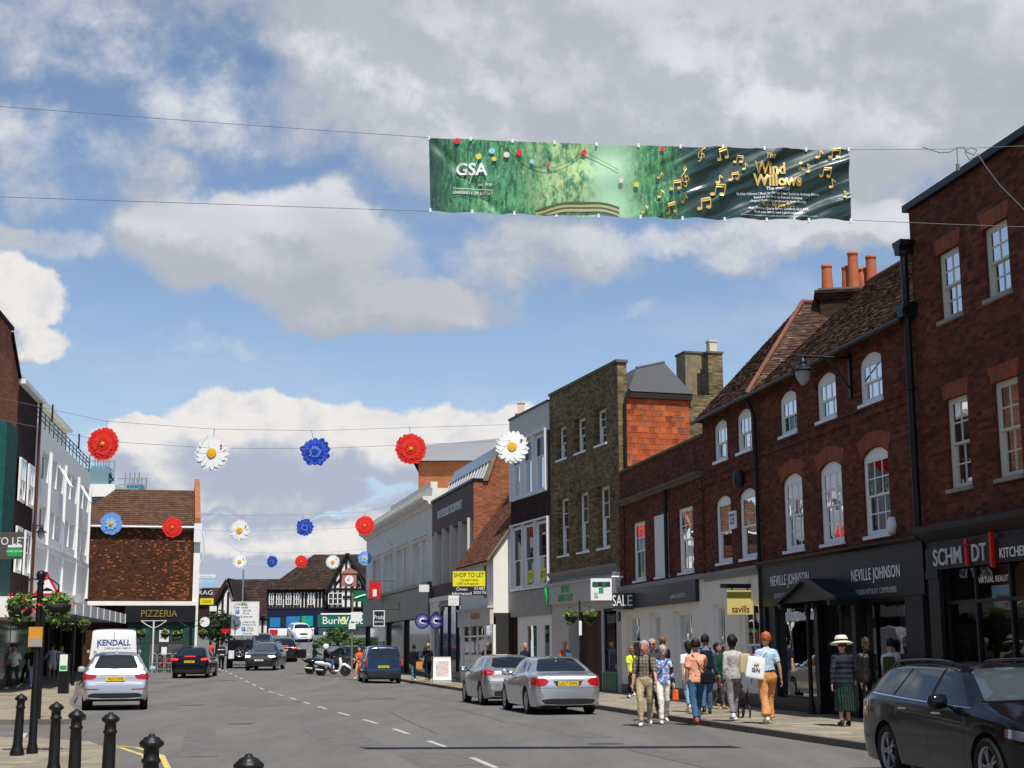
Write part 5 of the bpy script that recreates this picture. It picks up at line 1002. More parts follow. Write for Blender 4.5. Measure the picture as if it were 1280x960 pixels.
 for zz in (zt1, zt2):p.prism([(xx-.20, zz), (xx+.20, zz), (xx+.17, zz-.1), (xx+.12, zz-.14), (xx+.10, zz-.28), (xx-.10, zz-.28), (xx-.12, zz-.14), (xx-.17, zz-.1)], yy-.17, yy+.15)
 p.tube([(xx, yy, zt1-.2), (xx, yy, zb_)], .075, 10); p.tube([(xx, yy, zb_+2.7), (xx, yy, zb_+2.78)], .09, 10); p.build('hopper_downpipe', MATS['iron'], root)
 return B
B2=b2()
def chimney(name, label, loc, w, d, h, pots, mat='brick_stock', rz=0., potmat='terracotta', pot_r=.13, hs=None, cap='stone_mossy', corbel=True):
 t=thing(name, label, 'chimney', loc, rz); m=MB(); m.box(-w/2, -d/2, -2.5, w/2, d/2, h);
 if corbel:
  for i in range(3):e=.05*(i+1); m.box(-w/2-e, -d/2-e, h+.09*i, w/2+e, d/2+e, h+.09*(i+1));
  h+=.27
 m.build('stack', MATS[mat], t); c=MB(); c.box(-w/2-.04, -d/2-.04, h+.001, w/2+.04, d/2+.04, h+.08); c.build('cap', MATS[cap], t)
 for i, p in enumerate(pots):
  hh=hs[i]if hs else .75; q=MB(); r=pot_r
  if potmat=='pot_buff':q.box(-.16, -.16, 0, .16, .16, hh); q.box(-.19, -.19, hh+.001, .19, .19, hh+.06)
  else:q.lathe([(r*1.12, 0), (r*1.08, .08), (r*.92, hh*.85), (r*.90, hh-.1), (r*1.02, hh-.08), (r*1.02, hh), (r*.8, hh), (r*.75, hh*.5)], 14)
  q.build('chimney_pot', MATS[potmat], t, (p[0], p[1], h+.08))
 return t
def b3():
 B=Fac('shop_building', 'red brick house with paired arched windows above the cream estate agency', A_sav, A_low)
 root, L=B.root, B.L; up=B.row([(892, 909, 524, 574), (921, 939, 511.8, 564.7)]); lo=B.row([(894.7, 914.7, 618.8, 702), (925, 945, 610, 698.7)])
 ze=B2.px(1131, 392)[1]+B2.z0-B.z0; zc=B.px(918, 712)[1]; up=[(*h, .14)for h in up]; lo=[(*h, .15)for h in lo]; m=MB()
 wall_holes(m, 0, L, zc, ze, up+lo, depth=.12); m.quad((0, 0, zc), (0, 0, ze), (0, -7, ze), (0, -7, zc)); m.quad((L, 0, zc), (L, 0, ze), (L, -4.3, ze+4.6), (L, -8.6, ze), (L, -8.6, zc))if 0 else m.quad((L, 0, zc), (L, 0, ze), (L, -8.6, ze), (L, -8.6, zc))
 m.build('wall', MATS['brick_red'], root); zb=B.px(918, 590)[1]; k=MB(); k.box(.1, 0, zb-.1, L-.05, .04, zb+.08); k.box(.1, 0, zb+.08, L-.05, .07, zb+.13); k.build('string_course', MATS['brick_red'], root)
 lining(root, L, ze-.1, -1.3, (zc, (lo[0][3]+up[0][2])/2))
 for h in up:window(root, h, 3, (1, 1), sill=.05, curtain='mix')
 for h in lo:window(root, h, 1, (1, 1), sill=.05, curtain='mix', fw=.075)
 D=3.3; xa, zr=B.px(1003, 379, -D); r=MB(); x2=.0; ey=ze-.22; tiles(r, (L+.1, .28, ey), (x2, .28, ey), (xa-.02, -D, zr), (xa+.02, -D, zr))
 tiles(r, (x2, .28, ey), (x2, -9, ey), (xa, -9, zr), (xa, -D, zr), row=.12); r.quad((L+.1, .28, ey), (L+.1, -9, ey), (xa, -9, zr), (xa, -D, zr)); r.build('roof', MATS['roof_tile'], root)
 rd=MB(); rd.tube([(x2, .28, ey+.06), (xa, -D, zr+.04)], .065, 8); rd.tube([(xa, -D, zr+.04), (xa, -9, zr+.04)], .08, 8); rd.build('ridge_tiles', MATS['ridge'], root)
 gt=MB(); gt.tube([(0, .33, ze-.23), (L, .33, ze-.25)], .055, 8); gt.build('gutter', MATS['iron'], root)
 f=MB(); cornice(f, 0, L, zc-.22, [(.08, 0), (.10, .08), (.20, .14), (.20, .22)]); f.build('shop_cornice', MATS['lead'], root)
 z1=B.px(935, 752)[1]; z0=B.px(935, 860)[1]; wx=B.row([(926, 950, 752, 855), (897, 909, 752, 858)]); h1=wx[0]; h1=(B.px(951, 800)[0], B.px(926, 800)[0], .75, z1); h2=(B.px(908, 800)[0], B.px(893, 800)[0], .75, z1)
 s=MB(); wall_holes(s, 0, L, .45, zc-.22, [h1, h2], y=.03, depth=.2); s.build('shop_wall', MATS['render_cream'], root); p=MB(); p.box(0, -.05, -.2, L, .06, .45); p.build('plinth', MATS['paint_shop_navy'], root)
 for h in (h1, h2):window(root, h, 2, (1, 1), y=.03, depth=.15, fw=.07, meeting=.45, frame='win_white')
 lining(root, L, zc, -1.8)
 x, z=B.px(917, 650); q=MB(); q.box(x-.28, 0, z-.24, x+.28, .04, z+.24); o=q.build('plaque', MATS['sign_white'], root); text('MERROW\nHOUSE\nOFFICES', o, .11, (x, .045, z+.02), MATS['ink'], .001)
 x, z=B.px(929, 600); q=MB(); q.lathe([(.10, 0), (.16, .1), (.16, .35), (.08, .45)], 10, (x, .12)); o=q.build('alarm_box', MATS['paint_shop_navy'], root, (0, 0, z-.2))
 return B
B3=b3()
def b4():
 B=Fac('shop_building', 'low dark red brick building with a parapet and a long dark fascia', A_low, A_stock)
 root, L=B.root, B.L; wn=B.row([(791.8, 807, 651, 726.5), (820, 835.5, 643.5, 717.5), (848, 867, 634.5, 716.5)]); ztop=B.px(828, 568)[1]; zg=B.px(828, 611)[1]; zf1=B.px(825, 731)[1]; zf0=B.px(825, 757)[1]
 m=MB(); wall_holes(m, 0, L, zf1, ztop, [wn[0], wn[2]], depth=.12); shell(m, L, ztop, 7)
 for x in (.35, L-.35):
  for i in range(9):m.box(x-.3, 0, zf1+.1+i*.36, x+.3, .05, zf1+.36+i*.36)if zf1+.36+i*.36<zg else None
 m.build('wall', MATS['brick_red'], root); c=MB(); c.box(0, -.3, ztop, L, .08, ztop+.07); c.build('coping', MATS['stone_mossy'], root)
 g=MB(); cornice(g, 0, L, zg-.1, [(.12, 0), (.15, .07), (.25, .10), (.25, .16)]); g.build('string_course', MATS['stone_mossy'], root)
 lining(root, L, zg, -1.3, (zf1, ))
 for h in (wn[0], wn[2]):window(root, h, 3, (2, 1), sill=.06, curtain='mix')
 h=wn[1]; q=MB(); q.box(h[0], -.02, h[2], h[1], .03, h[3]); q.box(h[0]-.05, -.02, h[2]-.08, h[1]+.05, .08, h[2]-.001); q.build('blind_window', MATS['render_white'], root)
 x=B.px(836.5, 680)[0]; p=MB(); p.tube([(x, .1, zg-.1), (x, .1, zf1+.05)], .06, 8); p.build('drainpipe', MATS['iron'], root)
 f=MB(); xa=B.px(875, 740)[0]; f.box(xa, .03, zf0, L-.02, .14, zf1-.02); f.build('fascia', MATS['paint_shop_navy'], root); s=MB()
 s.box(0, -.02, zf1-.02, L, .16, zf1+.12); s.build('lead_flashing', MATS['lead'], root)
 xx, zz=B.px(855, 744); text('guildford.co  01483 745 70 03', root, .20, (B.px(853, 744)[0], .145, zf0+.22), MATS['letter_grey'], .002, sx=.62)
 hs=[]
 for(a, b)in ((827, 812), (866, 842), (801, 783)):hs.append((B.px(a, 800)[0], B.px(b, 800)[0], .78, zf0-.22))
 s=MB(); wall_holes(s, 0, L, .42, zf0, hs, y=.02, depth=.28); s.quad((0, .02, zf0), (L, .02, zf0), (L, .02, zf1), (0, .02, zf1)); s.build('shop_wall', MATS['render_cream'], root); p=MB(); p.box(0, -.05, -.2, L, .06, .42); p.build('plinth', MATS['paint_shop_navy'], root)
 for h in hs:window(root, h, 1, (1, 1), y=.02, depth=.22, fw=.08, meeting=.55)
 x, z=B.px(774, 771); q=MB(); q.lathe([(.17, 0), (.17, .03), (.12, .03), (.12, 0)], 16, M4=Matrix.Translation((x-.12, .03, z))@Matrix.Rotation(R(-90), 4, 'X')); q.build('round_lamp', MATS['iron'], root)
 return B
B4=b4()
def b5():
 B=Fac('shop_building', 'three storey yellow brick building with orange tile hanging on its flank', A_stock, B_brown)
 root, L=B.root, B.L; up=B.row([(695.2, 708, 533, 573.5), (718, 731.5, 521, 564.5), (743, 757.5, 509, 556)]); lo=B.row([(697, 711, 622, 695), (721, 735.5, 614.5, 690), (746.5, 762, 606, 683)])
 ztop=B.px(730, 474)[1]; zc=B.px(735, 710)[1]; m=MB(); wall_holes(m, 0, L, zc, ztop, up+lo, depth=.30); De=7
 m.quad((0, 0, 0), (0, 0, ztop), (0, -.35, ztop), (0, -.35, 0)); zs=ztop-1.05; m.quad((0, -.35, 0), (0, -.35, zs), (0, -De, zs), (0, -De, 0)); m.quad((L, 0, 0), (L, -De, 0), (L, -De, ztop), (L, 0, ztop)); m.quad((0, -.35, zs), (0, -.35, ztop), (L, -.35, ztop), (L, -.35, zs)); m.build('wall', MATS['brick_stock'], root)
 c=MB(); c.box(-.06, -.40, ztop, L, .07, ztop+.10); c.build('parapet_coping', MATS['stone_mossy'], root); lining(root, L, zs, -1.3, (zc, (lo[0][3]+up[0][2])/2))
 for h in up:window(root, h, 2, (2, 2), depth=.26, sill=.04, curtain='mix')
 for h in lo:window(root, h, 2, (2, 2), depth=.26, sill=.04, curtain='mix')
 y1, _=B.pxx(861, 530, 0); zlo=B.pxx(800, 583, 0)[1]; t=MB(); y0=B.pxx(781.5, 530, 0)[0]; tiles(t, (-.05, y1, zlo), (-.05, y0, zlo), (-.03, y0, zs-.25), (-.03, y1, zs-.25), row=.19, tw=.22, lift=.035); t.build('hung_tiles', MATS['hung_tile'], root)
 e=MB(); e.box(-.14, y1-.1, zs-.24, .0, -.3, zs-.05); e.build('eaves_board', MATS['wood_dark'], root); pp=MB(); yp=B.pxx(777, 530, 0)[0]; pp.tube([(-.12, -.40, zs+.05), (-.12, yp-.1, zs-.35), (-.12, yp-.08, zlo-.1)], .06, 8); pp.build('drainpipe', MATS['iron'], root)
 xr_, =[B.pxx(828, 453, 1.8)[0]]; zr=B.pxx(828, 453, 1.8)[1]; r=MB(); yA=-.36; yB=y1-.15
 xA, zA=1.3, B.pxx(812, 461, 1.3)[1]; P_=[(-.12, yA, zs), (-.12, yB, zs), (xA, yA-.9, zA), (xA+.5, yB+.3, zr), (L, yA, zs), (L, yB-2, zs), (L, yA-.9, zA), (L, yB, zr)]; r.add(P_, [(0, 1, 3, 2), (0, 2, 6, 4), (2, 3, 7, 6), (1, 5, 7, 3)], 0, .4); r.tube([P_[2], P_[3]], .06, 5); r.build('roof', MATS['slate'], root)
 k=MB(); cornice(k, 0, L, zc-.28, [(.06, 0), (.08, .1), (.18, .2), (.20, .28)]); k.build('cornice', MATS['lead'], root)
 zf1=B.px(735, 727)[1]; zf0=B.px(735, 752)[1]; f=MB(); f.box(.35, .0, zf0, L+.3, .14, zf1); f.box(.3, 0, zf1+.002, L+.35, .2, zf1+.08); f.build('fascia', MATS['render_grey'], root)
 text('PHYSIO\nKINGS CHOP', root, .36, (B.px(711, 738)[0], .15, (zf0+zf1)/2), MATS['sign_bright_green'], .01, sx=.8); q=MB(); x=B.px(689, 738)[0]; q.tube([(x, .16, zf0-.15), (x-.05, .2, zf0+.3), (x+.1, .2, zf1-.1)], [.03, .08, .10], 8); q.build('green_bird_emblem', MATS['sign_bright_green'], root)
 hd=(B.px(752, 800)[0], B.px(711, 800)[0], 0, zf0-.35); hw=(B.px(771, 800)[0], B.px(754, 800)[0], .8, zf0-.3); s=MB(); wall_holes(s, 0, L, -.2, zc-.28, [hd, hw], y=.0, depth=.45); s.build('shop_wall', MATS['render_grey'], root)
 d=MB(); d.box(hd[0], -.5, 0, hd[1], -.44, hd[3]); dd=d.build('door', MATS['wood_door'], root); k=MB(); k.box((hd[0]+hd[1])/2-.01, -.44, .0, (hd[0]+hd[1])/2+.01, -.43, hd[3]); k.build('door_joint', MATS['gap'], dd)
 window(root, hw, 1, (1, 1), depth=.1, frame='iron', meeting=.35); q=MB(); q.box(hw[0], -.04, .1, hw[1], .04, .78); o=q.build('green_panel', MATS['sign_green'], root); text('KITCHEN\nDINER', o, .16, ((hw[0]+hw[1])/2, .045, .5), MATS['letter_gold'], .002)
 s=MB(); s.box(-.02, .0, zf0-.4, .30, .22, zc-.3); s.build('corner_pilaster', MATS['render_white'], root)
 return B, zs
B5, zs5=b5()
def b6():
 B=Fac('shop_building', 'modern dark brown brick building with white framed window bays', B_brown, B_end)
 root, L=B.root, B.L; ztop=B.px(662, 514.5)[1]; zp=B.px(662, 548)[1]; m=MB()
 ub=(B.px(684, 580)[0], B.px(640, 580)[0], B.px(662, 618)[1], zp); lb=(B.px(687, 690)[0], B.px(641, 690)[0], B.px(664, 734)[1], B.px(664, 654)[1]); zc=B.px(662, 738)[1]
 wall_holes(m, 0, L, zc, zp, [ub, lb], depth=.06); shell(m, L, ztop-.1, 8); m.build('wall', MATS['brick_dark'], root); p=MB(); p.box(0, -.1, zp, L, .06, ztop); p.build('roof_fascia', MATS['zinc_pale'], root); c=MB(); c.box(0, -.3, ztop+.001, L, .12, ztop+.08); c.build('coping', MATS['iron'], root)
 lining(root, L, zp, -1.2, (zc, (lb[3]+ub[2])/2))
 for bay in (ub, lb):
  w=(bay[1]-bay[0])/3
  for i in range(3):h=(bay[0]+w*i+.04, bay[0]+w*(i+1)-.04, bay[2], bay[3]); window(root, h, 1, (1, 1), y=.03, depth=.1, fw=.09, frame='win_white', meeting=.62 if bay is ub else .45)
  f=MB()
  for i in range(4):x=bay[0]+w*i; f.box(x-.045, -.1, bay[2]-.05, x+.045, .13, bay[3]+.04)
  f.box(bay[0], -.1, bay[2]-.09, bay[1], .12, bay[2]-.001); f.box(bay[0]-.05, -.1, bay[3]+.041, bay[1]+.05, .15, bay[3]+.1); f.build('window_fins', MATS['white_metal'], root)
 for i, tx in ((0, 'LET'), (1, 'TO')):
  x=lb[0]+(lb[1]-lb[0])*(i+.5)/3; q=MB(); q.box(x-.32, .0, lb[2]+.2, x+.32, .01, lb[2]+.7); o=q.build('window_poster', MATS['sign_yellow'], root); text(tx, o, .36, (x, .015, lb[2]+.44), MATS['ink'], .002)
 z0=B.px(665, 770)[1]; f=MB(); f.box(0, -.02, z0, L, .06, zc-.001); f.build('concrete_band', MATS['conc'], root); s=MB(); hs=[(B.px(687, 800)[0], B.px(676, 800)[0], .1, z0-.3), (B.px(671, 800)[0], B.px(655, 800)[0], .5, z0-.3)]
 wall_holes(s, 0, L-.9, -.2, z0, hs, y=0, depth=.2); s.build('shop_wall', MATS['render_white'], root); s=MB(); s.box(L-.9, -.3, -.2, L, 0, z0); s.build('brick_pier', MATS['brick_dark'], root)
 for h in hs:window(root, h, 1, (1, 1), depth=.1, fw=.06, meeting=False)
 return B
B6=b6()
def b7():
 B=Fac('shop_building', 'small white rendered shop with a steep brown tiled roof and white gable', G0, G1)
 root, L=B.root, B.L; ze=B.px(596, 699)[1]; z1=B.px(600, 752)[1]; zs=B.px(600, 768)[1]; D=3.2; zr=ze+4.6; m=MB()
 zv=B.pxx(637, 640, 0)
 m.quad((0, 0, zs), (L, 0, zs), (L, 0, ze), (0, 0, ze)); m.add([(0, 0, zs), (0, 0, ze), (0, -D, zr), (0, -D*2, ze), (0, -D*2, zs)], [(0, 1, 2, 3, 4)]); m.add([(L, 0, zs), (L, 0, ze), (L, -D, zr), (L, -D*2, ze), (L, -D*2, zs)], [(0, 1, 2, 3, 4)]); m.quad((0, 0, zs), (L, 0, zs), (L, -D*2, zs), (0, -D*2, zs)); m.build('wall', MATS['render_white'], root)
 r=MB(); tiles(r, (L+.05, .3, ze-.25), (-.12, .3, ze-.25), (-.12, -D, zr), (L+.05, -D, zr), row=.12); r.quad((0, -D, zr), (L, -D, zr), (L, -2*D, ze), (0, -2*D, ze)); r.quad((-.1, .27, ze-.3), (L, .27, ze-.3), (L, -D, zr-.06), (-.1, -D, zr-.06)); r.build('roof', MATS['roof_tile_red'], root)
 v=MB(); v.prism([(.3, ze-.32), (.3, ze-.2), (-D, zr+.02), (-D, zr-.12)], -.16, -.121, axis='x'); v.build('bargeboard', MATS['stone'], root)
 f=MB(); f.box(-.02, .0, zs-.5, L, .16, z1-.35); f.box(-.06, 0, z1-.349, L+.02, .28, z1-.27); f.build('fascia', MATS['zinc_pale'], root); text('OXSHOPS', root, .38, (L*.42, .18, (zs-.5+z1-.35)/2+.05), MATS['letter_gold'], .02, sx=1.1)
 z2=zs-.5; s=MB(); s.box(0, -.1, -.2, .25, .02, z2); s.box(L-.25, -.1, -.2, L, .02, z2); s.box(0, -.1, -.2, L, 0, .45); s.build('shopfront', MATS['render_white'], root); w=MB(); g=MB()
 for i in range(5):x=.3+(L-.6)*i/4; w.box(x-.05, -.1, .45, x+.05, -.02, z2)
 w.box(.25, -.1, z2-.5, L-.25, -.02, z2-.42); w_=w.build('shop_window', MATS['win_white'], root); g.quad((.25, -.06, .45), (L-.25, -.06, .45), (L-.25, -.06, z2), (.25, -.06, z2)); g.build('pane', MATS['shop_glass'], w_)
 q=MB(); q.box(-.02, -3, -.2, .0, -.1, zs); q.box(0, -3, 0, L, -2.9, zs); q.build('shop_interior', MATS['interior'], root)
 w2=MB(); g2=MB()
 for y in (-.1, -1.0):w2.box(-.05, y-.06, -.1, .0, y, zs)
 return B
B7=b7()
def b8():
 B=Fac('office_building', 'brown fronted office block with tall fins and an orange brick flank', H0, H1)
 root, L=B.root, B.L; zt=B.px(566, 615)[1]; zw1=B.px(566, 659)[1]; zw0=B.px(566, 727)[1]; zb=B.px(560, 742)[1]; m=MB()
 m.quad((0, 0, zw1), (L, 0, zw1), (L, 0, zt), (0, 0, zt)); m.quad((0, 0, zb-.3), (L, 0, zb-.3), (L, 0, zw0), (0, 0, zw0)); m.quad((0, -.5, zw0), (L, -.5, zw0), (L, -.5, zw1), (0, -.5, zw1)); m.quad((0, 0, zw0), (L, 0, zw0), (L, -.5, zw0), (0, -.5, zw0)); m.quad((0, 0, zw1), (L, 0, zw1), (L, -.5, zw1), (0, -.5, zw1)); m.build('wall', MATS['brown_clad'], root)
 De=8.; yk, zk=B.pxx(606, 602, 0); yt, zt2=B.pxx(624, 556, 0)
 f=MB(); f.add([(0, 0, -.2), (0, 0, zt), (0, yk, zt), (0, yt, zt2), (0, yt-1, zt2), (0, -De, zt2), (0, -De, -.2)], [(0, 1, 2, 3, 4, 5, 6)]); f.build('flank_wall', MATS['brick_bright'], root)
 r=MB(); r.quad((0, yt, zt2), (L, yt, zt2), (L, -De, zt2), (0, -De, zt2)); r.quad((0, -.1, zt-.05), (L, -.1, zt-.05), (L, yk, zt-.05), (0, yk, zt-.05)); r.quad((L, yk, zt), (L, yt, zt2), (L, -De, zt2), (L, -De, zt)); r.build('roof', MATS['lead'], root)
 g=MB(); P=lambda t, x:(x, yk+(yt-yk)*t, zt+(zt2-zt)*t); g.quad(P(0, 0), P(0, L), P(1, L), P(1, 0)); gl=MB(); n=14
 for i in range(n+1):x=.2+(L-.4)*i/n; gl.prism([(P(.05, 0)[1]+.03, P(.05, 0)[2]), (P(.62, 0)[1]+.05, P(.62, 0)[2]), (P(.62, 0)[1]-.05, P(.62, 0)[2]), (P(.05, 0)[1]-.05, P(.05, 0)[2])], x-.04, x+.04, axis='x')
 for t in (.03, .63):gl.box(0, P(t, 0)[1]-.06, P(t, 0)[2]-.05, L, P(t, 0)[1]+.08, P(t, 0)[2]+.06)
 g.build('roof_glazing', MATS['dim_glass'], root); gl.build('glazing_bars', MATS['white_metal'], root); k=MB(); k.box(-.05, yk-.1, zt, L, .1, zt+.12); k.build('parapet', MATS['iron'], root)
 v=MB(); v.prism([(yk+.1, zt), (yt+.1, zt2+.15), (yt-.1, zt2+.15), (yk-.15, zt)], -.12, .0, axis='x'); v.build('verge', MATS['stone'], root)
 fn=MB(); xs=[B.px(x, 700)[0]for x in (546, 556, 566, 577, 588)]
 for x in xs:fn=MB(); fn.box(x-.06, -.5, zw0, x+.06, .16, zw1+.1); fn.build('window_fin', MATS['fin_pale'], root)
 xs=[.3]+sorted(xs)+[L-.2]
 for a, b in zip(xs, xs[1:]):
  if b-a>.5:window(root, (a+.08, b-.08, zw0+.02, zw1-.02), 1, (1, 1), y=-.5, depth=-.06, fw=.06, glass='dim_glass', meeting=.35)
 text('HAYS SPECIALIST RECRUITMENT', root, .62, (B.px(562, 636)[0], .02, B.px(562, 638)[1]), MATS['letter_grey'], .02, sx=.78)
 f=MB(); f.box(0, -.1, zb-.35, L, .14, zb-.1); f.build('ledge', MATS['render_white'], root); z1=B.px(562, 762)[1]; s=MB(); s.box(L-.4, -.1, -.2, L, .1, zb-.35); s.box(L*.78, -.1, z1, L, .02, zb-.35); s.build('shopfront', MATS['render_white'], root); f=MB(); f.box(0, 0, z1+.2, L*.78, .12, zb-.5); f.build('fascia', MATS['paint_blue_black'], root)
 q=MB(); q.quad((0, -.12, 0), (L, -.12, 0), (L, -.12, z1+.4), (0, -.12, z1+.4)); q.build('shop_window', MATS['dim_glass'], root); w=MB()
 for i in range(6):x=.2+(L-.4)*i/5; w.box(x-.04, -.12, 0, x+.04, -.03, z1+.2)
 w.box(0, -.12, 0, L, -.02, .5); w.build('glazing_bars', MATS['paint_blue_black'], root)
 return B
M('brown_clad', (.075, .028, .018), .6, var=.15); M('fin_pale', (.62, .56, .46), .6); M('dim_glass', (.06, .07, .075), .06, spec=.8, var=.3, vscale=.6)
B8=b8()
def b9():
 B=Fac('classical_building', 'white classical terrace with a heavy cornice and pedimented windows', H1, K1)
 root, L=B.root, B.L; zt=B.px(500, 634)[1]; zc=B.px(500, 652)[1]; zb=B.px(500, 739)[1]; m=MB(); hs=[]
 for(a, b)in ((467.5, 471), (472, 475.5), (481, 485.5), (487, 491.5), (497, 502), (505, 510), (518, 523.5), (528, 534)):
  xa, xb=B.px(b, 700)[0], B.px(a, 700)[0]; hs.append((xa, xb))
 za, zb_=B.px(500, 735)[1], B.px(500, 688)[1]; H=[(a, b, za, zb_)for a, b in hs]
 wall_holes(m, 0, L, zb, zt, H, depth=.25); shell(m, L, zt, 9); m.build('wall', MATS['stucco'], root); lining(root, L, zc, -1., (zb, ))
 for h in H:window(root, h, 1, (1, 1), depth=.2, fw=.08, curtain='net')
 k=MB(); cornice(k, -.1, L+.1, zc-.1, [(.10, 0), (.14, .1), (.25, .14), (.28, .28), (.55, .36), (.58, .52), (.5, .55)]);
 for i in range(int(L/.55)):x=.25+i*.55; k.box(x, 0, zc+.12, x+.22, .5, zc+.25)
 k.box(0, -.3, zt, L*.55, .1, zt+.35); k.box(L*.55, -.3, zt, L, .1, zt+.12); k.build('cornice', MATS['stucco'], root)
 hd=MB()
 for i in range(0, 8, 2):
  xa, xb=hs[i+1][0]-.25, hs[i][1]+.25; z=zb_+.22; xa, xb=min(xa, xb), max(xa, xb)
  hd.box(xa, 0, z, xb, .22, z+.16); hd.box(xa+.08, 0, z-.2, xb-.08, .1, z-.001)
  if i==2:hd.prism([(xa, z+.161), (xb, z+.161), ((xa+xb)/2, z+.75)], 0, .2)
  for q in (xa+.02, xb-.2):hd.box(q, 0, za, q+.16, .10, z-.21)
 hd.build('window_hoods', MATS['stucco'], root)
 z1=B.px(510, 745)[1]; z2=B.px(510, 775)[1]; f=MB(); a, b=0, B.px(483, 760)[0]; f.box(a+.05, 0, z2, b, .2, z1+.3); f.box(0, 0, z1+.31, L, .34, z1+.5); f.build('fascia', MATS['fascia_bronze'], root); q=MB(); q.quad((0, -.15, -.2), (L, -.15, -.2), (L, -.15, z2+.1), (0, -.15, z2+.1)); q.build('shop_window', MATS['dim_glass'], root)
 f=MB(); f.box(b+.05, 0, z2-.1, L, .2, z1+.3); f.build('fascia', MATS['sign_dark'], root); s=MB()
 for x in (0.2, b-.2, b+1.2, L-.2, L*.35):s.box(x-.15, -.2, -.2, x+.15, .02, z2)
 s.build('shop_pilasters', MATS['iron'], root); s=MB(); x=B.px(478, 800)[0]; s.box(x-1.6, -.2, 2.2, x+1.6, .04, z2-.1); s.box(x-1.6, -.2, -.2, x-1.4, .04, 2.2); s.box(x+1.4, -.2, -.2, x+1.6, .04, 2.2); s.box(x-.06, -.2, -.2, x+.06, .04, 2.2); s.build('pale_shopfront', MATS['render_white'], root)
 text('Bill', root, .75, (B.px(502, 760)[0], .21, (z1+z2)/2+.1), MATS['letter_gold'], .02, sx=.8)
 return B
M('fascia_bronze', (.10, .085, .06), .4, var=.3, vscale=1.)
B9=b9()
p=B3.wpt(-.4, -4.9, B3.px(950, 480)[1]); zz=atY(1058, 362, 42.5).z; pc=atY(1060, 362, 43.2)
t=chimney('chimney', 'squat dark brick chimney with five tall orange pots behind the old tiled roofs', (pc.x+.02, 43.2, pc.z-.62), 1.75, .8, .25, [(-.62, 0), (-.02, .1), (.15, -.15), (.45, .15), (.68, -.1)], 'brick_dark', dA.angle_signed(Vector((0, 1)))*0+R(-10), hs=[.80, .75, 1.12, .68, 1.0], pot_r=.16)
q=atY(863, 455, 58.5); chimney('chimney', 'broad weathered stone coloured chimney stack without pots beside the slate roof', (q.x, 58.5, q.z-1.0), .85, .9, 1.35, [], 'stone', R(17), corbel=False)
q=atY(889, 470, 57.5); chimney('chimney', 'narrow brick chimney with one square buff pot above the tiled flank', (q.x+.05, 57.5, q.z-.6), .62, .62, 1.45, [(0, 0)], 'brick_stock', R(17), potmat='pot_buff', hs=[.42], corbel=False)
q=atY(654, 520, 69); chimney('chimney', 'small brick chimney with short buff and red pots behind the dark brown building', (q.x, 69, q.z-.6), .7, .5, .6, [(-.1, 0)], 'brick_stock', 0, hs=[.5], corbel=False, potmat='pot_buff')
q=atY(667, 520, 70); chimney('chimney', 'low capped chimney pot just right of the red topped one', (q.x, 70, q.z-.9), .5, .5, .6, [(0, 0)], 'brick_stock', 0, hs=[.2], corbel=False, potmat='pot_buff')
q=atY(514, 636, 97); chimney('chimney', 'little brick chimney on the roof of the white classical terrace', (q.x+.2, 97, q.z-.8), .9, .6, .9, [], 'brick_bright', 0, corbel=False)
def b10():
 a=atY(523, 600, 97); z1=atY(540, 577, 97).z; b=atY(567, 600, 97); t=thing('apartment_block', 'tall plain orange brick block with a grey roof edge behind the white terrace', 'building', (a.x, 97, 0), 0)
 m=MB(); w=b.x-a.x+4; m.box(0, 0, 0, w, 9, z1); m.build('wall', MATS['brick_orange'], t); r=MB(); r.add([(-.4, -.5, z1), (w, -.5, z1+.0), (w, 10, z1), (-.4, 10, z1), (-.4, 2, z1+1.3), (w, 2, z1+1.9), (w, 10, z1+1.5), (-.4, 10, z1+1.3)], [(0, 1, 5, 4), (4, 5, 6, 7), (0, 4, 7, 3), (1, 2, 6, 5), (3, 7, 6, 2)]); r.build('roof', MATS['lead'], t)
b10()
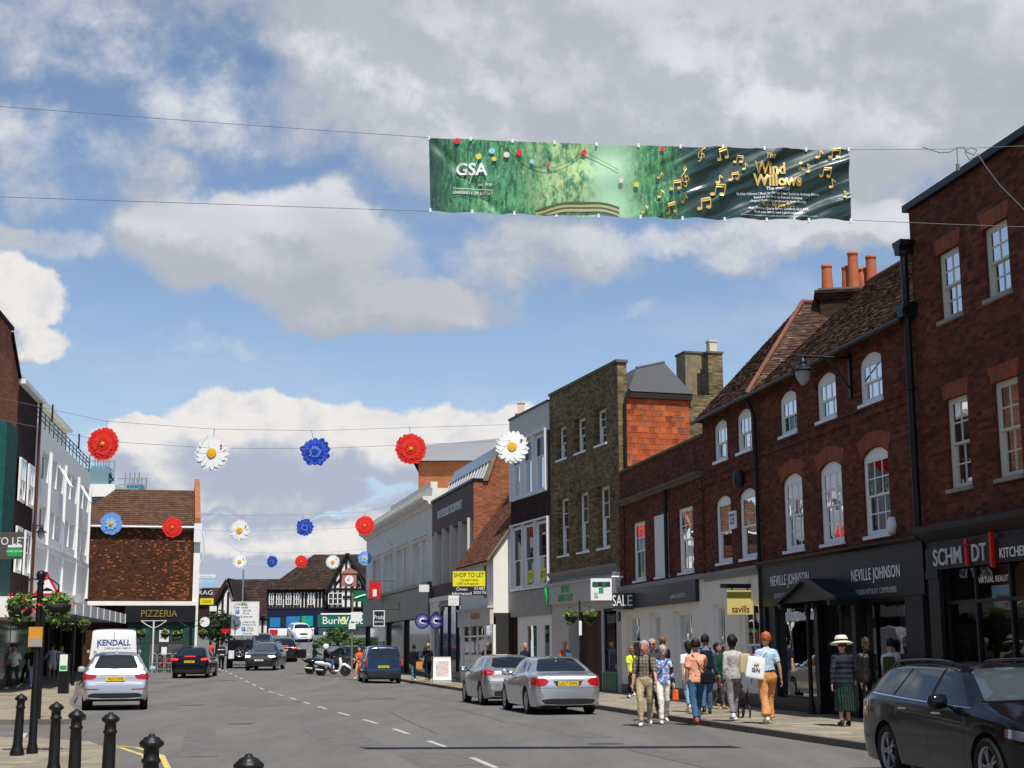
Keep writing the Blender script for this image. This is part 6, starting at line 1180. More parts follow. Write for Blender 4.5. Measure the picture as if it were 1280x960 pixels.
# --------- left side
dL=vdir(345); PL=Vector((-21.2, 61.5)); Lfar=on_line(PL, dL, 113, 600); Lw=on_line(PL, dL, 40.5, 640); Lb=on_line(PL, dL, 15, 640); Lt=Lb-dL*9
def l1():
 B=Fac('office_building', 'white rendered four storey block with projecting fins above a pale canopy', Lfar, Lw)
 root, L=B.root, B.L; zt=B.px(78, 558.5)[1]; W1=(B.px(80, 619)[1], B.px(80, 585.5)[1]); W2=(B.px(80, 681)[1], B.px(80, 648)[1]); z3t=B.px(77, 697)[1]; zc=4.3
 fx=[B.px(x, 690)[0]for x in (109.5, 94, 77, 58)]; fx=[f for f in fx]; bay=(fx[3]-fx[0])/3; fx=[.1+bay*i for i in range(int(L/bay)+1)]
 hs1, hs2=[], []
 for f in fx:
  if f+bay*.45<L-.2:
   for hs, w in ((hs1, W1), (hs2, W2)):hs.append((f+.28, f+bay*.46, *w));
  if f+bay*.95<L-.2:
   for hs, w in ((hs1, W1), (hs2, W2)):hs.append((f+bay*.52, f+bay*.95, *w))
 m=MB(); wall_holes(m, 0, L, zc-.4, zt, hs1+hs2, depth=.30); shell(m, L, zt, 9, z0=0); m.build('wall', MATS['render_white'], root); lining(root, L, zt, -1.2, (W1[0]-.9, zc))
 for h in hs1+hs2:window(root, h, 2, (1, 1), depth=.24, meeting=False, fw=.07, curtain='mix')
 for i in (1, 4):
  h=hs1[i]; o=MB(); xm=(h[0]+h[1])/2; o.add([(xm, .02, h[3]-.1), (h[1]-.1, .02, h[3]-.1), (h[1]-.1, .62, h[2]+.25), (xm, .62, h[2]+.25)], [(0, 1, 2, 3)]); q=MB(); P=[(xm, .02, h[3]-.1), (h[1]-.1, .02, h[3]-.1), (h[1]-.1, .62, h[2]+.25), (xm, .62, h[2]+.25), (xm, .02, h[3]-.1)]; q.tube(P, .04, 4, smooth=False); s_=q.build('open_sash', MATS['win_white'], root); o.build('pane', MATS['glass'], s_)
 fn=MB()
 for f in fx:fn.box(f-.09, 0, W2[0]-1.1, f+.09, .13, W1[1]+.2)
 for f in fx:fn.box(f-.08, 0, zc, f+.08, .16, z3t)
 fn.box(0, 0, z3t, L, .12, z3t+.25); fn.build('fins', MATS['white_metal'], root)
 p=MB(); zp=B.px(60, 515, -1.4)[1]; p.box(0.8, -6, zt, L-.1, -1.4, zp); p.box(.5, -6.2, zp+.001, L, -1.1, zp+.14); p.build('penthouse', MATS['render_white'], root)
 r=MB(); n=int(L/1.4)
 for i in range(n+1):r.tube([(.1+(L-.2)*i/n, -.1, zt), (.1+(L-.2)*i/n, -.1, zt+.85)], .025, 5)
 for z in (.4, .62, .85):r.tube([(.1, -.1, zt+z), (L-.1, -.1, zt+z)], .03, 5)
 for i in (3, 9):r.tube([(L*i/12, -.1, zt+.8), (L*i/12, -.1, zt+1.7)], .05, 5)
 r.build('roof_railing', MATS['iron'], root)
 za=B.px(124, 761.5, 2.4)[1]; x0=B.px(156, 768.5, 2.4)[0]; k=MB(); k.box(x0, 0, za-.42, L+9, 2.4, za); k.box(x0, 2.401, za-.5, L+9, 2.47, za+.06)
 for i in range(9):k.box(x0+2.8*i+.5, 2.47, za-.5, x0+2.8*i+.56, 2.52, za+.06)
 k.build('canopy', MATS['conc_white'], root)
 g=MB(); g.quad((x0, -2.2, 0), (L+9, -2.2, 0), (L+9, -2.2, za), (x0, -2.2, za)); g.quad((x0, -2.2, za-.43), (L+9, -2.2, za-.43), (L+9, 0, za-.43), (x0, 0, za-.43)); g.build('shop_wall', MATS['sign_dark'], root)
 for i in range(7):
  x=x0+1+i*4.4; s=MB(); s.box(x, -2.2, 0, x+.3, -2.05, za-.44); s.build('back_pillar', MATS['wood_dark'], root); s=MB(); s.box(x-.1, -.2, 0, x+.25, .15, za-.44)
  s.build('shop_pillar', MATS['wood_dark'], root)
 q=MB()
 for i, c in enumerate((0, 1, 2, 3)):x=x0+1.6+i*4.4; q.box(x, -2.15, .4, x+3.4, -2.1, 2.5)
 q.build('shop_windows', MATS['dim_glass'], root)
 return B
M('conc_white', (.60, .60, .58), .75, var=.06, vscale=2)
L1=l1()
def l2():
 B=Fac('shop_building', 'narrow dark brick building with pale window reveals beside the white block', Lw, Lb); root, L=B.root, B.L
 zt=B.px(30, 486)[1]; hs=[(L*.15, L*.45, *z)for z in ((4.9, 6.9), (8.0, 9.9), (11.2, 13.0))]+[(L*.60, L*.88, *z)for z in ((4.9, 6.9), (8.0, 9.9), (11.2, 13.0))]
 hs=[h for h in hs if h[3]<zt-.3]; m=MB(); wall_holes(m, 0, L, 0, zt, hs, depth=.1); shell(m, L, zt, 9, z0=0); m.build('wall', MATS['brick_dark'], root); lining(root, L, zt)
 for h in hs:window(root, h, 2, (1, 1), depth=-.12, fw=.12)
 c=MB(); c.box(-.2, -.3, zt, L+.1, .3, zt+.2); c.build('eaves', MATS['render_white'], root); p=MB(); p.tube([(.1, .15, zt), (.1, .15, .3)], .07, 8); p.build('drainpipe', MATS['brown_pipe'], root)
 q=MB(); q.box(0, 0, .0, L, .12, 3.2); q.build('shopfront', MATS['wood_dark'], root); q=MB(); q.box(.4, .12, .3, L-.4, .16, 2.6); q.build('shop_window', MATS['dim_glass'], root)
 return B
L2=l2()
def l3():
 B=Fac('shop_building', 'tall orange brick building with a stepped parapet and green scaffold netting at the picture edge', Lb, Lt); root, L=B.root, B.L
 zt=B.px(8, 405)[1]; z2=B.px(17.5, 452)[1]; x2=B.px(14, 420)[0]; m=MB(); m.box(x2, -8, 0, L, 0, zt); m.add([(0, 0, 0), (x2, 0, 0), (x2, 0, z2+.9), (0, 0, z2-.6), (0, -8, 0), (x2, -8, 0), (x2, -8, z2+.9), (0, -8, z2-.6)], [(0, 1, 2, 3), (3, 2, 6, 7), (0, 3, 7, 4)]); m.build('wall', MATS['brick_bright'], root)
 c=MB(); c.box(x2-.1, -8, zt, L, .1, zt+.14); c.add([(0, .1, z2-.59), (x2-.01, .1, z2+.91), (x2-.01, -.3, z2+.91), (0, -.3, z2-.59), (0, .1, z2-.4), (x2-.01, .1, z2+1.1), (x2-.01, -.3, z2+1.1), (0, -.3, z2-.4)], [(4, 5, 6, 7), (0, 1, 5, 4), (0, 4, 7, 3), (3, 2, 6, 7)]); c.build('coping', MATS['brick_dark'], root)
 zn=B.px(5, 522, 1.2)[1]; xn=B.px(17, 640, 1.2)[0]; nt=MB(); nt.box(max(.1, xn), .1, 3.4, L, 1.2, zn); nt.build('scaffold_netting', MATS['netting'], root);
 q=MB(); q.box(.0, 0, 0, L, .2, 3.3); q.build('shopfront', MATS['paint_shop_navy'], root); q=MB(); q.box(.3, .2, .5, L-.3, .24, 2.7); q.build('shop_window', MATS['dim_glass'], root)
 q=MB(); q.box(0.2, .21, 2.85, L, 1.8, 3.6); q.build('shop_awning', MATS['render_white'], root); q=MB(); q.box(.2, 1.801, 3.25, L, 1.83, 3.32); q.box(.2, 1.801, 2.9, L, 1.83, 2.94); q.build('red_stripe', MATS['sign_red'], root)
 return B
L3=l3()
def plain_block(label, A, B_, h, mat, n):
 B=Fac('terraced_building', label, A, B_, z0=0); root, L=B.root, B.L; hs=[]
 for z in (1.0, 4.4, 7.3):
  if z+1.9<h-.4:
   for i in range(n):x=L*(i+.5)/n; hs.append((x-(.55 if z>1 else 1.1), x+(.55 if z>1 else 1.1), z, z+1.9))
 m=MB(); wall_holes(m, 0, L, -.2, h, hs, depth=.15); shell(m, L, h, 9); m.build('wall', MATS[mat], root); lining(root, L, h)
 for q in hs:window(root, q, 2, (1, 1), sill=.06)
 c=MB(); c.box(0, -.3, h, L, .12, h+.15); c.build('coping', MATS['stone'], root)
pA=Lt-dL*.3; s0=Vector((-14.8, 26.0));
plain_block('red brick terrace on the far side of the side road, left of the view', pA, Vector((-17.2, 35.6)), 12.6, 'brick_red', 6)
plain_block('stock brick terrace at the near corner of the side road', Vector((-14.6, 25.5)), Vector((-11.0, 3)), 12.4, 'brick_stock', 6)
plain_block('pale rendered terrace on the left behind the camera', Vector((-10.9, 2.5)), Vector((-8.2, -16)), 10.6, 'render_cream', 5)
# --------- the restaurant with the brown tiled flank
def piz():
 a=atY(246.5, 700, 91.5); pd=Vector((-.972, -.235)); b=on_line(Vector((a.x, a.y)), pd, 96); B=Fac('restaurant_building', 'green tiled pizzeria below a brown tile hung wall and wide brown roof', (a.x, 91.5), (b.x, b.y)); root, L=B.root, B.L
 zg=B.px(180, 657)[1]; zr=B.px(180, 612, -4)[1]; zw=B.px(180, 752)[1]; zf1=B.px(200, 757)[1]; zf0=B.px(200, 778)[1]
 m=MB(); m.box(0.25, -7, zw, L, 0, zg); m.box(.25, -7, -.3, L, -.6, zw); p=m
 for i in range(300):
  u=rnd.random()**3.2; x=.25+u*6.2; z=zw+.1+round(rnd.random()*(zg-zw-.4)/.11)*.11; x=round(x/.17)*.17+.26; p.box(x, .0, z, x+.15, .012, z+.095, 1)
 m.build('wall', [MATS['tile_wall'], MATS['roof_orange']], root)
 r=MB(); xk=B.px(145, 612, -4)[0]; tiles(r, (L+1, .3, zg-.05), (.2, .3, zg-.05), (.2, -4, zr), (xk, -4, zr), row=.3, tw=.3, lift=.03); r.quad((.2, -4, zr), (xk, -4, zr), (L, -8, zg), (.2, -8, zg)); r.build('roof', MATS['roof_warm'], root)
 g=MB(); g.tube([(0, .34, zg-.1), (L, .34, zg-.1)], .07, 6); g.build('gutter', MATS['white_metal'], root)
 v=MB(); v.box(-.15, -6.8, -.2, .22, .06, zg-.1); v.build('white_gable_edge', MATS['render_white'], root); v=MB(); v.prism([(.35, zg-.1), (.35, zg+.5), (-4, zr+.75), (-4, zr), ], -.12, .22, axis='x'); v.build('brick_upstand', MATS['brick_orange'], root); v=MB(); v.box(-.22, .05, zg-1.0, .25, .4, zg+.15); v.tube([(-.25, .3, zg-.3), (-.38, .3, zg-.7), (-.38, .3, zg-1.9), (-.2, .2, zg-2.4)], .06, 6); v.build('kneeler', MATS['white_metal'], root)
 f=MB(); f.box(0, -.1, zf1, L, .18, zw+.02); f.build('white_band', MATS['render_white'], root); f=MB(); xe=B.px(156, 768)[0]; f.box(.0, -.1, zf0, xe, .30, zf1-.002); fo=f.build('fascia', MATS['paint_shop_black'], root); text('PIZZERIA', root, .58, (xe*.52, .32, (zf0+zf1)/2), MATS['letter_gold'], .02, sx=.92)
 xs=[B.px(x, 810)[0]for x in (247, 229, 187, 158)]; w=MB(); zt=zf0-.002
 for a_, b_ in ((xs[0]+.2, xs[0]+.55), (xs[1]-.5, xs[1]), (xs[2], xs[2]+.5), (xs[3]-.5, xs[3])):w.box(a_, -.3, -.2, b_, .12, zt)
 w.box(xs[0]+.2, -.3, zt-.75, xs[3], .05, zt); w.box(xs[0]+.2, -.3, -.2, xs[3], .04, .35); w.build('green_tiled_front', MATS['green_tile'], root); q=MB(); q.quad((xs[0], -.25, .35), (xs[3], -.25, .35), (xs[3], -.25, zt), (xs[0], -.25, zt)); q.build('shop_window', MATS['dim_glass'], root)
 x, z=B.px(205, 795); q=MB(); q.box(x-.28, .12, z-.35, x+.28, .18, z+.35); q.build('menu_board', MATS['sign_white'], root)
 x, z=B.px(205, 814); q=MB(); q.box(x-.16, .12, z-.25, x+.16, .18, z+.25); q.build('notice', MATS['sign_white'], root)
 return B
colmat('roof_warm', [(0, (.075, .036, .02)), (1, (.115, .06, .034))], .85)
colmat('roof_orange', [(0, (.16, .05, .022)), (1, (.34, .09, .035))], .85)
PZ=piz()
def leaf_mesh(m, c, r, n, size, squash=1., mi=0):
 for _ in range(n):
  while True:
   v=Vector((rnd.uniform(-1, 1), rnd.uniform(-1, 1), rnd.uniform(-1, 1)))
   if .25<v.length<1:break
  k=.75+.35*mnoise.noise(v*2.2+Vector(c)); p=Vector(c)+Vector((v.x*r, v.y*r, v.z*r*squash))*k
  a=Vector((rnd.gauss(0, 1), rnd.gauss(0, 1), rnd.gauss(0, .6))).normalized(); b=a.cross(Vector((rnd.gauss(0, 1), rnd.gauss(0, 1), rnd.gauss(0, 1)))).normalized(); s=size*rnd.uniform(.6, 1.3)
  m.add([p-a*s, p-b*s*.45, p+a*s, p+b*s*.45], [(0, 1, 2, 3)], mi)
colmat('leaf', [(0, (.020, .045, .012)), (.5, (.05, .10, .025)), (1, (.13, .20, .05))], .6); colmat('leaf_dark', [(0, (.010, .022, .009)), (.6, (.025, .05, .016)), (1, (.05, .09, .028))], .7)
colmat('leaf_fresh', [(0, (.05, .10, .02)), (.5, (.12, .22, .04)), (1, (.28, .38, .09))], .6); M('petal_red', (.65, .03, .02), .6); M('petal_pink', (.60, .10, .25), .6); M('petal_violet', (.25, .08, .35), .6); M('basket', (.03, .028, .022), .9); M('bark', (.07, .05, .035), .9, bump=.5)
def far_block():
 a=atY(104, 600, 118); b=atY(146, 600, 118); t=thing('office_block', 'pale office block with a glazed roof terrace behind the brown tiled roof', 'building', (a.x, 118, 0)); w=b.x-a.x; z=atY(125, 606, 118).z
 m=MB(); m.box(-3, 0, 0, w-.6, 8, z-1.0); m.build('wall', MATS['dim_glass'], t); r=MB(); r.box(-3, -.5, z-.99, w, 8, z); r.build('roof_slab', MATS['render_white'], t); g=MB(); g.box(-3, -.3, z, w-.6, -.25, z+1.3); g.build('glass_rail', MATS['glass_rail'], t)
 pl=MB(); leaf_mesh(pl, (1.9, .4, z+.6), .75, 120, .15); o=pl.build('roof_shrub', MATS['leaf_dark']); o.location=(a.x, 118, 0); tag(o, 'dark potted shrub on the glazed roof terrace', 'shrub')
 for(x0, x1, y0, y1, Y, lab)in ((111, 133, 576, 602, 122, 'blue scaffold tower behind the white block, the taller one'), (156, 174, 598, 613, 126, 'small blue sheeted scaffold peeping over the brown roof')):
  p0=atY(x0, y1, Y); p1=atY(x1, y0, Y); s=thing('scaffold', lab, 'scaffold', (p0.x, Y, 0), group='blue scaffolds on the far roofs'); w=p1.x-p0.x; sh=MB(); sh.box(.1, .1, p0.z-6, w-.1, 2.4, p1.z-.4); sh.build('sheeting', MATS['scaffold_blue'], s); k=MB()
  for i in range(4):k.tube([(w*i/3, 0, p0.z-6), (w*i/3, 0, p1.z+.5)], .05, 4); k.tube([(w*i/3, 2.5, p0.z-6), (w*i/3, 2.5, p1.z+.3)], .05, 4)
  for z in (p0.z, (p0.z+p1.z)/2, p1.z):k.tube([(-.6, 0, z), (w+.7, 0, z)], .05, 4)
  k.build('scaffold_poles', MATS['galv'], s)
far_block()
# --------- half timbered houses beyond the junction
def tudor():
 Y=165.; a=atY(472, 790, Y); b=atY(334, 790, Y); z0=1.68; B=Fac('timbered_building', 'black and white half timbered corner building with a big plum tiled roof', (a.x, Y), (b.x, Y), z0=z0); root, L=B.root, B.L
 ze=B.px(370, 736)[1]; zf=B.px(370, 762)[1]; zr=B.px(410, 693, -6)[1]; xr=B.px(393, 693, -6)[0]; m=MB(); m.quad((0, 0, zf), (L, 0, zf), (L, 0, ze), (0, 0, ze)); m.quad((L, 0, 0), (L, 0, ze), (L, -12, ze), (L, -12, 0)); m.build('wall', MATS['render_white'], root)
 r=MB(); tiles(r, (L+.3, .5, ze-.1), (-.5, .5, ze-.1), (-.5, -6, zr), (xr, -6, zr), row=.5, tw=.5, lift=.04); r.add([(L+.3, .5, ze-.1), (xr, -6, zr), (L+.3, -12, ze-.1)], [(0, 1, 2)]); r.quad((-.5, -6, zr), (xr, -6, zr), (L, -12, ze), (-.5, -12, ze)); r.build('roof', MATS['roof_tile_plum'], root)
 gx0, gx1=B.px(461, 735, .9)[0], B.px(411, 735, .9)[0]; gm, gz_=B.px(434.5, 691, .9); g=MB(); g.add([(gx0, .9, zf), (gx1, .9, zf), (gx1, .9, ze-.2), (gm, .9, gz_-.3), (gx0, .9, ze-.2)], [(0, 1, 2, 3, 4)]); g.quad((gx1, .9, zf), (gx1, 0, zf), (gx1, 0, ze), (gx1, .9, ze)); g.build('gable_wall', MATS['render_white'], root)
 gr=MB(); tiles(gr, (gx1+.6, 1.2, ze-.7), (gx1+.6, -6, ze-.7), (gm, -6, gz_), (gm, 1.2, gz_), row=.5, tw=.5, lift=.04); tiles(gr, (gx0-.6, -6, ze-.7), (gx0-.6, 1.2, ze-.7), (gm, 1.2, gz_), (gm, -6, gz_), row=.5, tw=.5, lift=.04); gr.build('gable_roof', MATS['roof_tile_plum'], root)
 t=MB()
 def beam(x0, z0_, x1, z1_, y=0., w=.13):t.tube([(x0, y+.06, z0_), (x1, y+.06, z1_)], w, 4, smooth=False)
 for z in (zf+.12, ze-.25):beam(0, z, L, z)
 n=17
 for i in range(n+1):x=gx1+.3+(L-gx1-.3)*i/n; beam(x, zf, x, ze)
 for z in (zf+.12, (zf+ze)/2+.2, ze-.1):beam(gx0, z, gx1, z, .9)
 for i in range(8):x=gx0+.1+(gx1-gx0-.2)*i/7; h=ze-.3+(gz_-ze)*(1-abs(x-gm)/(gx1-gm)); beam(x, zf, x, max(h, ze), .9)
 for sg in (-1, 1):beam(gm+sg*(gx1-gx0)*.52, ze-.5, gm, gz_-.1, 1.0, .22); beam(gm+sg*1.4, ze+.2, gm+sg*.3, ze+1.6, .9); beam(gm+sg*2.6, zf, gm+sg*1.9, ze-.3, .9)
 t.build('timbers', MATS['timber'], root)
 hs=[]
 for(x0, x1)in ((337, 342), (346, 352), (358, 364), (368, 374), (386, 392), (411, 428)):
  off=.9 if x0>405 else 0; xa, xb=B.px(x1, 748, off)[0], B.px(x0, 748, off)[0]; h=(xa, xb, zf+.55, ze-.55); w=MB(); g=MB(); y=off+.1; g.quad((xa, y, h[2]), (xb, y, h[2]), (xb, y, h[3]), (xa, y, h[3])); nx=3 if xb-xa>1 else 2
  for i in range(nx+1):x=xa+(xb-xa)*i/nx; w.box(x-.05, y, h[2], x+.05, y+.08, h[3])
  for z in (h[2], (h[2]+h[3])/2, h[3]):w.box(xa, y, z-.04, xb, y+.08, z+.04)
  o=w.build('window', MATS['win_white'], root); g.build('pane', MATS['dim_glass'], o)
 z1=B.px(370, 768)[1]; f=MB(); f.box(0, -.2, -2, L, .35, zf-.01); f.build('shopfront', MATS['paint_blue_black'], root)
 def panel(nm, x0, x1, y0, y1, mt, off=.4):
  xa, za=B.px(x1, y1, off); xb, zb=B.px(x0, y0, off); q=MB(); q.box(xa, off-.04, za, xb, off, zb); return q.build(nm, MATS[mt], root), (xa+xb)/2, (za+zb)/2
 panel('blue_poster', 337.5, 350, 772, 784, 'sign_blue'); panel('dark_poster', 350.5, 357.5, 772, 784, 'sign_dark'); panel('blue_poster', 358, 375, 770.5, 784, 'sign_blue'); panel('green_poster', 377, 382, 770, 783, 'sign_bright_green'); panel('blue_poster', 382.2, 391, 770, 783, 'sign_teal')
 o, x, z=panel('white_fascia', 336, 392, 785.5, 795, 'sign_white', 1.2); q, x, z=panel('red_panel', 337, 347, 787, 793.5, 'letter_crimson', 1.24); q, x, z=panel('red_panel', 376, 391, 786.5, 792.5, 'letter_crimson', 1.24)
 o, x, z=panel('green_fascia', 397, 456, 768.5, 783.5, 'sign_green', 1.3); text('Burns', o, 1.15, (B.px(418, 776, 1.3)[0], 1.33, z), MATS['letter_white'], .02); text('&', o, 1.2, (B.px(430, 776, 1.3)[0], 1.33, z), MATS['savills_yellow_glow'], .02); text('Webber', o, 1.15, (B.px(445, 776, 1.3)[0], 1.33, z), MATS['letter_white'], .02); panel('light_strip', 401, 455, 766.5, 768.2, 'sign_white', 1.35)
 panel('shop_window', 398, 456, 785, 806, 'dim_glass', 1.25)
 for(x, y)in ((404, 790), (414, 793), (404, 800), (412, 799), (424, 800), (430, 793)):panel('window_notice', x, x+4, y, y+3.5, 'sign_white', 1.28)
 a=atY(346, 790, 172); b=atY(283, 790, 172); B=Fac('timbered_building', 'lower half timbered house with a long plum roof left of the corner building', (a.x, 172), (b.x, 172), z0=z0); root, L=B.root, B.L
 ze=B.px(300, 770)[1]; zr=B.px(310, 724, -5)[1]; m=MB(); m.box(0, -10, 0, L, 0, ze); m.add([(L, .3, ze), (L, -10, ze), (L, -5, zr-.2)], [(0, 1, 2)]); m.build('wall', MATS['render_white'], root)
 r=MB(); tiles(r, (L+.2, .5, ze-.1), (-.5, .5, ze-.1), (-.5, -5, zr), (L+.2, -5, zr), row=.5, tw=.5, lift=.04); r.quad((-.5, -5, zr), (L+.2, -5, zr), (L, -10.5, ze), (-.5, -10.5, ze)); r.build('roof', MATS['roof_tile_plum'], root); t=MB()
 for i in range(8):x=L*i/7; t.box(x-.12, 0, 0, x+.12, .1, ze)
 t.box(0, 0, ze-.5, L, .12, ze-.3); t.build('timbers', MATS['timber'], root); f=MB(); f.box(0, 0, 0, L, .6, B.px(300, 795)[1]); f.build('shopfront', MATS['sign_blue'], root)
 a=atY(291, 790, 160); b=atY(250, 790, 160); B=Fac('timbered_building', 'narrow half timbered gable behind the stack of projecting shop signs', (a.x, 160), (b.x, 160), z0=z0); root, L=B.root, B.L; ze=B.px(270, 783)[1]; xm, zr=B.px(284, 726); m=MB(); m.add([(0, 0, 0), (L, 0, 0), (L, 0, ze), (xm, 0, zr), (0, 0, zr-2.2)], [(0, 1, 2, 3, 4)]); m.build('wall', MATS['render_white'], root)
 r=MB(); r.add([(xm-.2, .6, zr+.3), (L+.4, .6, ze-.2), (L+.4, -8, ze-.2), (xm-.2, -8, zr+.3), (-.3, .6, zr-2.2), (-.3, -8, zr-2.2)], [(0, 1, 2, 3), (0, 3, 5, 4)]); r.quad((L+.4, .6, ze-.2), (xm, .6, zr+.3), (xm, .6, zr-.4), (L, .6, ze-.9)); r.build('roof', MATS['roof_tile_plum'], root); t=MB()
 for i in range(7):x=L*i/6; t.box(x-.12, 0, 0, x+.12, .1, ze+(zr-ze)*(1-abs(x-xm)/max(xm, L-xm))*.8)
 t.tube([(0, .06, ze), (L, .06, ze)], .14, 4); t.tube([(xm, .06, zr-.5), (L-.3, .06, ze)], .25, 4); t.tube([(xm-.5, .06, ze+1), (xm-2, .06, ze+3)], .14, 4); t.build('timbers', MATS['timber'], root); f=MB(); f.box(0, 0, 0, L, .6, ze-1.6); f.build('shopfront', MATS['paint_blue_black'], root)
tudor()
def plain_far(label, x0, x1, ytop, Y, mat, rmat):
 a=atY(x0, 790, Y); b=atY(x1, 790, Y); z=atY(x0, ytop, Y).z; t=thing('distant_building', label, 'building', (a.x, Y, 0)); w=b.x-a.x; m=MB(); m.box(0, 0, 0, w, 8, z-2.); m.build('wall', MATS[mat], t); r=MB(); r.prism([(-.4, z-2.01), (8.4, z-2.01), (4, z)], -.3, w+.3, axis='x'); r.build('roof', MATS[rmat], t)
plain_far('dark roofed building just right of the pizzeria corner', 246, 282, 733, 185, 'brick_dark', 'roof_tile_plum')
plain_far('low brown roofed building far off behind the timbered houses', 225, 560, 760, 215, 'brick_red', 'roof_tile')
# --------- street furniture
def street_z(x, y):
 """height of pavement or road under a point"""
 kx=interp(sorted([(q[1], q[0])for q in RK]), y)
 if x>kx:return gz(x, y)+.115
 if y>34:
  if x<interp([(q[1], q[0])for q in LKf], y)and y<87:return gz(x, y)+.115
 elif y<27.2 and x<interp(sorted([(q[1], q[0])for q in LKn]), y):return gz(x, y)+.115
 return gz(x, y)
def ground_at(x, y):
 p=atH(x, y, .115)
 for _ in range(6):p=atH(x, y, street_z(p.x, p.y))
 return p
def bollard_mesh():
 m=MB(); m.lathe([(.115, 0), (.115, .05), (.095, .09), (.085, .13), (.078, .16), (.070, .55), (.066, .67), (.080, .68), (.080, .698), (.066, .71), (.064, .775), (.080, .785), (.100, .80), (.104, .818), (.094, .832), (.070, .848), (.066, .856), (.03, .868), (.024, .882), (.001, .887)], 20, cap=False)
 return m
b0=bollard_mesh().build('bollard', MATS['iron'], fix='keep')
bl=[(25, 867, 'round topped black iron bollard standing alone beside the sign post, farthest left'), (71, 877, 'black iron bollard right of the flower basket post'), (96.5, 886, 'black iron bollard below the left wheel of the silver car'), (138, 890, 'black iron bollard below the right wheel of the silver car'), (190, 917, 'stout black iron bollard out in the clear road right of the silver car'), (312, 942, 'bollard top just showing at the bottom edge, the nearest one')]
for i, (x, yt, lab)in enumerate(bl):
 p=atH(x, yt, .885+.115); o=b0 if i==0 else b0.copy()
 if i:COL.objects.link(o)
 o.location=(p.x, p.y, .115); tag(o, lab, 'bollard', 'cast iron bollards along the corner kerb'); o.scale=(.88, .88, 1); o.rotation_euler=(R(rnd.uniform(-1, 1)), R(1.5 if i==0 else 0), rnd.random())
def basket(label, at, r, n=420, size=.045, flowers=True, group='hanging flower baskets'):
 t=thing('flower_basket', label, 'flower basket', at, 0, group); m=MB(); m.lathe([(.02, -r*.75), (r*.5, -r*.6), (r*.78, -r*.2), (r*.82, 0), (r*.7, .02), (.001, .02)], 14, cap=False); m.build('basket_bowl', MATS['basket'], t)
 l=MB(); leaf_mesh(l, (0, 0, r*.12), r*1.05, n, size, .75); leaf_mesh(l, (0, 0, -r*.5), r*.95, n//4, size, .8); l.build('foliage', MATS['leaf_fresh'], t)
 if flowers:
  for mt, k in (('petal_red', 6), ('petal_pink', 2), ('petal_violet', 1)):
   f=MB()
   for _ in range(k):
    a=rnd.uniform(0, 6.28); u=rnd.uniform(-.5, .9); p=Vector((math.cos(a)*r*math.sqrt(1-u*u*.8), math.sin(a)*r*math.sqrt(1-u*u*.8), u*r*.7+r*.1)); s=size*.8
    for j in range(4):b=Vector((rnd.gauss(0, 1), rnd.gauss(0, 1), rnd.gauss(0, 1))).normalized()*s; c=Vector((rnd.gauss(0, 1), rnd.gauss(0, 1), rnd.gauss(0, 1))).normalized()*s; f.add([p, p+b, p+b+c, p+c], [(0, 1, 2, 3)])
   f.build('blossoms', MATS[mt], t)
 return t
p=ground_at(40, 942); H_=atY(45, 719, p.y).z-p.z; t=thing('street_post', 'thick black post with a ball finial carrying two big flower baskets', 'post', p); m=MB(); m.lathe([(.085, 0), (.085, .06), (.062, .16), (.056, .9), (.056, 1.0), (.050, 1.05), (.046, H_-.15)], 14); m.lathe([(.046, H_-.15), (.06, H_-.13), (.03, H_-.08), (.065, H_-.03), (.07, H_+.01), (.05, H_+.06), (.001, H_+.075)], 14, cap=False); m.build('pole', MATS['iron'], t)
m=MB(); zb=atY(40, 748, p.y).z-p.z+.28
for s in (1, -1):m.tube([(0, 0, zb), (s*.14, 0, zb+.02), (s*.28, 0, zb-.08), (s*.28, 0, zb-.36)], .014, 6)
m.build('basket_bracket', MATS['iron'], t)
basket('full flower basket on the left arm of the ball topped post', (p.x-.28, p.y, p.z+zb-.40), .25, 800, .045); basket('full flower basket on the right arm of the ball topped post', (p.x+.29, p.y-.05, p.z+zb-.38), .25, 800, .045)
m=MB(); zz=atY(44, 798, p.y).z-p.z; m.box(-.12, -.075, zz-.13, .09, -.062, zz+.17); o=m.build('parking_plate', MATS['sign_orange']if 'sign_orange' in MATS else M('sign_orange', (.62, .28, .03), .5), t); m=MB(); m.box(-.1, -.082, zz-.12, .08, -.0755, zz+.0); m.build('plate_text_panel', MATS['poster'], o)
p=ground_at(48.5, 899); t=thing('road_sign', 'red bordered triangular warning sign on a thin black pole', 'road sign', p); zt=atY(52, 716, p.y).z-p.z; zb_=atY(52, 745, p.y).z-p.z; m=MB(); m.tube([(0, 0, 0), (0, 0, zt+.02)], .038, 10); m.build('pole', MATS['iron'], t)
cx=(51.5-48.5)/1880*p.y; a=.34; m=MB(); h3=zt-zb_
tri=[(cx-h3*.60, zb_), (cx+h3*.60, zb_), (cx, zt)]; m.prism(tri, -.06, -.045); o=m.build('sign_plate', MATS['sign_red'], t); cxz=(cx, zb_+h3*.36); tri2=[(cxz[0]+(q[0]-cxz[0])*.70, cxz[1]+(q[1]-cxz[1])*.70)for q in tri]; m=MB(); m.prism(tri2, -.064, -.0605); m.build('sign_face', MATS['sign_white'], o)
m=MB(); m.prism([(cx-.13, zb_+.11), (cx+.16, zb_+.11), (cx+.10, zb_+.15), (cx+.0, zb_+.19), (cx-.08, zb_+.15)], -.067, -.0645); m.build('symbol', MATS['ink'], o)
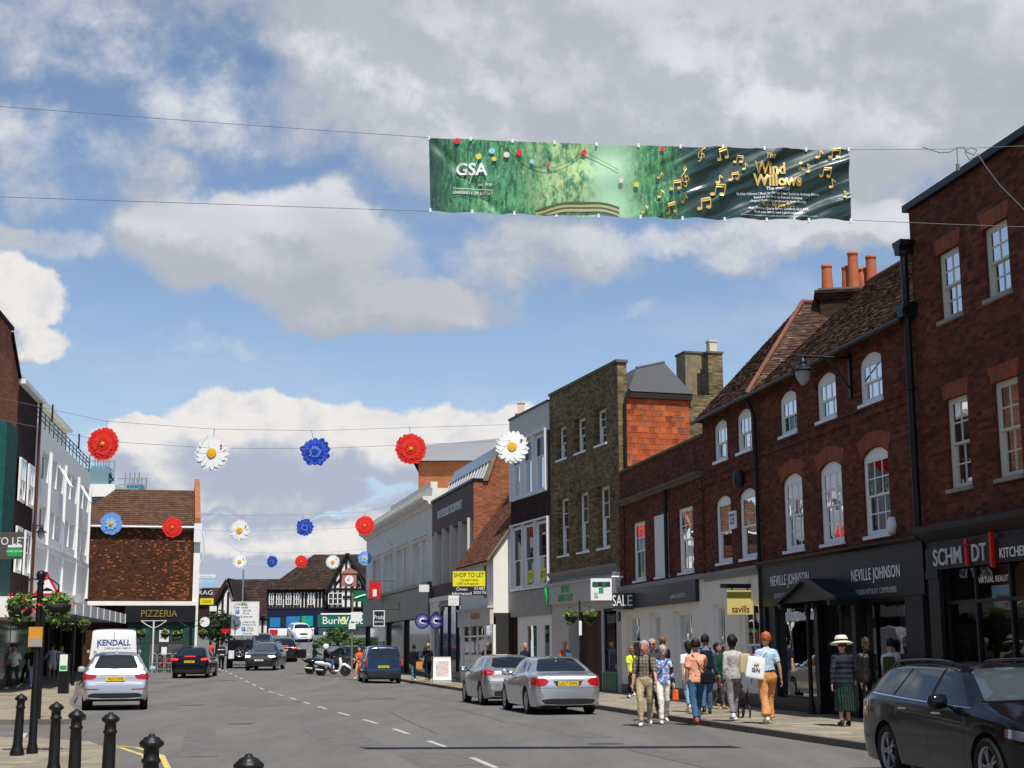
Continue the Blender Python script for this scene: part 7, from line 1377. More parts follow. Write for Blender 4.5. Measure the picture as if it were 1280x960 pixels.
p=ground_at(90.5, 857); t=thing('street_post', 'slim black post with two small green baskets before the shaded shops', 'post', p); zz=atY(90, 770, p.y).z-p.z; m=MB(); m.lathe([(.08, 0), (.08, .5), (.05, .6), (.045, zz), (.001, zz+.1)], 10); m.tube([(-.45, 0, zz-.1), (0, 0, zz+.05), (.45, 0, zz-.1)], .02, 5); m.build('pole', MATS['iron'], t)
basket('small green basket left of the slim post by the canopy', (p.x-.38, p.y, p.z+zz-.38), .30, 260, .07, False); basket('small green basket right of the slim post by the canopy', (p.x+.38, p.y, p.z+zz-.38), .30, 260, .07, False)
p2=atY(72, 771, 60); basket('bright basket with pink and yellow flowers under the canopy edge', p2, .42, 260, .07)
p=ground_at(79, 867); t=thing('information_pillar', 'black pavement pillar with a white and green poster beside the strolling couple', 'pillar', p); w=.17; z1=atY(79, 817, p.y).z-p.z; m=MB(); m.box(-w, -.12, 0, w, .12, z1); m.build('body', MATS['iron'], t); m=MB(); m.box(-w+.03, -.135, z1-.62, w-.03, -.121, z1-.03); o=m.build('poster', MATS['sign_white'], t); m=MB(); m.box(-w+.05, -.14, z1-.58, w-.05, -.1355, z1-.42); m.build('green_band', MATS['sign_bright_green'], o)
def board(name, label, cat, x0, x1, y0, y1, Y, mat, edge=.03, turn=0, frame=None, txt=(), pole=None, group=None):
 """flat sign facing the camera side of the street; txt: (body, size fraction, u, v, mat, sx)"""
 a=atY(x0, y1, Y); b=atY(x1, y0, Y); w, h=b.x-a.x, b.z-a.z; t=thing(name, label, cat, ((a.x+b.x)/2, Y, (a.z+b.z)/2), math.pi+R(turn), group); m=MB(); m.box(-w/2, -edge/2, -h/2, w/2, edge/2, h/2); o=m.build('panel', MATS[mat], t)
 if frame:
  m=MB(); e=frame[1]
  m.box(-w/2-e, -edge/2-.01, -h/2-e, -w/2, edge/2+.01, h/2+e); m.box(w/2, -edge/2-.01, -h/2-e, w/2+e, edge/2+.01, h/2+e); m.box(-w/2, -edge/2-.01, h/2, w/2, edge/2+.01, h/2+e); m.box(-w/2, -edge/2-.01, -h/2-e, w/2, edge/2+.01, -h/2); m.build('frame', MATS[frame[0]], t)
 for(body, sz, u, v, mt, sx)in txt:text(body, o, sz*h, (-u*w/2, edge/2+.004, v*h/2), MATS[mt], .003, sx=sx)
 return t, w, h
def arm(t, pts, r=.02, mat='iron', name='bracket'):m=MB(); m.tube(pts, r, 6); return m.build(name, MATS[mat], t)
def subpanel(t, x0, x1, z0, z1, mat, y=.02, name='panel'):m=MB(); m.box(-x1, y, z0, -x0, y+.006, z1); return m.build(name, MATS[mat], t)
t, w, h=board('letting_board', 'dark TO LET board with white letters cut off by the left edge', 'sign board', -14, 30, 665, 699, 50.5, 'sign_grey' if 'sign_grey' in MATS else (M('sign_grey', (.085, .085, .075), .5).name), txt=[('TO LET', .40, .27, .30, 'sign_white', .92)])
subpanel(t, .05*w, .47*w, -.40*h, -.10*h, 'sign_bright_green'); subpanel(t, .05*w, .47*w, -.07*h, .02*h, 'sign_white'); text('01483 300 400', t, .10*h, (-.26*w, .032, -.22*h), MATS['sign_white'], .002); arm(t, [(w/2, -.1, 0), (w/2+.3, -.1, .0), (w/2+1.2, -.1, 0)], .05)
t, w, h=board('letting_board', 'yellow and black SHOP TO LET board above the white shop', 'sign board', 566, 606.5, 714, 744.5, 62.0, 'sign_yellow', txt=[('SHOP TO LET', .26, 0, .68, 'ink', .80), ('TO RENT FOR', .12, 0, .25, 'sign_dark', 1), ('1,390 sq ft approx', .13, -.1, -.02, 'sign_dark', 1)])
subpanel(t, -w/2, w/2, -h/2, -.12*h, 'sign_dark'); text('Owen\nIsherwood', t, .19*h, (.22*w, .032, -.33*h), MATS['sign_white'], .002); text('01483\n300176', t, .18*h, (-.33*w, .032, -.30*h), MATS['sign_white'], .002); arm(t, [(-w/2, -.05, -h*.6), (-w/2, -.05, h*.75)], .06, 'wood_dark', 'post')
t, w, h=board('projecting_sign', 'small white sign reading MAYS under the yellow letting board', 'sign', 560.5, 573.5, 744.5, 757, 66.5, 'sign_white', txt=[('MAYS', .4, 0, .2, 'letter_grey', .8), ('SALON', .25, 0, -.5, 'letter_grey', 1)]); arm(t, [(-w/2-.8, 0, h/2+.06), (w/2, 0, h/2+.06)])
def round_sign(label, x, y, r, Y, turn):
 c=atY(x, y, Y); R_=r/1880*Y; t=thing('round_sign', label, 'sign', c, math.pi+R(turn), 'round blue charity shop signs'); m=MB(); m.lathe([(R_, -.04), (R_, .04), (.001, .04)], 28, M4=Matrix.Rotation(R(-90), 4, 'X')); m.build('disc', MATS['sign_navy'], t)
 for k in range(26):
  a=2*math.pi*k/26
  if abs(math.sin(a))<.35 and math.cos(a)*(1 if 1 else -1)<0:continue
  for j, rr in enumerate((.45, .62, .78)):
   q=MB(); s=R_*(.05-.010*j); q.lathe([(s, .042), (s, .05), (.001, .05)], 6, M4=Matrix.Translation((R_*rr*math.cos(a), 0, R_*rr*math.sin(a)))@Matrix.Rotation(R(-90), 4, 'X'))
   DOTS.setdefault(t.name, (t, MB()))[1].add(q.v, q.f)
 m=MB(); P=[(R_*.3*math.cos(R(b)), .055, R_*.3*math.sin(R(b)))for b in range(-130, 131, 20)]; m.tube(P, R_*.085, 5); m.build('letter_ring', MATS['sign_white'], t); arm(t, [(-R_*.9 if turn>0 else R_*.9, 0, 0), (-R_*1.4 if turn>0 else R_*1.4, 0, 0)], .04)
DOTS={}
round_sign('round blue sign with a white dotted C ring, the left one of the pair', 528, 776.5, 9.6, 71.6, 8); round_sign('round blue sign with a white dotted C ring, the right one of the pair', 545.5, 776.5, 9.6, 70.2, -20)
for t, m in DOTS.values():m.build('dot_pattern', MATS['sign_white'], t)
t, w, h=board('projecting_sign', 'plain red square hanging sign with a white picture panel on the classical terrace', 'sign', 461, 476, 727.5, 748, 88, 'sign_red', txt=[]); subpanel(t, -.16*w, .16*w, -.38*h, .05*h, 'sign_white', .02, 'white_panel'); arm(t, [(-w/2-.8, 0, h/2+.05), (w/2, 0, h/2+.05)])
t, w, h=board('projecting_sign', 'black hanging sign with white script in a white frame', 'sign', 467.5, 480, 764, 782, 86, 'sign_dark', frame=('sign_white', .05), txt=[('Prada', .42, 0, .15, 'sign_white', .75), ('BISTRO', .18, 0, -.5, 'sign_white', 1)]); arm(t, [(-w/2-.8, 0, h/2+.1), (w/2, 0, h/2+.1)])
t, w, h=board('projecting_sign', 'dark green hanging sign with a pale wave just behind the clock post', 'sign', 442, 459, 738, 752, 104, 'sign_green'); arm(t, [(-w/2-.9, 0, h/2), (w/2, 0, h/2)]); m=MB(); m.tube([(w*.4, .03, -h*.2), (0, .03, -.02), (-w*.4, .03, h*.1)], .06, 5); m.build('pale_wave', MATS['sign_white'], t)
t, w, h=board('wall_lamp', 'boxy floodlight over the dark bronze fascia', 'floodlight', 524, 536.5, 731, 740, 78, 'white_metal', edge=.3); arm(t, [(-w/2, -.1, 0), (-w/2-.5, -.1, .1)], .03)
c=A_sav+dA*.9+nC*0; nA=Vector((-dA.y, dA.x)); yy=B3.pxx(925, 750, .9)[0]; zt=B3.pxx(925, 738, .9)[1]; zb_=B3.pxx(925, 768, .9)[1]; wv=abs(B3.pxx(909.5, 750, .9)[0]-B3.pxx(941, 750, .9)[0])
t=thing('projecting_sign', 'yellow hanging sign with savills in red letters on a black bracket', 'sign', B3.wpt(.9, yy, zt), B3.rz+math.pi/2); hh=zt-zb_
m=MB(); m.box(-wv/2, -.03, -hh, wv/2, .03, 0); o=m.build('panel', MATS['savills_yellow_glow'], t); m=MB(); m.box(-wv/2-.002, -.034, -hh*.34, wv/2+.002, .034, -hh*.06); m.build('olive_band', MATS['olive_band'], o); text('savills', o, hh*.43, (0, .034, -hh*.80), MATS['letter_crimson'], .004, sx=.80, bold=.004)
m=MB(); m.box(-wv*.75, -.05, .06, wv*.75, .05, .17); m.tube([(-wv*.3, 0, 0), (-wv*.3, 0, .1)], .02, 6); m.tube([(wv*.3, 0, 0), (wv*.3, 0, .1)], .02, 6); m.tube([(-wv*.75-.4, 0, .12), (wv*.7, 0, .12)], .03, 6); m.build('bracket', MATS['iron'], t)
t, w, h=board('projecting_sign', 'white rounded board with green squares at the corner of the yellow brick building', 'sign', 738.5, 764.5, 723, 750.5, 51.0, 'sign_white', edge=.12)
subpanel(t, -.42*w, .42*w, .12*h, .34*h, 'sign_dark', .061, 'dark_strip'); [subpanel(t, a*w, b*w, c_*h, d*h, m_, .069, 'square')for a, b, c_, d, m_ in ((-.36, -.14, .12, .33, 'sign_green'), (.05, .27, .12, .33, 'sign_green'), (-.12, .10, -.16, .08, 'sign_bright_green'), (-.34, -.16, -.36, -.14, 'letter_grey'))]; arm(t, [(-w/2, 0, h/2+.05), (-w/2-.4, 0, h/2+.05)], .04, 'white_metal')
t, w, h=board('projecting_sign', 'black hanging sign with broken white capitals below the green square board', 'sign', 766, 792, 741, 762, 50.2, 'sign_dark', txt=[('SAL', .95, -.38, 0, 'sign_white', .55), ('E', .95, .6, 0, 'sign_white', .8)])
p=ground_at(726, 866); t=thing('street_post', 'slim black post with white notices in front of the dark double doors', 'post', p); zz=atY(728, 752, p.y).z-p.z; m=MB(); m.lathe([(.06, 0), (.06, .3), (.035, .4), (.03, zz), (.001, zz+.08)], 10); m.tube([(-.4, 0, zz-.22), (0, 0, zz-.05), (.4, 0, zz-.22)], .016, 6); m.build('pole', MATS['iron'], t); za=atY(728, 776, p.y).z-p.z; m=MB(); m.box(-.04, -.06, za-.50, .06, -.045, za); m.build('notice_plate', MATS['sign_white'], t)
pp=atY(724, 770, p.y); basket('trailing green basket over the dark double doors, left one', (p.x-.30, p.y, pp.z-.0), .30, 420, .05, False); basket('trailing green basket over the dark double doors, right one', (p.x+.36, p.y, pp.z+.0), .30, 420, .05, False)
for i, (x, lab)in enumerate(((191, 'ornate double lamp bracket with two dark baskets left of the pizzeria door'), (238, 'ornate double bracket with two dark baskets right of the pizzeria door'))):
 X_=atY(x, 812, 88).x; p=Vector((X_, 88, gz(X_, 88))); t=thing('basket_post', lab, 'post', p, 0, 'basket posts before the pizzeria'); zz=atY(x, 776, p.y).z-p.z; m=MB(); m.tube([(0, 0, 0), (0, 0, zz)], .05, 8); m.tube([(-.75, 0, zz), (-.4, 0, zz-.25), (0, 0, zz-.45), (.4, 0, zz-.25), (.75, 0, zz)], .025, 6); m.tube([(-.75, 0, zz), (.75, 0, zz)], .02, 6); m.build('pole', MATS['white_metal' if i==0 else 'iron'], t)
 for s in (1, -1):basket('%s basket hanging from the %s post by the pizzeria'%('right hand' if s>0 else 'left hand', ('first', 'second')[i]), (p.x+s*.7, p.y-.05, p.z+zz-.75), .34, 160, .09, False)
def wall_lamp(label, B, lx, ylamp, zt, ywall=0., mat='iron'):
 t=thing('street_lamp', label, 'street lamp', B.wpt(lx, 0, 0), B.rz); m=MB(); m.box(-.05, 0, zt-.9, .05, .06, zt+.1); m.tube([(0, .04, zt), (0, ylamp+.05, zt+.02)], .028, 8); m.tube([(0, .04, zt-.7), (0, ylamp*.25, zt-.35), (0, ylamp*.5, zt-.02)], .018, 6); m.build('bracket', MATS[mat], t); lantern(t, (0, ylamp, zt))
lx=B2.px(1063, 445)[0]; yl, zl=B2.pxx(1003, 446, lx); wall_lamp('pendant street lamp on a long arm from the red brick house', B2, lx, yl, zl)
lx=L1.L-.3; yl, zl=L1.pxx(52, 657, lx); wall_lamp('old pendant street lamp on an arm before the white block', L1, lx, yl, zl)
p=ground_at(439.5, 836); Yc=92.; p=Vector(((439.5-640)/1850*Yc*.985, Yc, gz(-9.8, Yc))); p.x=atY(440, 800, Yc).x; t=thing('street_clock', 'square terracotta cased clock with a white face and pediment on a green post', 'clock', p); z1=atY(436, 714, Yc).z-p.z; z0=atY(436, 733, Yc).z-p.z; hw=(445-427)/1880*Yc/2; cx=(436-440)/1880*Yc
m=MB(); m.tube([(0, 0, 0), (0, 0, z0+.1)], .07, 8); m.build('post', MATS['post_green']if 'post_green' in MATS else M('post_green', (.16, .17, .10), .6), t); M('clock_case', (.40, .17, .12), .6); m=MB(); m.box(cx-hw, -.25, z0, cx+hw, .25, z1-.15); m.box(cx-hw-.06, -.3, z1-.149, cx+hw+.06, .3, z1-.06); m.prism([(cx-hw-.05, z1-.059), (cx+hw+.05, z1-.059), (cx, z1+.22)], -.25, .25); m.build('case', MATS['clock_case'], t); zc=(z0+z1-.15)/2; rr=hw*.62
m=MB(); m.lathe([(rr, .26), (rr, .30), (.001, .30)], 20, M4=Matrix.Translation((cx, 0, zc))@Matrix.Rotation(R(90), 4, 'X')); f=m.build('clock_face', MATS['sign_white'], t); m=MB(); m.box(cx-.015, -.315, zc, cx+.015, -.305, zc+rr*.8); m.build('minute_hand', MATS['ink'], f); m=MB(); m.box(cx-rr*.5, -.315, zc-.02, cx+.0, -.305, zc+.02); m.build('hour_hand', MATS['ink'], f)
za=atY(440, 765, Yc).z-p.z; zb_=atY(440, 777, Yc).z-p.z; m=MB(); m.box(-.08-.0, -.12, zb_, .60, -.09, za); m.build('square_plate', MATS['sign_white'], t); m=MB(); m.box(-.2, -.12, zb_-.45, .22, -.09, zb_-.1); m.build('small_plate', MATS['sign_white'], t)
Y=100.; a=atY(289, 794, Y); b=atY(324, 752, Y); gzz=gz(a.x, Y); t, w, h=board('direction_sign', 'large white road direction sign on grey poles before the timbered houses', 'road sign', 289, 324, 752, 794, Y, 'sign_white', frame=('letter_grey', .03), txt=[('London', .095, -.55, .86, 'ink', .9), ('Other routes', .095, -.35, .66, 'ink', .9), ('York Rd', .085, .1, .46, 'ink', .9), ('G Live', .085, .05, .30, 'ink', .9), ('Long & short stay', .085, -.1, .10, 'ink', .85), ('L\'head A 246', .08, .30, -.22, 'ink', .85), ('Dorking (A 25)', .08, .30, -.38, 'ink', .85), ('Castle', .08, .38, -.58, 'ink', .9), ('car park', .08, .38, -.72, 'ink', .9), ('Short stay', .08, .2, -.90, 'ink', .9)])
subpanel(t, -.16*w, .06*w, .39*h, .47*h, 'sign_green', .018, 'green_patch'); text('A 3100', t, .07*h, (.05*w, .03, .43*h), MATS['savills_yellow_glow'], .002); subpanel(t, -.36*w, -.22*w, .14*h, .26*h, 'sign_blue', .018, 'parking_symbol'); text('P', t, .11*h, (.29*w, .03, .20*h), MATS['sign_white'], .002); subpanel(t, -.12*w, .02*w, -.38*h, -.26*h, 'sign_blue', .018, 'parking_symbol'); text('P', t, .11*h, (.05*w, .03, -.32*h), MATS['sign_white'], .002)
m=MB(); m.tube([(.36*w, .02, -.46*h), (.36*w, .02, -.25*h), (.42*w, .02, -.05*h)], .035, 4); m.tube([(.36*w, .02, -.24*h), (.24*w, .02, -.18*h)], .03, 4); m.build('route_arrows', MATS['ink'], t)
zg=gzz-t.location.z; m=MB(); m.tube([(.12*w, -.06, zg), (.12*w, -.06, atY(300, 712, Y).z-t.location.z)], .055, 8); m.tube([(-.36*w, -.06, zg), (-.36*w, -.06, h*.4)], .05, 8); m.build('pole', MATS['galv'], t)
xx=lambda x:x
t, w, h=board('letting_board', 'white and pale blue OFFICE TO LET board beyond the pizzeria corner', 'sign board', 246.5, 269.5, 718, 734, 97, 'sign_pale_blue', txt=[('OFFICE TO LET', .22, 0, -.15, 'sign_white', .8)]); subpanel(t, -w/2, w/2, .22*h, .5*h, 'sign_white'); text('Accountant', t, .24*h, (0, .032, .36*h), MATS['letter_grey'], .002, sx=.9)
t, w, h=board('projecting_sign', 'yellow oblong shop sign under the OFFICE TO LET board', 'sign', 250, 267, 748, 756, 98, 'sign_yellow', txt=[('SIGNS', .6, 0, 0, 'ink', .9)])
t, w, h=board('projecting_sign', 'black and white patterned shop sign over the yellow one', 'sign', 249, 265, 736, 746, 99, 'sign_dark', txt=[('RAG', .8, 0, 0, 'sign_white', 1.2)])
t, w, h=board('projecting_sign', 'small white square sign low under the yellow sign', 'sign', 262, 271, 757.5, 764, 98.5, 'sign_white')
c=atY(256, 777.5, 97); t=thing('round_sign', 'round white sign hanging beside the green tiled pizzeria', 'sign', c, math.pi); m=MB(); m.lathe([(.32, -.03), (.32, .03), (.001, .03)], 20, M4=Matrix.Rotation(R(-90), 4, 'X')); m.build('disc', MATS['sign_white'], t); arm(t, [(.3, 0, .33), (-.3, 0, .33)])
t, w, h=board('projecting_sign', 'small red sign left of the large direction sign', 'sign', 277, 288.5, 786, 791, 101, 'sign_red')
a=atY(187, 812, 87.2); b=atY(226, 812, 87.2); a.z=gz(a.x, a.y); b.z=gz(b.x, b.y)
for i in range(4):
 p=a.lerp(b, i/4+.02); q=a.lerp(b, (i+.88)/4); t=thing('railing', ['grey railing hoop nearest the green wall', 'second grey railing hoop from the green wall', 'third grey railing hoop beside the red bicycle', 'grey railing hoop nearest the black car'][i], 'railing', p, math.atan2(q.y-p.y, q.x-p.x), 'grey railings before the pizzeria'); l=(q-p).length; m=MB(); m.tube([(0, 0, 0), (0, 0, 1.0), (.08, 0, 1.08), (l-.08, 0, 1.08), (l, 0, 1.0), (l, 0, 0)], .03, 6); m.tube([(0, 0, .55), (l, 0, .55)], .02, 5); m.tube([(0, 0, .2), (l, 0, .2)], .02, 5); m.build('rail', MATS['galv'], t)
def bicycle(label, loc, rz, mat):
 t=thing('bicycle', label, 'bicycle', loc, rz, 'bicycles locked by the pizzeria')
 for x in (-.52, .52):m=MB(); m.tube([(x+.33*math.cos(k/20*2*math.pi), 0, .35+.33*math.sin(k/20*2*math.pi))for k in range(21)], .022, 6); w_=m.build('wheel', MATS['tyre'], t); s=MB(); [s.tube([(x, 0, .35), (x+.31*math.cos(k*.785), 0, .35+.31*math.sin(k*.785))], .004, 3)for k in range(8)]; s.build('spokes', MATS['galv'], w_)
 m=MB(); A, B_, C_, D_, E_=(-.52, 0, .35), (-.18, 0, .85), (.38, 0, .82), (-.08, 0, .30), (.52, 0, .35); [m.tube([p_, q_], .018, 6)for p_, q_ in ((A, B_), (A, D_), (D_, B_), (B_, C_), (C_, D_), (C_, E_))]; m.build('frame', MATS[mat], t); m=MB(); m.tube([(.36, -.25, 1.0), (.36, 0, .95), (.36, .25, 1.0)], .015, 6); m.tube([(.38, 0, .82), (.36, 0, .95)], .015, 6); m.build('handlebar', MATS['iron'], t); m=MB(); m.box(-.32, -.06, .93, -.08, .06, .98); m.tube([(-.18, 0, .85), (-.19, 0, .94)], .014, 6); m.build('saddle', MATS['iron'], t)
for i, (x, mt, lb)in enumerate(((206, 'sign_red', 'red framed bicycle leaning by the railings, the left one'), (216, 'letter_crimson', 'red framed bicycle nearest the black car'), (196, 'iron', 'black bicycle half hidden by the railings'))):p=atY(x, 812, 88.); bicycle(lb, (p.x, p.y, gz(p.x, p.y)), R(70+10*i), mt)
def tree(label, x, ybase, ytop, Y, r, mat='leaf_dark', n=1500):
 g_=gz(atY(x, 812, Y).x, Y); X=atY(x, 812, Y).x; zt=atY(x, ytop, Y).z; t=thing('street_tree', label, 'tree', (X, Y, g_)); h=zt-g_; m=MB(); m.tube([(0, 0, 0), (.05, 0, h*.35), (0, .05, h*.7)], [.16, .12, .05], 8)
 for k in range(5):a=k*1.3; m.tube([(0, 0, h*(.3+.07*k)), (math.cos(a)*r*.6, math.sin(a)*r*.6, h*(.5+.07*k))], [.06, .02], 5)
 m.build('trunk', MATS['bark'], t); l=MB()
 for k in range(7):a=k*2.4; leaf_mesh(l, (math.cos(a)*r*.45, math.sin(a)*r*.45, h*(.42+.07*k)), r*.62, n//7, .16, .8)
 l.build('crown', MATS[mat], t)
tree('loose dark green tree between the pizzeria and the direction sign', 271, 820, 762, 112, 1.6); tree('low bushy tree in front of the green estate agency fascia', 422, 808, 787, 125, 1.2, 'leaf', 800)
for i, (x, lb)in enumerate(((405, 'clipped hedge clump left of the bushy tree'), (440, 'pale green hedge clump beside the clock post'), (452, 'hedge clump behind the parked blue people carrier'))):
 Y=122; X=atY(x, 812, Y).x; l=MB(); leaf_mesh(l, (0, 0, .45), 1.15, 420, .12, .45); o=l.build('hedge_clump', MATS['leaf']); o.location=(X, Y, gz(X, Y)); tag(o, lb, 'hedge', 'hedge clumps along the far kerb')
p=atY(553, 812, 69.3); p.z=gz(p.x, p.y)+.115; t=thing('pavement_board', 'white folding pavement board with a pale poster by the shop door', 'pavement sign', p, R(8)); m=MB(); w=.42; m.prism([(-w, .12), (w, .12), (w-.02, 1.12), (-w+.02, 1.12)], -.03, .0, M4=Matrix.Rotation(R(-10), 4, 'X')); m.build('front_panel', MATS['sign_white'], t); m=MB(); m.prism([(-w, .12), (w, .12), (w-.02, 1.12), (-w+.02, 1.12)], .36, .39, M4=Matrix.Rotation(R(10), 4, 'X')); m.build('back_panel', MATS['sign_white'], t); m=MB(); m.box(-w, .0, .0, w, .37, .10); m.build('base', MATS['letter_grey'], t); m=MB(); m.box(-.3, -.04, .3, .3, -.034, 1.0, M4=Matrix.Rotation(R(-10), 4, 'X')); m.build('poster', MATS['poster_pale']if 'poster_pale' in MATS else M('poster_pale', (.62, .5, .48), .6, var=.3, vscale=7), t)
# --------- banner and garlands over the street
FIT=[]
def banner():
 Yb=20.9; a=atY(536, 172, Yb); b=atY(1060.5, 187, Yb); c=atY(1063.5, 275, Yb); d=atY(538, 264, Yb); t=thing('street_banner', 'long dark green theatre banner with white and gold lettering hung across the street', 'banner', (a.x, Yb, 0)); w=b.x-a.x
 nx, nz=260, 44; m=MB(); A=[q-Vector((a.x, Yb, 0))for q in (a, b, c, d)]
 def P(u, v, off=0.):
  top=A[0].lerp(A[1], u)+Vector((0, 0, -.03*math.sin(math.pi*u))); bot=A[3].lerp(A[2], u)+Vector((0, 0, -.03*math.sin(math.pi*u)+.012*math.cos(u*60))); p=top.lerp(bot, v)
  k=min(1, max(0, (u-.45)/.2)); s=u*34+v*9
  y=(.006+.016*k)*math.sin(s+2.2*math.sin(u*9))+.010*k*math.sin(u*57+v*16+math.sin(v*5)*2)+.018*math.exp(-((v-u*6)/.08)**2)*(u<.2)+.02*mnoise.noise(Vector((u*14, v*3, 0)))
  y-=.026*k*max(0, math.cos((u*5.9+v*1.9+.12*math.sin(u*23))*6.2))**5+.012*k*max(0, math.cos((u*5.9+v*2.4)*10.7+1))**4; return Vector((p.x, p.y+y*1.2-off, p.z))
 for i in range(nx+1):
  for j in range(nz+1):m.v.append(tuple(P(i/nx, j/nz)))
 for i in range(nx):
  for j in range(nz):q=i*(nz+1)+j; m.f.append([q, q+nz+1, q+nz+2, q+1]); m.m.append(0); m.c.append(.5); m.sm.append(True)
 m.build('banner_sheet', MATS['banner'], t, fix='keep')
 def fit2(q):
  u=min(.999, max(.001, (q.x-A[0].x)/(A[1].x-A[0].x))); a_, b_=P(u, 0), P(u, 1); v=min(1, max(0, (q.z-a_.z)/(b_.z-a_.z))); return P(u, v).y
 FIT.append(fit2)
 def onb(body, size, u, v, mat, sx=1., bold=0., shear=0., name='lettering', al='CENTER'):p=P(u, v); o_=text(body, t, size, (p.x, p.y-.035, p.z), MATS[mat], .002, sx=sx, bold=bold, shear=shear, rz=0, ry=R(1.1), name=name, align=al); o_['fit']=1; return o_
 onb('GSA', .26, .100, .43, 'sign_white', .95, .006, name='emblem_letters'); m=MB(); p=P(.116, .27); q=P(.095, .62); m.tube([p-Vector((0, .04, 0)), q-Vector((0, .04, 0))], .005, 4); p=P(.055, .68); q=P(.148, .69); m.tube([p-Vector((0, .04, 0)), q-Vector((0, .04, 0))], .005, 4); m.build('emblem_lines', MATS['sign_white'], t)
 onb('est. 1935', .055, .132, .62, 'sign_white', 1, .001); onb('UNIVERSITY OF SURREY', .062, .102, .745, 'sign_white', .88, .001)
 onb('The', .12, .812, .12, 'gold', .8, 0, .35); onb('Wind', .25, .812, .29, 'gold', .80, .008); onb('in\nthe', .085, .884, .24, 'gold', .8, 0, .35); onb('Willows', .25, .828, .47, 'gold', .84, .008)
 onb('The musical', .072, .828, .585, 'sign_white', 1, .001)
 for k, (s, z_)in enumerate((('by Julian Fellowes | Music by George Stiles | Lyrics by Anthony Drewe', .052), ('Based on the book by Kenneth Grahame', .052), ('Original Production produced by Jamie Hendry', .052), ('2nd - 5th June 2022', .072), ('Main Theatre, Quarry Street, Guildford, GU1 3XZ', .052), ('Book your tickets here | gsauk.org/events', .052))):onb(s, z_, .828, .655+.052*k, 'gold' if k==3 else 'sign_white', .82, .0005)
 onb('This amateur production is presented by arrangement with Music Theatre International. All authorised performance materials are also supplied.', .024, .828, .965, 'sign_white', .8)
 def note(u, v, kind, s=.09):
  p=P(u, v)-Vector((0, .035, 0)); m=MB(); Mx=Matrix.Translation(p)@Matrix.Rotation(R(rnd.uniform(-15, 15)), 4, 'Y')
  def head(x, z):m.lathe([(s*.26, 0), (s*.26, .004), (.001, .004)], 10, M4=Mx@Matrix.Translation((x, 0, z))@Matrix.Diagonal((1.25, 1, .9, 1))@Matrix.Rotation(R(90), 4, 'X'))
  def bar(x0, z0, x1, z1, w_=.10):m.tube([Mx@Vector((x0, 0, z0)), Mx@Vector((x1, 0, z1))], s*w_, 4, smooth=False)
  if kind==0:head(0, 0); bar(s*.28, 0, s*.28, s*1.2, .06); bar(s*.28, s*1.2, s*.75, s*.7, .09)
  if kind==1:head(0, 0); head(s*1.1, s*.15); bar(s*.28, 0, s*.28, s*1.2, .06); bar(s*1.38, s*.15, s*1.38, s*1.35, .06); bar(s*.28, s*1.2, s*1.38, s*1.35, .14); bar(s*.28, s*.92, s*1.38, s*1.07, .08)
  if kind==2:m.tube([Mx@Vector(q)for q in ((-s*.3, 0, -s*1.2), (0, 0, -s*1.4), (s*.15, 0, -s*1.1), (0, 0, s*1.4), (s*.25, 0, s*1.9), (s*.4, 0, s*1.4), (-s*.5, 0, s*.2), (-s*.45, 0, -s*.5), (s*.1, 0, -s*.75), (s*.6, 0, -s*.35), (s*.35, 0, s*.2), (-s*.1, 0, 0))], s*.10, 5)
  m.build('music_note', MATS['gold'], t)['fit']=1
 for(u, v, k, s)in ((.648, .12, 2, .085), (.608, .45, 2, .10), (.690, .18, 1, .11), (.728, .2, 1, .08), (.748, .32, 0, .08), (.685, .50, 0, .10), (.715, .48, 1, .09), (.672, .66, 1, .12), (.575, .60, 1, .10), (.545, .72, 0, .09), (.60, .78, 0, .09), (.565, .93, 1, .10), (.505, .94, 0, .09), (.545, .45, 0, .08), (.90, .33, 0, .10), (.925, .13, 0, .10), (.93, .40, 1, .10), (.955, .12, 1, .10), (.955, .55, 0, .10), (.985, .68, 0, .08), (.64, .88, 1, .12)):note(u, v, k, s)
 def spot(u, v, r, mat):p=P(u, v)-Vector((0, .03, 0)); m=MB(); m.lathe([(r, 0), (r, .003), (.001, .003)], 16, M4=Matrix.Translation(p)@Matrix.Rotation(R(90), 4, 'X')); m.build('printed_light', MATS[mat], t)
 for(u, v, r, c_)in ((.068, .04, .045, 'lt_red'), (.15, .15, .045, 'lt_blue'), (.185, .2, .045, 'lt_pink'), (.215, .17, .045, 'lt_red'), (.155, .26, .035, 'lt_gold'), (.118, .24, .045, 'lt_gold'), (.245, .28, .035, 'lt_blue'), (.285, .32, .02, 'lt_red'), (.37, .12, .04, 'lt_red'), (.456, .50, .035, 'lt_pink'), (.492, .55, .04, 'lt_gold'), (.556, .05, .035, 'lt_red')):spot(u, v, r, c_)
 m=MB(); m.tube([P(u, .02+.34*(1-((u-.28)/.1)**2)if u<.37 else .1+(u-.37)*3.2)-Vector((0, .03, 0))for u in [.18+.015*k for k in range(19)]], .004, 4); m.build('printed_string', MATS['lt_string'], t)
 for k, (dv, mt)in enumerate(((0, 'bridge_dark'), (.06, 'bridge_pale'), (.10, 'bridge_dark'), (.14, 'bridge_pale'))):
  m=MB(); n=20
  for i in range(n):u0, u1=.25+.20*i/n, .25+.20*(i+1)/n; f=lambda u:.93-.13*math.sin(math.pi*(u-.25)/.24)+dv*.7; o_=Vector((0, .022+.002*k, 0)); m.quad(P(u0, f(u0))-o_, P(u1, f(u1))-o_, P(u1, min(.995, f(u1)+.035))-o_, P(u0, min(.995, f(u0)+.035))-o_)
  m.build('printed_bridge', MATS[mt], t, fix='keep')
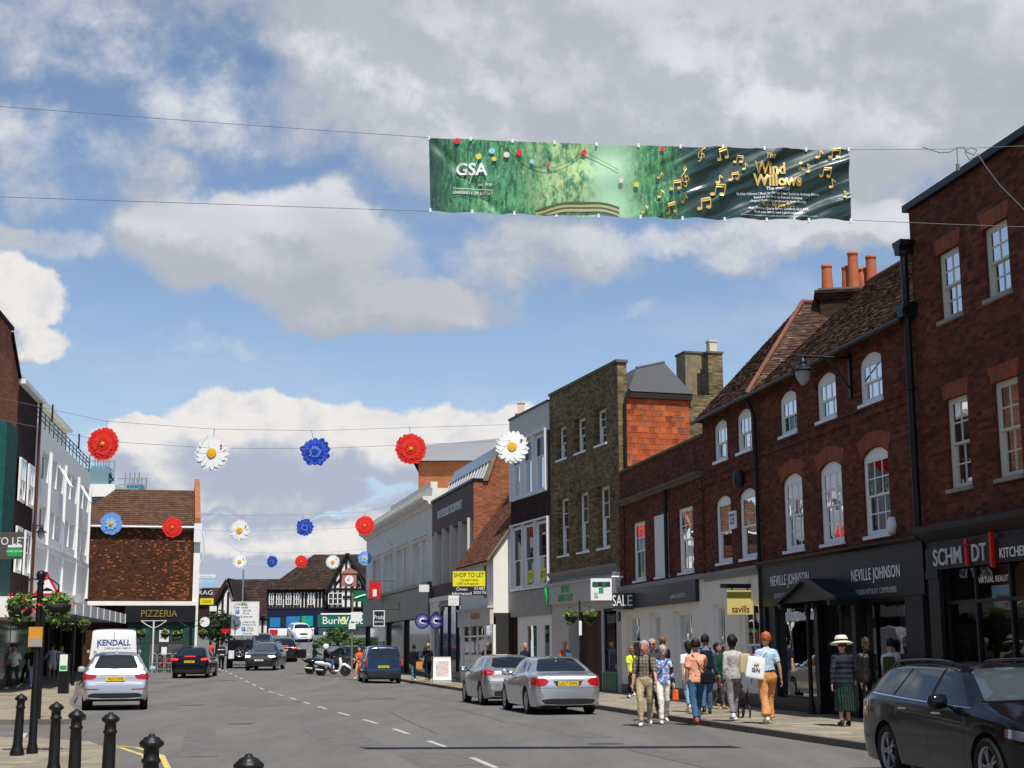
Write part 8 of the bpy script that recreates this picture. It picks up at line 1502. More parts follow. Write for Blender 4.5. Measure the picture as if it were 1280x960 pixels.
 for(u, v)in [(k/10, 0)for k in range(11)]+[(k/10, 1)for k in range(11)]:m=MB(); p=P(u, v); m.box(p.x-.015, p.y-.02, p.z-.03, p.x+.015, p.y+.02, p.z+.03); m.build('eyelet_tie', MATS['sign_white'], t)
 def cable(lab, pts, r=.0045, name='overhead_cable', grp='cables strung across the street'):m=MB(); m.tube(pts, r, 5); o=m.build(name, MATS['cable']); tag(o, lab, 'cable', grp)
 Lx=atY(-300, 95, Yb+2); Rx=B1.M@Vector((B1.L*.12, 0, 7.2))
 cable('upper cable running left from the banner', [a, a.lerp(atY(0, 133, Yb-.5), .5)+Vector((0, 0, -.01)), atY(0, 133, Yb-.5), Lx]); cable('lower cable running left from the banner', [d, atY(0, 246, Yb-.5), atY(-300, 232, Yb+2)])
 cable('upper cable running right from the banner to the red brick block', [b, atY(1180, 186.5, Yb+.1), atY(1290, 182, Yb+.3), atY(1420, 178, Yb+.6)]); cable('lower cable running right from the banner', [c, atY(1180, 280, Yb+.1), atY(1290, 284, Yb+.3), atY(1420, 288, Yb+.6)])
 q=[atY(x, y, Yb)for x, y in ((1153, 184), (1160, 186), (1175, 191), (1188, 190), (1197, 184), (1205, 184), (1208, 190), (1217, 194), (1221, 188), (1214, 184), (1206, 190), (1212, 200), (1220, 196), (1222, 192), (1232, 208), (1250, 232), (1280, 262), (1300, 275))]; cable('slack blue flex looped on the upper cable at the right', q, .008, 'loose_cable'); q=[atY(x, y, Yb)for x, y in ((1196, 186), (1197, 205))]; m=MB(); m.tube(q, .008, 5); m.tube([q[1], q[1]-Vector((0, 0, .10))], .028, 8); o=m.build('hanging_plug', MATS['cable']); tag(o, 'blue plug dangling from the looped flex', 'plug')
def banner_mat():
 m=bpy.data.materials.new('banner'); m.use_nodes=True; nt=m.node_tree; N=nt.nodes; L=nt.links; b=N['Principled BSDF']; tc=N.new('ShaderNodeTexCoord'); s=N.new('ShaderNodeSeparateXYZ'); L.new(tc.outputs['Object'], s.inputs[0])
 def nz(sc, d, mp_=(1, 1, 1)):mp=N.new('ShaderNodeMapping'); mp.inputs['Scale'].default_value=mp_; L.new(tc.outputs['Object'], mp.inputs[0]); n=N.new('ShaderNodeTexNoise'); n.inputs['Scale'].default_value=sc; n.inputs['Detail'].default_value=d; n.inputs['Roughness'].default_value=.7; L.new(mp.outputs[0], n.inputs[0]); return n.outputs[0]
 def mr(v, a, bb, lo=0., hi=1.):r=N.new('ShaderNodeMapRange'); r.interpolation_type='SMOOTHSTEP'; L.new(v, r.inputs[0]); r.inputs[1].default_value=a; r.inputs[2].default_value=bb; r.inputs[3].default_value=lo; r.inputs[4].default_value=hi; return r.outputs[0]
 def mx(f, a, bb):
  q=N.new('ShaderNodeMix'); q.data_type='RGBA'; L.new(f, q.inputs[0])
  for i, v in ((6, a), (7, bb)):
   if isinstance(v, tuple):q.inputs[i].default_value=(*v, 1)
   else:L.new(v, q.inputs[i])
  return q.outputs[2]
 def mul(a, bb):q=N.new('ShaderNodeMath'); q.operation='MULTIPLY'; L.new(a, q.inputs[0]); L.new(bb, q.inputs[1]); return q.outputs[0]
 X=s.outputs[0]; streak=nz(5, 6, (3.2, 1, .8)); fine=nz(16, 4, (2, 1, 1))
 c=mx(mr(streak, .38, .62), (.01, .09, .035), (.10, .36, .13)); c=mx(mr(fine, .55, .7, 0, .8), c, (.42, .66, .30))
 glade=mul(mr(X, 1.2, 2.0), mr(X, 3.3, 2.3)); gl=mul(glade, mr(nz(4.5, 7, (1.6, 1, 1)), .40, .60)); c=mx(gl, c, (.50, .68, .30)); c=mx(mul(mr(X, 2.2, 2.6), mr(X, 3.2, 2.7)), c, (.40, .66, .42))
 dark=mr(X, .6, 0.0, 0, .85); c=mx(dark, c, (.006, .03, .022)); c=mx(mr(X, 3.35, 3.95), c, (.004, .032, .026)); z=s.outputs[2]
 L.new(c, b.inputs['Base Color']); b.inputs['Roughness'].default_value=.35; b.inputs['Specular IOR Level'].default_value=.3; b.inputs['Coat Weight'].default_value=1; b.inputs['Coat Roughness'].default_value=.2
 b.inputs['Transmission Weight'].default_value=0; MATS['banner']=m
banner_mat(); M('gold', (.72, .48, .14), .35, .2); M('cable', (.16, .17, .18), .6)
for n, c in dict(lt_red=(.75, .03, .06), lt_blue=(.30, .62, .72), lt_pink=(.85, .62, .58), lt_gold=(.72, .60, .10), lt_string=(.18, .20, .08), bridge_dark=(.10, .11, .05), bridge_pale=(.42, .42, .22)).items():M(n, c, .45)
banner()
for n, c in dict(fl_red=(.78, .045, .03), fl_red_deep=(.50, .015, .02), fl_white=(.86, .86, .84), fl_blue=(.045, .10, .55), fl_blue_deep=(.02, .05, .35), fl_sky=(.16, .34, .75), fl_yellow=(.80, .42, .03), fl_lime=(.45, .42, .03), fl_red_mid=(.68, .03, .025), fl_white_dim=(.74, .75, .76), fl_blue_pale=(.12, .22, .68)).items():M(n, c, .85, spec=.1)
def flower(kind, label, x, y, d, Y, group):
 c=atY(x, y, Y); r=d/1880*Y/2; t=thing('hanging_flower', label, 'flower decoration', c, 0, group); t.rotation_euler=(R(rnd.uniform(-4, 4)), R(rnd.uniform(-12, 12)), R(rnd.uniform(-8, 8)))
 def petals(n, r0, r1, w, mat, yy, tip=.6, jag=0., name='petals'):
  m=MB()
  for k in range(n):
   a=2*math.pi*(k+rnd.uniform(-.15, .15))/n; e=r1*rnd.uniform(1-jag, 1); ca, sa=math.cos(a), math.sin(a); pts=[]
   for(u, hw)in ((0, .3), (.45, .9), (.78, 1.), (.93, tip), (1, .0)):
    rr=r0+(e-r0)*u; pts.append((rr, hw*w))
   L_=[(ca*q[0]-sa*q[1], sa*q[0]+ca*q[1])for q in pts]+[(ca*q[0]+sa*q[1], sa*q[0]-ca*q[1])for q in pts[-2::-1]]
   y1=yy-.003*(k%3); m.prism([(p_[0], p_[1])for p_ in L_], y1, y1+.002)
  m.build(name, MATS[mat], t)
 def disc(rr, mat, yy, name='flower_centre'):m=MB(); m.lathe([(rr, 0), (rr*.9, .02), (.001, .03)], 18, M4=Matrix.Translation((0, yy, 0))@Matrix.Rotation(R(90), 4, 'X')); m.build(name, MATS[mat], t)
 if kind=='red':petals(22, .1*r, r, r*.15, 'fl_red', 0, .8, .07); petals(20, .1*r, r*.84, r*.12, 'fl_red_mid', -.012, .8, .1); petals(18, .08*r, r*.66, r*.11, 'fl_red', -.024, .8, .1); petals(14, .02*r, r*.42, r*.08, 'fl_red_mid', -.036, .7, .2); disc(r*.12, 'fl_yellow', -.045); disc(r*.05, 'fl_lime', -.06)
 if kind=='white':petals(20, .1*r, r, r*.135, 'fl_white_dim', 0, .6, .06); petals(17, .1*r, r*.92, r*.125, 'fl_white', -.02, .6, .1); disc(r*.27, 'fl_yellow', -.035); m=MB(); m.lathe([(r*.07, 0), (.001, .03)], 8, M4=Matrix.Translation((r*.5, -.06, r*.42))@Matrix.Rotation(R(90), 4, 'X')); m.build('ladybird', MATS['fl_red_deep'], t)
 if kind=='blue':petals(14, .1*r, r, r*.20, 'fl_blue_deep', 0, .55, .18); petals(18, .05*r, r*.9, r*.11, 'fl_blue', -.012, .4, .2); petals(16, .03*r, r*.66, r*.09, 'fl_blue_deep', -.024, .4, .25); petals(14, .02*r, r*.5, r*.06, 'fl_blue_pale', -.034, .3, .35); petals(9, .01*r, r*.26, r*.05, 'fl_blue_deep', -.044, .3, .3)  # deep, plain and paler blue petal layers
 if kind=='sky':petals(9, .05*r, r, r*.34, 'fl_sky', 0, .75); petals(9, .05*r, r*.55, r*.12, 'sign_pale_blue', -.03, .75); disc(r*.16, 'fl_yellow', -.05)
 m=MB(); m.tube([(0, .02, r*.9), (0, .02, r*1.12+.12)], .008, 4); m.build('hook', MATS['cable'], t)
 return t, r
rows=[('first garland of big paper flowers', [('red', 129, 555, 45, 39.5), ('white', 265, 566.5, 48, 42), ('blue', 394, 565, 42, 44.2), ('red', 513.5, 561, 42, 46.6), ('white', 640, 558.5, 45, 49)]), ('second garland of paper flowers', [('sky', 139, 654.5, 29, 66), ('red', 215.5, 659, 27, 68), ('white', 299.5, 663, 29, 70), ('blue', 381, 659.5, 25, 72), ('red', 456, 657, 26, 74)]), ('third garland of paper flowers', [('white', 299.5, 702, 19, 98), ('blue', 340, 702, 16, 100), ('red', 376.5, 702, 17, 102), ('white', 416, 702.5, 19, 104), ('sky', 456, 698, 18, 105.5)])]
cn=dict(red='red dahlia shaped paper flower', white='white daisy paper flower with yellow centre', blue='dark blue cornflower shaped paper flower', sky='pale blue paper flower with round petals')
where=[['nearest the white block', 'over the brown roof in the nearest row', 'against the big cloud in the nearest row', 'left of the orange brick block', 'in front of the brown brick bays'], ['on the tile hung wall', 'at the right of the tile hung wall', 'in the middle row over the gap', 'in the middle row over the timbered roof', 'at the corner of the classical terrace'], ['over the direction sign pole', 'smallest one left of the plum roof', 'before the plum roof', 'beside the timbered gable', 'half against the classical terrace']]
for i, (g_, fl)in enumerate(rows):
 pts=[]
 for j, (k, x, y, d, Y)in enumerate(fl):
  flower(k, '%s %s'%(cn[k], where[i][j]), x, y, d, Y, g_); pts.append(atY(x, y, Y)+Vector((0, .02, d/1880*Y/2*1.12+.1)))
 l=pts[0]+(pts[0]-pts[1])*(1.1 if i==0 else .35); r_=pts[-1]+(pts[-1]-pts[-2])*(.25 if i==0 else .5); l.z+=.5; r_.z+=.35*(1 if i else .4)
 for dz, nm in ((0, 'upper'), (-.55-.2*i, 'lower')):
  m=MB(); m.tube([l+Vector((0, 0, dz))]+[q+Vector((0, 0, dz))for q in pts]+[r_+Vector((0, 0, dz))], .0055, 4); o=m.build('overhead_cable', MATS['cable']); tag(o, '%s wire of the %s'%(nm, g_), 'cable', 'garland wires')
# --------- vehicles in the street
def put(c, x, y, yaw, z=None, back=None, L=0):
 """back: True = x,y is the middle of the tail, False = the middle of the nose"""
 d=Vector((math.cos(R(yaw)), math.sin(R(yaw)))); p=Vector((x, y))
 if back is True:p+=d*L/2
 if back is False:p-=d*L/2
 zf, zb=gz(*(p+d*1.5)), gz(*(p-d*1.5)); c.location=(p.x, p.y, (zf+zb)/2 if z is None else z); c.rotation_euler=(0, -math.atan2(zf-zb, 3.0), R(yaw)); return c
def gx(x, Y):return atY(x, 812, Y).x
put(car('parked_car', 'silver compact crossover parked tail on at the left kerb by the bollards', 'car', q3_spec(), MATS['paint_silver'], 'cars in the street'), gx(146, 41.8), 41.8, 104, back=True, L=4.39)
put(car('parked_car', 'silver saloon with chrome boot strip parked at the right kerb', 'car', saloon_spec(), MATS['paint_silver'], 'cars in the street'), .90, 39.75, 101.5)
put(car('parked_car', 'champagne grey hatchback parked in front of the silver saloon', 'car', hatch_spec(), MATS['paint_champagne'], 'cars in the street'), -.42, 46.0, 102)
e=put(car('parked_car', 'black estate car with roof rails in the lower right corner', 'car', estate_spec(), MATS['paint_black'], 'cars in the street'), 5.77, 17.96, -82.8); e.scale=(1, 1, .965)
put(car('people_carrier', 'dark blue boxy people carrier parked tail on near the charity shop', 'car', mpv_spec(), MATS['paint_navy'], 'cars in the street'), gx(480, 73), 73, 101, back=True, L=4.4)
put(car('moving_car', 'black crossover with its brake lights lit in the left lane', 'car', suv_spec('coupe'), MATS['paint_black'], 'cars in the street'), gx(237, 77), 77, 94, back=True, L=4.75)
put(car('moving_car', 'dark grey SUV with headlights on coming towards the camera', 'car', suv_spec('front'), MATS['paint_grey'], 'cars in the street'), gx(324, 90), 90, -90.5, back=False, L=4.69)
put(car('parked_car', 'white car far up the road facing the camera', 'car', suv_spec('white'), MATS['paint_white'], 'cars in the street'), gx(380, 131), 131, -73, back=False, L=4.65)
mini=dict(q3_spec(), L=4.3, plate=None, rails=None, aerial=None)
s_=dict(suv_spec('coupe')); s_['plate']=(.845, ''); put(car('moving_car', 'black car with a red tail light just behind the dark grey SUV', 'car', s_, MATS['paint_black'], 'cars in the street'), gx(355, 104), 104, 99, back=True, L=4.75)
s_=dict(hatch_spec()); s_['plate']=None; s_['fplate']=(.45, ''); put(car('parked_car', 'grey car whose roof shows behind the dark grey SUV', 'car', s_, MATS['paint_grey'], 'cars in the street'), gx(328, 116), 116, -88)
s_=dict(saloon_spec()); s_['plate']=None; s_['fplate']=(.5, 'LK16'); put(car('parked_car', 'black car half hidden behind the scooter riders', 'car', s_, MATS['paint_black'], 'cars in the street'), gx(441, 98), 98, -62)
def van():
 S=dict(L=5.5, W=2.06, H=2.5, r=.34, ar=1.1, af=4.5, wheel='seven', sill=.25, lean=.06, zm=.9, tw=.22, sm=1, top=[(0, .45), (.02, .60), (.05, .70), (.08, 1.4), (.11, 2.2), (.16, 2.42), (.28, 2.50), (1.5, 2.53), (3.4, 2.50), (3.9, 2.32), (4.6, 1.42), (5.1, 1.15), (5.4, .9), (5.48, .6), (5.5, .45)], belt=[(0, 1.4), (3.8, 1.35), (5.5, .9)], plan=[(0, .96), (.04, 1.0), (.2, 1.03), (4.5, 1.02), (5.2, .9), (5.5, .6)], patches=[('windscreen', 'car_glass', 'front', [(0, 1.45), (.85, 1.42), (.75, 2.2), (0, 2.25)], None), ('side_window', 'car_glass', 'side', [(3.5, 1.4), (4.5, 1.35), (4.0, 2.1), (3.5, 2.1)], None), ('tail_light', 'tail_red', 'rear', [(.93, 1.25), (1.05, 1.25), (1.05, .75), (.93, .75)], .2), ('bumper', 'black_plastic', 'rear', [(0, .60), (1.05, .60), (1.05, .42), (0, .42)], .4), ('gap', 'gap', 'rear', [(0, 2.4), (.012, 2.4), (.012, .65), (0, .65)], .5), ('headlight', 'lens_clear', 'front', [(.6, 1.1), (.95, 1.2), (.95, .8), (.65, .8)], .5)]+gaps([[(.9, .5), (.9, 2.3)], [(3.3, .5), (3.3, 2.3)]]), mirror=(4.3, 1.5), mirror_mat='black_plastic')
 v=car('delivery_van', 'tall white van with blue KENDALL lettering ahead of the silver crossover', 'van', S, MATS['paint_white'], 'cars in the street')
 m=MB(); m.box(-2.70, -.62, 1.35, -2.69, .62, 2.12); o=m.build('sign_panel', MATS['sign_white'], v)
 o.location.x=.0; x=-2.725; o.location.x=-.02
 text('KENDALL', v, .34, (x, 0, 1.93), MATS['sign_blue_dark'], .002, rz=-math.pi/2, bold=.008, sx=.95); text('CARS & VAN HIRE', v, .12, (x, -.1, 1.70), MATS['sign_blue_dark'], .001, rz=-math.pi/2); text('0800 772 001', v, .20, (x, 0, 1.48), MATS['sign_blue_dark'], .001, rz=-math.pi/2)
 put(v, gx(142, 64.5), 64.5, 104.5, back=True, L=5.5)
M('sign_blue_dark', (.02, .03, .25), .4); van()
def jeep():
 t=thing('off_road_car', 'boxy black and white off roader with a spare wheel on its tail', 'car', (0, 0, 0), 0, 'cars in the street'); m=MB()
 m.prism([(-1.9, .45), (1.9, .45), (1.95, 1.05), (.9, 1.12), (.45, 1.75), (-1.85, 1.8), (-1.9, 1.1)], -.78, .78); b=m.build('body', MATS['paint_black'], t); bv=b.modifiers.new('b', 'BEVEL'); bv.width=.05; bv.segments=2
 m=MB(); m.box(-1.915, -.7, .62, -1.905, -.32, 1.12); m.box(-1.915, .32, .62, -1.905, .7, 1.12); m.box(-1.7, -.79, .62, 1.7, -.781, 1.12); m.box(-1.7, .781, .62, 1.7, .79, 1.12); m.build('white_panel', MATS['paint_white'], t); m=MB(); m.box(-1.91, -.6, 1.25, -1.90, .6, 1.62); m.build('rear_window', MATS['car_glass'], t)
 for x in (-1.2, 1.2):
  for s in (1, -1):wheel(t, .36, .22, 'five', (x, s*.74, .36), s)
 w=wheel(t, .36, .2, 'five', (-2.02, .0, 1.0), 1); w.rotation_euler=(0, 0, R(90)); put(t, gx(300, 95), 95, 97, back=True, L=3.8)
jeep()
def scooter(label, x, y, yaw, white=True, box=False, top='cloth_black', helmet='helmet_white', plabel=''):
 t=thing('motor_scooter', label, 'scooter', (x, y, gz(x, y)), R(yaw), 'scooters at the junction'); body='paint_white' if white else 'paint_black'
 for xx in (-.62, .70):w=wheel(t, .29, .12, 'five', (xx, -.0, .29), 1); w.location.y=0
 m=MB(); m.tube([(-.95, 0, .74), (-.6, 0, .70), (-.2, 0, .66), (-.02, 0, .5), (.02, 0, .32)], [.06, .15, .16, .13, .08], 12, flat=1.); m.build('tail_body', MATS[body], t)
 m=MB(); m.tube([(-.05, 0, .30), (.2, 0, .26), (.38, 0, .30)], [.12, .15, .10], 10, flat=.5); m.build('footboard', MATS[body], t); m=MB(); m.tube([(.36, 0, .28), (.46, 0, .6), (.40, 0, .95), (.36, 0, 1.02)], [.12, .19, .15, .06], 12, flat=.5); m.build('leg_shield', MATS[body], t)
 m=MB(); m.tube([(.42, 0, .60), (.66, 0, .62), (.92, 0, .45), (.98, 0, .34)], [.06, .09, .08, .03], 8); m.build('front_mudguard', MATS[body], t); m=MB(); m.tube([(.40, 0, .95), (.70, 0, .29)], .035, 6); m.tube([(-.62, .09, .29), (-.2, .09, .35)], .05, 6); m.build('forks', MATS['galv'], t)
 m=MB(); m.tube([(-.82, 0, .83), (-.45, 0, .82), (-.1, 0, .80), (.0, 0, .74)], [.05, .13, .12, .05], 10, flat=.6); m.build('saddle', MATS['cloth_black'], t); m=MB(); m.tube([(.30, -.34, 1.04), (.36, -.1, 1.04), (.36, .1, 1.04), (.30, .34, 1.04)], .02, 6); m.tube([(.36, .2, 1.04), (.40, .26, 1.2)], .008, 4); m.build('handlebar', MATS['iron'], t)
 m=MB(); m.box(.39, -.16, 1.05, .42, .16, 1.3); m.build('windshield', MATS['dim_glass'], t); m=MB(); m.tube([(-.9, -.13, .36), (-.5, -.13, .32)], .055, 8); m.build('exhaust', MATS['galv'], t)
 if box:m=MB(); m.box(-1.35, -.26, .90, -.85, .26, 1.38); o=m.build('delivery_box', MATS['cloth_black'], t); bv=o.modifiers.new('b', 'BEVEL'); bv.width=.03; m=MB(); m.tube([(-1.1, 0, .9), (-.9, 0, .7)], .03, 6); m.build('box_rack', MATS['iron'], t)
 d=Vector((math.cos(R(yaw)), math.sin(R(yaw)))); p=Vector((x, y))-d*.38
 def hel(i):m=MB(); m.lathe([(.001, .285), (.09, .265), (.135, .20), (.145, .12), (.13, .04), (.10, .0)], 16, M4=i['HM']@Matrix.Translation((0, .0, -.01))); m.build('helmet', MATS[helmet], i['root'])
 person(plabel, (p.x, p.y, gz(x, y)-.03), R(yaw-90), h=1.74, top=top, sleeve='long', jacket=.8, bottom='cloth_jeans', sit=True, hair=None, hstyle=None, vox=.024, arms=(.75, .75), elbow=(.45, .45), abduct=(.25, .25), shoe='shoe_black', extra=hel, group='scooter riders')
M('helmet_white', (.82, .82, .82), .2); M('helmet_dark', (.03, .03, .035), .2)
yS=81.5; scooter('white motor scooter seen side on at the junction', gx(416, yS), yS, 2, True, False, 'cloth_black', 'helmet_white', 'scooter rider in black with a white helmet')
yS=83.6; scooter('black delivery moped with a big black top box behind the white scooter', gx(402, yS), yS, 10, False, True, 'cloth_darkgreen', 'helmet_dark', 'moped rider in dark clothes and dark helmet next to the delivery box')
# --------- people
M('dog_black', (.012, .011, .011), .5, bump=.3, bscale=80); M('cloth_neon_pale', (.5, .62, .35), .9); M('leather_jacket', (.015, .014, .014), .32, bump=.5, bscale=14)
def banded(name, c1, c2, sc, lo, hi, bump=0.):
 m=M(name, c1, .75, spec=.3); nt=m.node_tree; b=nt.nodes['Principled BSDF']; tc=nt.nodes.new('ShaderNodeTexCoord'); w_=nt.nodes.new('ShaderNodeTexWave'); w_.bands_direction='Z'; w_.inputs['Scale'].default_value=sc; nt.links.new(tc.outputs['Object'], w_.inputs[0]); r=nt.nodes.new('ShaderNodeMapRange'); nt.links.new(w_.outputs[1], r.inputs[0]); r.inputs[1].default_value=lo; r.inputs[2].default_value=hi
 q=nt.nodes.new('ShaderNodeMix'); q.data_type='RGBA'; nt.links.new(r.outputs[0], q.inputs[0]); q.inputs[6].default_value=(*c1, 1); q.inputs[7].default_value=(*c2, 1); nt.links.new(q.outputs[2], b.inputs['Base Color'])
 if bump:u=nt.nodes.new('ShaderNodeBump'); u.inputs['Strength'].default_value=bump; u.inputs['Distance'].default_value=.03; nt.links.new(w_.outputs[1], u.inputs['Height']); nt.links.new(u.outputs[0], b.inputs['Normal'])
banded('cloth_quilt', (.008, .011, .022), (.010, .013, .026), 3.2, .2, .9, .35); banded('cloth_bands', (.012, .012, .014), (.7, .7, .7), 1.1, .93, .96)
def at(x, yfoot):p=ground_at(x, yfoot); return (p.x, p.y, p.z)
def atYs(x, Y):X=gx(x, Y); return (X, Y, street_z(X, Y))
N_=R(11)
def bag(info, mat, size, p, label, strap=None, smat=None, name='shoulder_bag', turn=0, sr=.012):return strap_bag(info, mat, size, p, strap, name, label, smat=smat or mat, turn=turn, sr=sr, group=None)
def rucksack(label, mat):
 def f(i):
  s=i['s']; e=strap_bag(i, mat, (.30, .17, .42), (0, -.19*s, 1.0*s), None, 'rucksack', label)
  for sx in (1, -1):inv=(Matrix.Translation(e.location)@Matrix.Rotation(e.rotation_euler.z, 4, 'Z')).inverted()@Matrix.Translation(i['root'].location)@Matrix.Rotation(i['root'].rotation_euler.z, 4, 'Z'); m=MB(); m.tube([inv@Vector(q)for q in ((sx*.10, -.12, 1.38*s), (sx*.11, 0, 1.46*s), (sx*.115, .13*s, 1.36*s), (sx*.13, .13*s, 1.15*s), (sx*.15, -.08, 1.02*s))], .02, 6, flat=.4); m.build('strap', MATS[mat], e)
 return f
p_=at(807, 908); person('ruddy man in a checked shirt and beige trousers stepping off the kerb', p_, R(174), h=1.76, skin='skin_red', top='cloth_check', sleeve='mid', bottom='cloth_beige', hair='hair_grey', hstyle='crop', face=True, fingers=True, tuck=True, wide=1.10, gait=.19, arms=(.12, .34), elbow=(.2, .35), headturn=-.35, abduct=(.16, .14), extra=rucksack('dark rucksack on the back of the man in the checked shirt', 'cloth_black'))
def flor(i):
 s=i['s']; m=MB(); ellring(m, [(.75*s, .215*s, .14*s, 0, -.03), (1.1*s, .175*s, .125*s, 0, -.035), (1.38*s, .19*s, .115*s, 0, -.035), (1.44*s, .10*s, .08*s, 0, -.03)])
 for v in range(len(m.v)):x, y, z=m.v[v]; m.v[v]=(x, min(y, .04), z)
 remesh(m, 'cardigan', MATS['cloth_navy'], i['root'], .018)
 for k, (sh, el, wr, fo)in enumerate(i['arm']):m=MB(); limb(m, [sh, el], [.062, .052]); m.tube([el, el+(wr-el)*.5, el+(wr-el)*.95], [.052, .047, .042], 10); remesh(m, 'cardigan_sleeve', MATS['cloth_navy'], i['root'], .018)
 e=bag(i, 'cloth_orange', (.14, .08, .24), (i['arm'][1][2].x-.03, i['arm'][1][2].y+.02, i['arm'][1][2].z-.36), 'crumpled orange bag in the hand of the grey haired woman', name='hand_bag'); e2=MB(); e2.tube([(.16*s, .12*s, 1.0*s), (.05, .135*s, 1.2*s), (-.10*s, .10, 1.42*s)], .009, 5); e2.build('crossbody_strap', MATS['leather_dark'], i['root'])
p_=at(830, 905); person('grey haired woman in a flowered blouse, dark cardigan and white trousers', p_, R(183), h=1.68, skin='skin_pale', top='cloth_flowers', sleeve='long', bottom='cloth_cream', hair='hair_grey', hstyle='bob', face=True, fingers=True, nod=.35, gait=.20, wide=1.0, arms=(.05, .15), elbow=(.3, .5), extra=flor)
p_=at(817, 895); person('man in sunglasses and dark clothes walking behind the checked shirt man', p_, R(172), h=1.70, skin='skin_red', top='cloth_charcoal', sleeve='short', bottom='cloth_charcoal', hair='hair_grey', hstyle='crop', face='glasses', shoe='shoe_black', vox=.02)
p_=at(790, 873); person('girl in a neon yellow top and black leggings by the cream wall', p_, R(30), h=1.56, top='cloth_neon', sleeve='short', bottom='cloth_black', style='leggings', hair='hair_reddish', hstyle='long', shoe='shoe_white', vox=.02)
p_=atYs(828, 41.5); person('person with a topknot and navy top in front of the cream windows', p_, R(15), h=1.82, top='cloth_navy', sleeve='short', bottom='cloth_charcoal', hair='hair_reddish', hstyle='bun', vox=.02)
def salmon(i):s=i['s']; bag(i, 'cloth_black', (.34, .13, .24), (.20*s, -.10*s, .84*s), 'black messenger bag on the hip of the man in the salmon shirt', [(.16*s, -.13*s, 1.05*s), (.02, -.135*s, 1.22*s), (-.10*s, -.07*s, 1.43*s), (-.11*s, .06*s, 1.42*s)], sr=.018)
p_=at(872, 907); iS=person('man in a salmon polo shirt and jeans walking away with a messenger bag', p_, R(12), h=1.80, skin='skin_tan', top='cloth_salmon', sleeve='short', bottom='cloth_jeans', hair='hair_black', shoe='shoe_red', fingers=True, gait=.20, arms=(.75, -.05), elbow=(.1, .2), abduct=(.3, .12), extra=salmon, wide=1.05)
p_=at(884, 893); person('man in a denim shirt and dark cap beside the man in salmon', p_, R(0), h=1.80, skin='skin_tan', top='cloth_denim', sleeve='long', bottom='cloth_jeans', hair='hair_black', shoe='shoe_black', vox=.02, gait=.16, headturn=-.4, extra=rucksack('dark navy rucksack on the denim shirted man', 'cloth_navy'))
p_=at(862, 890); person('woman in a white T shirt and pale jeans behind the man in salmon', p_, R(14), h=1.66, top='cloth_white', sleeve='short', bottom='cloth_jeans_pale', hair='hair_black', hstyle='bob', vox=.02)
p_=at(899, 886); person('dark haired woman in a dark green top looking back over her shoulder', p_, R(215), h=1.62, skin='skin_tan', top='cloth_darkgreen', sleeve='long', jacket=.7, bottom='cloth_charcoal', style='leggings', hair='hair_black', hstyle='long', shoe='shoe_tan', face=True, vox=.018, headturn=.3)
p_=at(918, 902); iG=person('person in a pale grey sweater and grey trousers clutching a paper carrier', p_, R(6), h=1.74, skin='skin_brown', top='cloth_grey', sleeve='long', bottom='cloth_trouser_grey', hair='hair_black', hstyle='afro', gait=.24, arms=(.1, -.15), elbow=(1.1, .4), wide=.95, fingers=True)
strap_bag(iG, 'paper_bag', (.30, .15, .42), (.26, .04, .96), None, 'paper_carrier', 'brown and green paper carrier under the arm of the person in grey', turn=R(25))
def gin(i):s=i['s']; bag(i, 'bag_white', (.40, .13, .44), (-.30*s, -.10*s, .86*s), 'white cotton tote bag with black print on the red haired walker', [(-.26*s, -.12*s, 1.24*s), (-.12*s, -.13*s, 1.42*s), (-.11*s, -.02, 1.47*s), (-.12*s, .09*s, 1.36*s), (-.2*s, .0, 1.2*s)], name='tote_bag', sr=.016)
p_=at(961, 905); iT=person('short red haired walker in a pale blue shirt and wide tan trousers', p_, R(8), h=1.80, top='cloth_skyblue', sleeve='short', bottom='cloth_tan', style='wide', hair='hair_ginger', hstyle='crop', tuck=True, gait=.18, fingers=True, arms=(-.1, .2), abduct=(.28, .2), extra=gin)
tb=iT and [o for o in bpy.data.objects if o.get('category')=='tote bag'][0]; tb.rotation_euler.y=R(9); text('HI\nGIN', tb, .10, (-.0, -.072, .22), MATS['ink'], .002, rz=0, bold=.002)
def hat(i):
 m=MB(); m.lathe([(.20, .145), (.205, .155), (.15, .185), (.118, .19), (.115, .25), (.09, .295), (.001, .31)], 22, M4=i['HM']@Matrix.Rotation(R(-8), 4, 'X')); m.build('sun_hat', MATS['straw'], i['root']); m=MB(); m.lathe([(.120, .19), (.120, .225)], 22, M4=i['HM']@Matrix.Rotation(R(-8), 4, 'X')); m.build('hat_band', MATS['cloth_black'], i['root'])
p_=at(1057, 908); person('woman in a cream sun hat, navy quilted jacket and striped green skirt', p_, R(5), h=1.66, top='cloth_quilt', sleeve='long', jacket=.80, bottom='cloth_stripes', style='skirt', hair='hair_brown', hstyle='short', shoe='shoe_black', fingers=True, gait=.08, wide=1.14, extra=hat, abduct=(.2, .2))
p_=at(1087, 903); i_=person('woman in a black leather jacket holding a green carrier bag', p_, R(10), h=1.68, top='leather_jacket', sleeve='long', jacket=.82, bottom='cloth_black', style='leggings', hair='hair_brown', hstyle='bob', shoe='shoe_black', vox=.018, arms=(.3, .1), elbow=(.5, .3)); strap_bag(i_, 'bag_green', (.34, .12, .42), (.20, .16, .45), [(.12, .16, .86), (.2, .16, 1.0), (.28, .16, .86)], 'carrier_bag', 'green carrier bag held by the woman in leather')
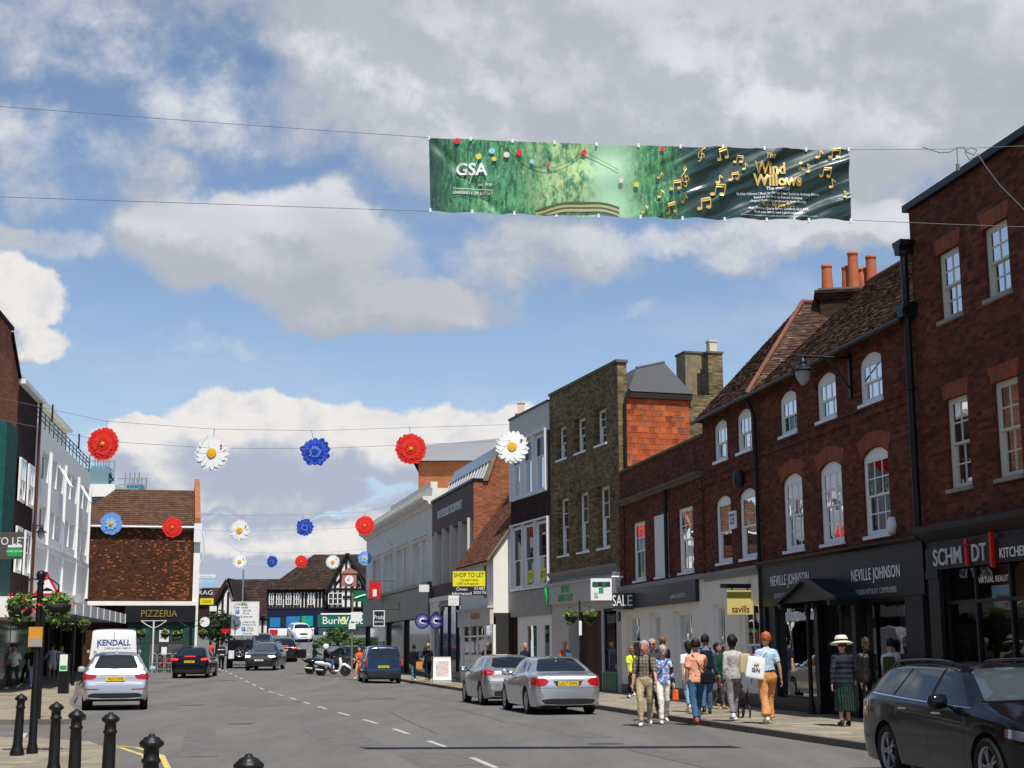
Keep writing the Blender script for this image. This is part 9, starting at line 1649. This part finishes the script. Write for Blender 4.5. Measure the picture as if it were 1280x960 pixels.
p_=atYs(1113, 30.8); i_=person('person in a pale beige top behind the roof of the black estate', p_, R(5), h=1.66, top='cloth_cream', sleeve='long', bottom='cloth_jeans', hair='hair_black', hstyle='short', vox=.02); strap_bag(i_, 'cloth_olive', (.26, .12, .36), (-.1, -.18, .95), None, 'shoulder_bag', 'olive striped bag on the back of the person in beige')
p_=atYs(706, 53.0); person('bald man in a bright orange T shirt passing behind the silver saloon', p_, R(25), h=1.78, skin='skin_red', top='cloth_orange', sleeve='short', bottom='cloth_charcoal', hair=None, hstyle='bald', vox=.02, extra=rucksack('grey teal rucksack on the man in orange', 'cloth_denim'))
p_=atYs(656, 57.5); person('bald man in a dark jacket behind the champagne hatchback', p_, R(-150), h=1.74, skin='skin_red', top='cloth_navy', sleeve='long', jacket=.8, bottom='cloth_charcoal', hair=None, hstyle='bald', vox=.022, face=True)
p_=atYs(517.5, 73.5); person('person in a black hooded top and jeans beside the blue people carrier', p_, N_, h=1.74, top='cloth_black', sleeve='long', jacket=.78, bottom='cloth_jeans', hair='hair_black', shoe='shoe_white', vox=.024)
p_=atYs(535, 72.5); i_=person('fair haired woman in black with a tan bag next to the pavement board', p_, R(10), h=1.80, top='cloth_black', sleeve='short', bottom='cloth_black', style='wide', hair='hair_blond', hstyle='short', shoe='shoe_tan', vox=.024, abduct=(.25, .2)); strap_bag(i_, 'cloth_tan', (.34, .14, .44), (-.42, 0, .55), [(-.3, 0, .95), (-.12, -.1, 1.25), (-.08, -.05, 1.45)], 'shoulder_bag', 'tan shoulder bag of the fair haired woman in black', smat='cloth_cream')
p_=atYs(449.5, 79.5); person('woman in a long orange red dress left of the blue people carrier', (p_[0], p_[1], gz(p_[0], p_[1])), R(160), h=1.66, top='cloth_orange', sleeve='short', bottom='cloth_red', style='skirt', hair='hair_black', hstyle='bob', vox=.026)
p_=atYs(19, 61.5); person('man in a white T shirt and black trousers by the teal shopfront', p_, R(165), h=1.80, skin='skin_tan', top='cloth_white', sleeve='short', bottom='cloth_charcoal', hair='hair_black', hstyle='short', face=True, vox=.02, nod=.2, wide=1.1)
p_=atYs(43, 62); person('man in a black T shirt partly hidden by the black sign posts', p_, R(20), h=1.78, top='cloth_black', sleeve='short', bottom='cloth_jeans_pale', hair='hair_black', vox=.024)
p_=atYs(66, 70); person('man in a lilac shirt and white shorts with his arm round a companion', p_, R(10), h=1.76, top='cloth_lilac', sleeve='long', bottom='cloth_cream', style='shorts', hair='hair_brown', shoe='shoe_tan', vox=.024, arms=(1.2, .1), elbow=(.1, .9), abduct=(1.0, .5))
p_=atYs(77, 70.3); person('fair haired companion in a pale green top behind the information pillar', p_, R(10), h=1.62, top='cloth_neon_pale', sleeve='short', bottom='cloth_jeans_pale', hair='hair_blond', hstyle='bob', vox=.024)
p_=atYs(36.5, 66); person('person in green by the shop doorway behind the sign posts', p_, R(150), h=1.70, top='bag_green', sleeve='short', bottom='cloth_black', hair='hair_ginger', hstyle='bob', vox=.024)
Yp=92; person('person in a red and white top near the front of the braking black car', (gx(263, Yp), Yp, gz(gx(263, Yp), Yp)), R(10), h=1.72, top='cloth_red', sleeve='short', bottom='cloth_charcoal', hair='hair_black', vox=.026)
Yp=88; X=gx(277, Yp); person('figure in black with white shoulder bands between the two dark cars', (X, Yp, gz(X, Yp)), R(10), h=1.76, top='cloth_bands', sleeve='long', jacket=.8, bottom='cloth_black', hair='hair_black', vox=.026)
Yp=86; X=gx(168, Yp)if 0 else gx(222, Yp)
def dog():
 p=at(929, 897); t=thing('dog', 'black dog walking beside the person in grey trousers', 'dog', p, N_-R(5)); m=MB(); limb(m, [(0, -.26, .44), (0, -.05, .46), (0, .16, .47)], [.085, .088, .115], 12); limb(m, [(0, .16, .50), (0, .30, .62)], [.075, .06]); limb(m, [(0, .31, .64), (0, .38, .66)], [.075, .06]); limb(m, [(0, .40, .64), (0, .49, .61)], [.042, .030])
 for sx in (1, -1):
  limb(m, [(sx*.05, .33, .72), (sx*.08, .31, .64)], [.022, .028], 6)
  limb(m, [(sx*.07, .17, .42), (sx*.07, .15, .24), (sx*.07, .18+.05*sx, .04)], [.05, .032, .024]); limb(m, [(sx*.07, .20+.05*sx, .02), (sx*.07, .23+.05*sx, .018)], [.024, .02], 6)
  limb(m, [(sx*.065, -.24, .42), (sx*.07, -.17-.04*sx, .27), (sx*.07, -.30-.04*sx, .15), (sx*.07, -.28-.04*sx, .03)], [.07, .042, .028, .022]); limb(m, [(sx*.07, -.27-.04*sx, .02), (sx*.07, -.23-.04*sx, .018)], [.024, .02], 6)
 limb(m, [(0, -.32, .48), (0, -.45, .56), (0, -.50, .66)], [.028, .020, .012], 6); remesh(m, 'body', MATS['dog_black'], t, .014)
 m=MB(); m.tube([(.0+.085*math.cos(k*.7), .22+.02*math.sin(k*.7), .545+.08*math.sin(k*.7))for k in range(10)], .010, 5); m.build('collar', MATS['letter_red'], t)
 w=Matrix.Translation(iS['root'].location)@Matrix.Rotation(iS['root'].rotation_euler.z, 4, 'Z')@iS['arm'][0][2]; e=t.matrix_basis@Vector((0, .22, .62)); a=w; h=a.lerp(e, .25); m=MB(); m.tube([a, h+Vector((0, 0, -.05)), a.lerp(e, .6)+Vector((0, 0, -.10)), e], .008, 5); o=m.build('dog_lead', MATS['letter_red']); tag(o, 'thin red lead running down to the black dog', 'dog lead')
dog()
# --------- lettering becomes plain meshes
dg=bpy.context.evaluated_depsgraph_get()
for o in [o for o in bpy.data.objects if o.type=='FONT']:
 me=bpy.data.meshes.new_from_object(o.evaluated_get(dg)); me.name=o.name; n=bpy.data.objects.new('tmp', me); COL.objects.link(n); n.parent=o.parent; n.matrix_parent_inverse=o.matrix_parent_inverse.copy(); n.location=o.location; n.rotation_euler=o.rotation_euler; n.scale=o.scale
 if o.get('fit'):n['fit']=1
 nm=o.name; bpy.data.objects.remove(o); n.name=nm
for o in bpy.data.objects:
 if not o.get('fit'):continue
 mw=Matrix.LocRotScale(o.location, o.rotation_euler, o.scale); inv=mw.inverted(); ys=[(mw@v.co)for v in o.data.vertices]
 y0=sum(q.y for q in ys)/max(1, len(ys))
 for v, q in zip(o.data.vertices, ys):v.co=inv@Vector((q.x, FIT[0](q)-.030+(q.y-y0)*.4, q.z))
 del o['fit']
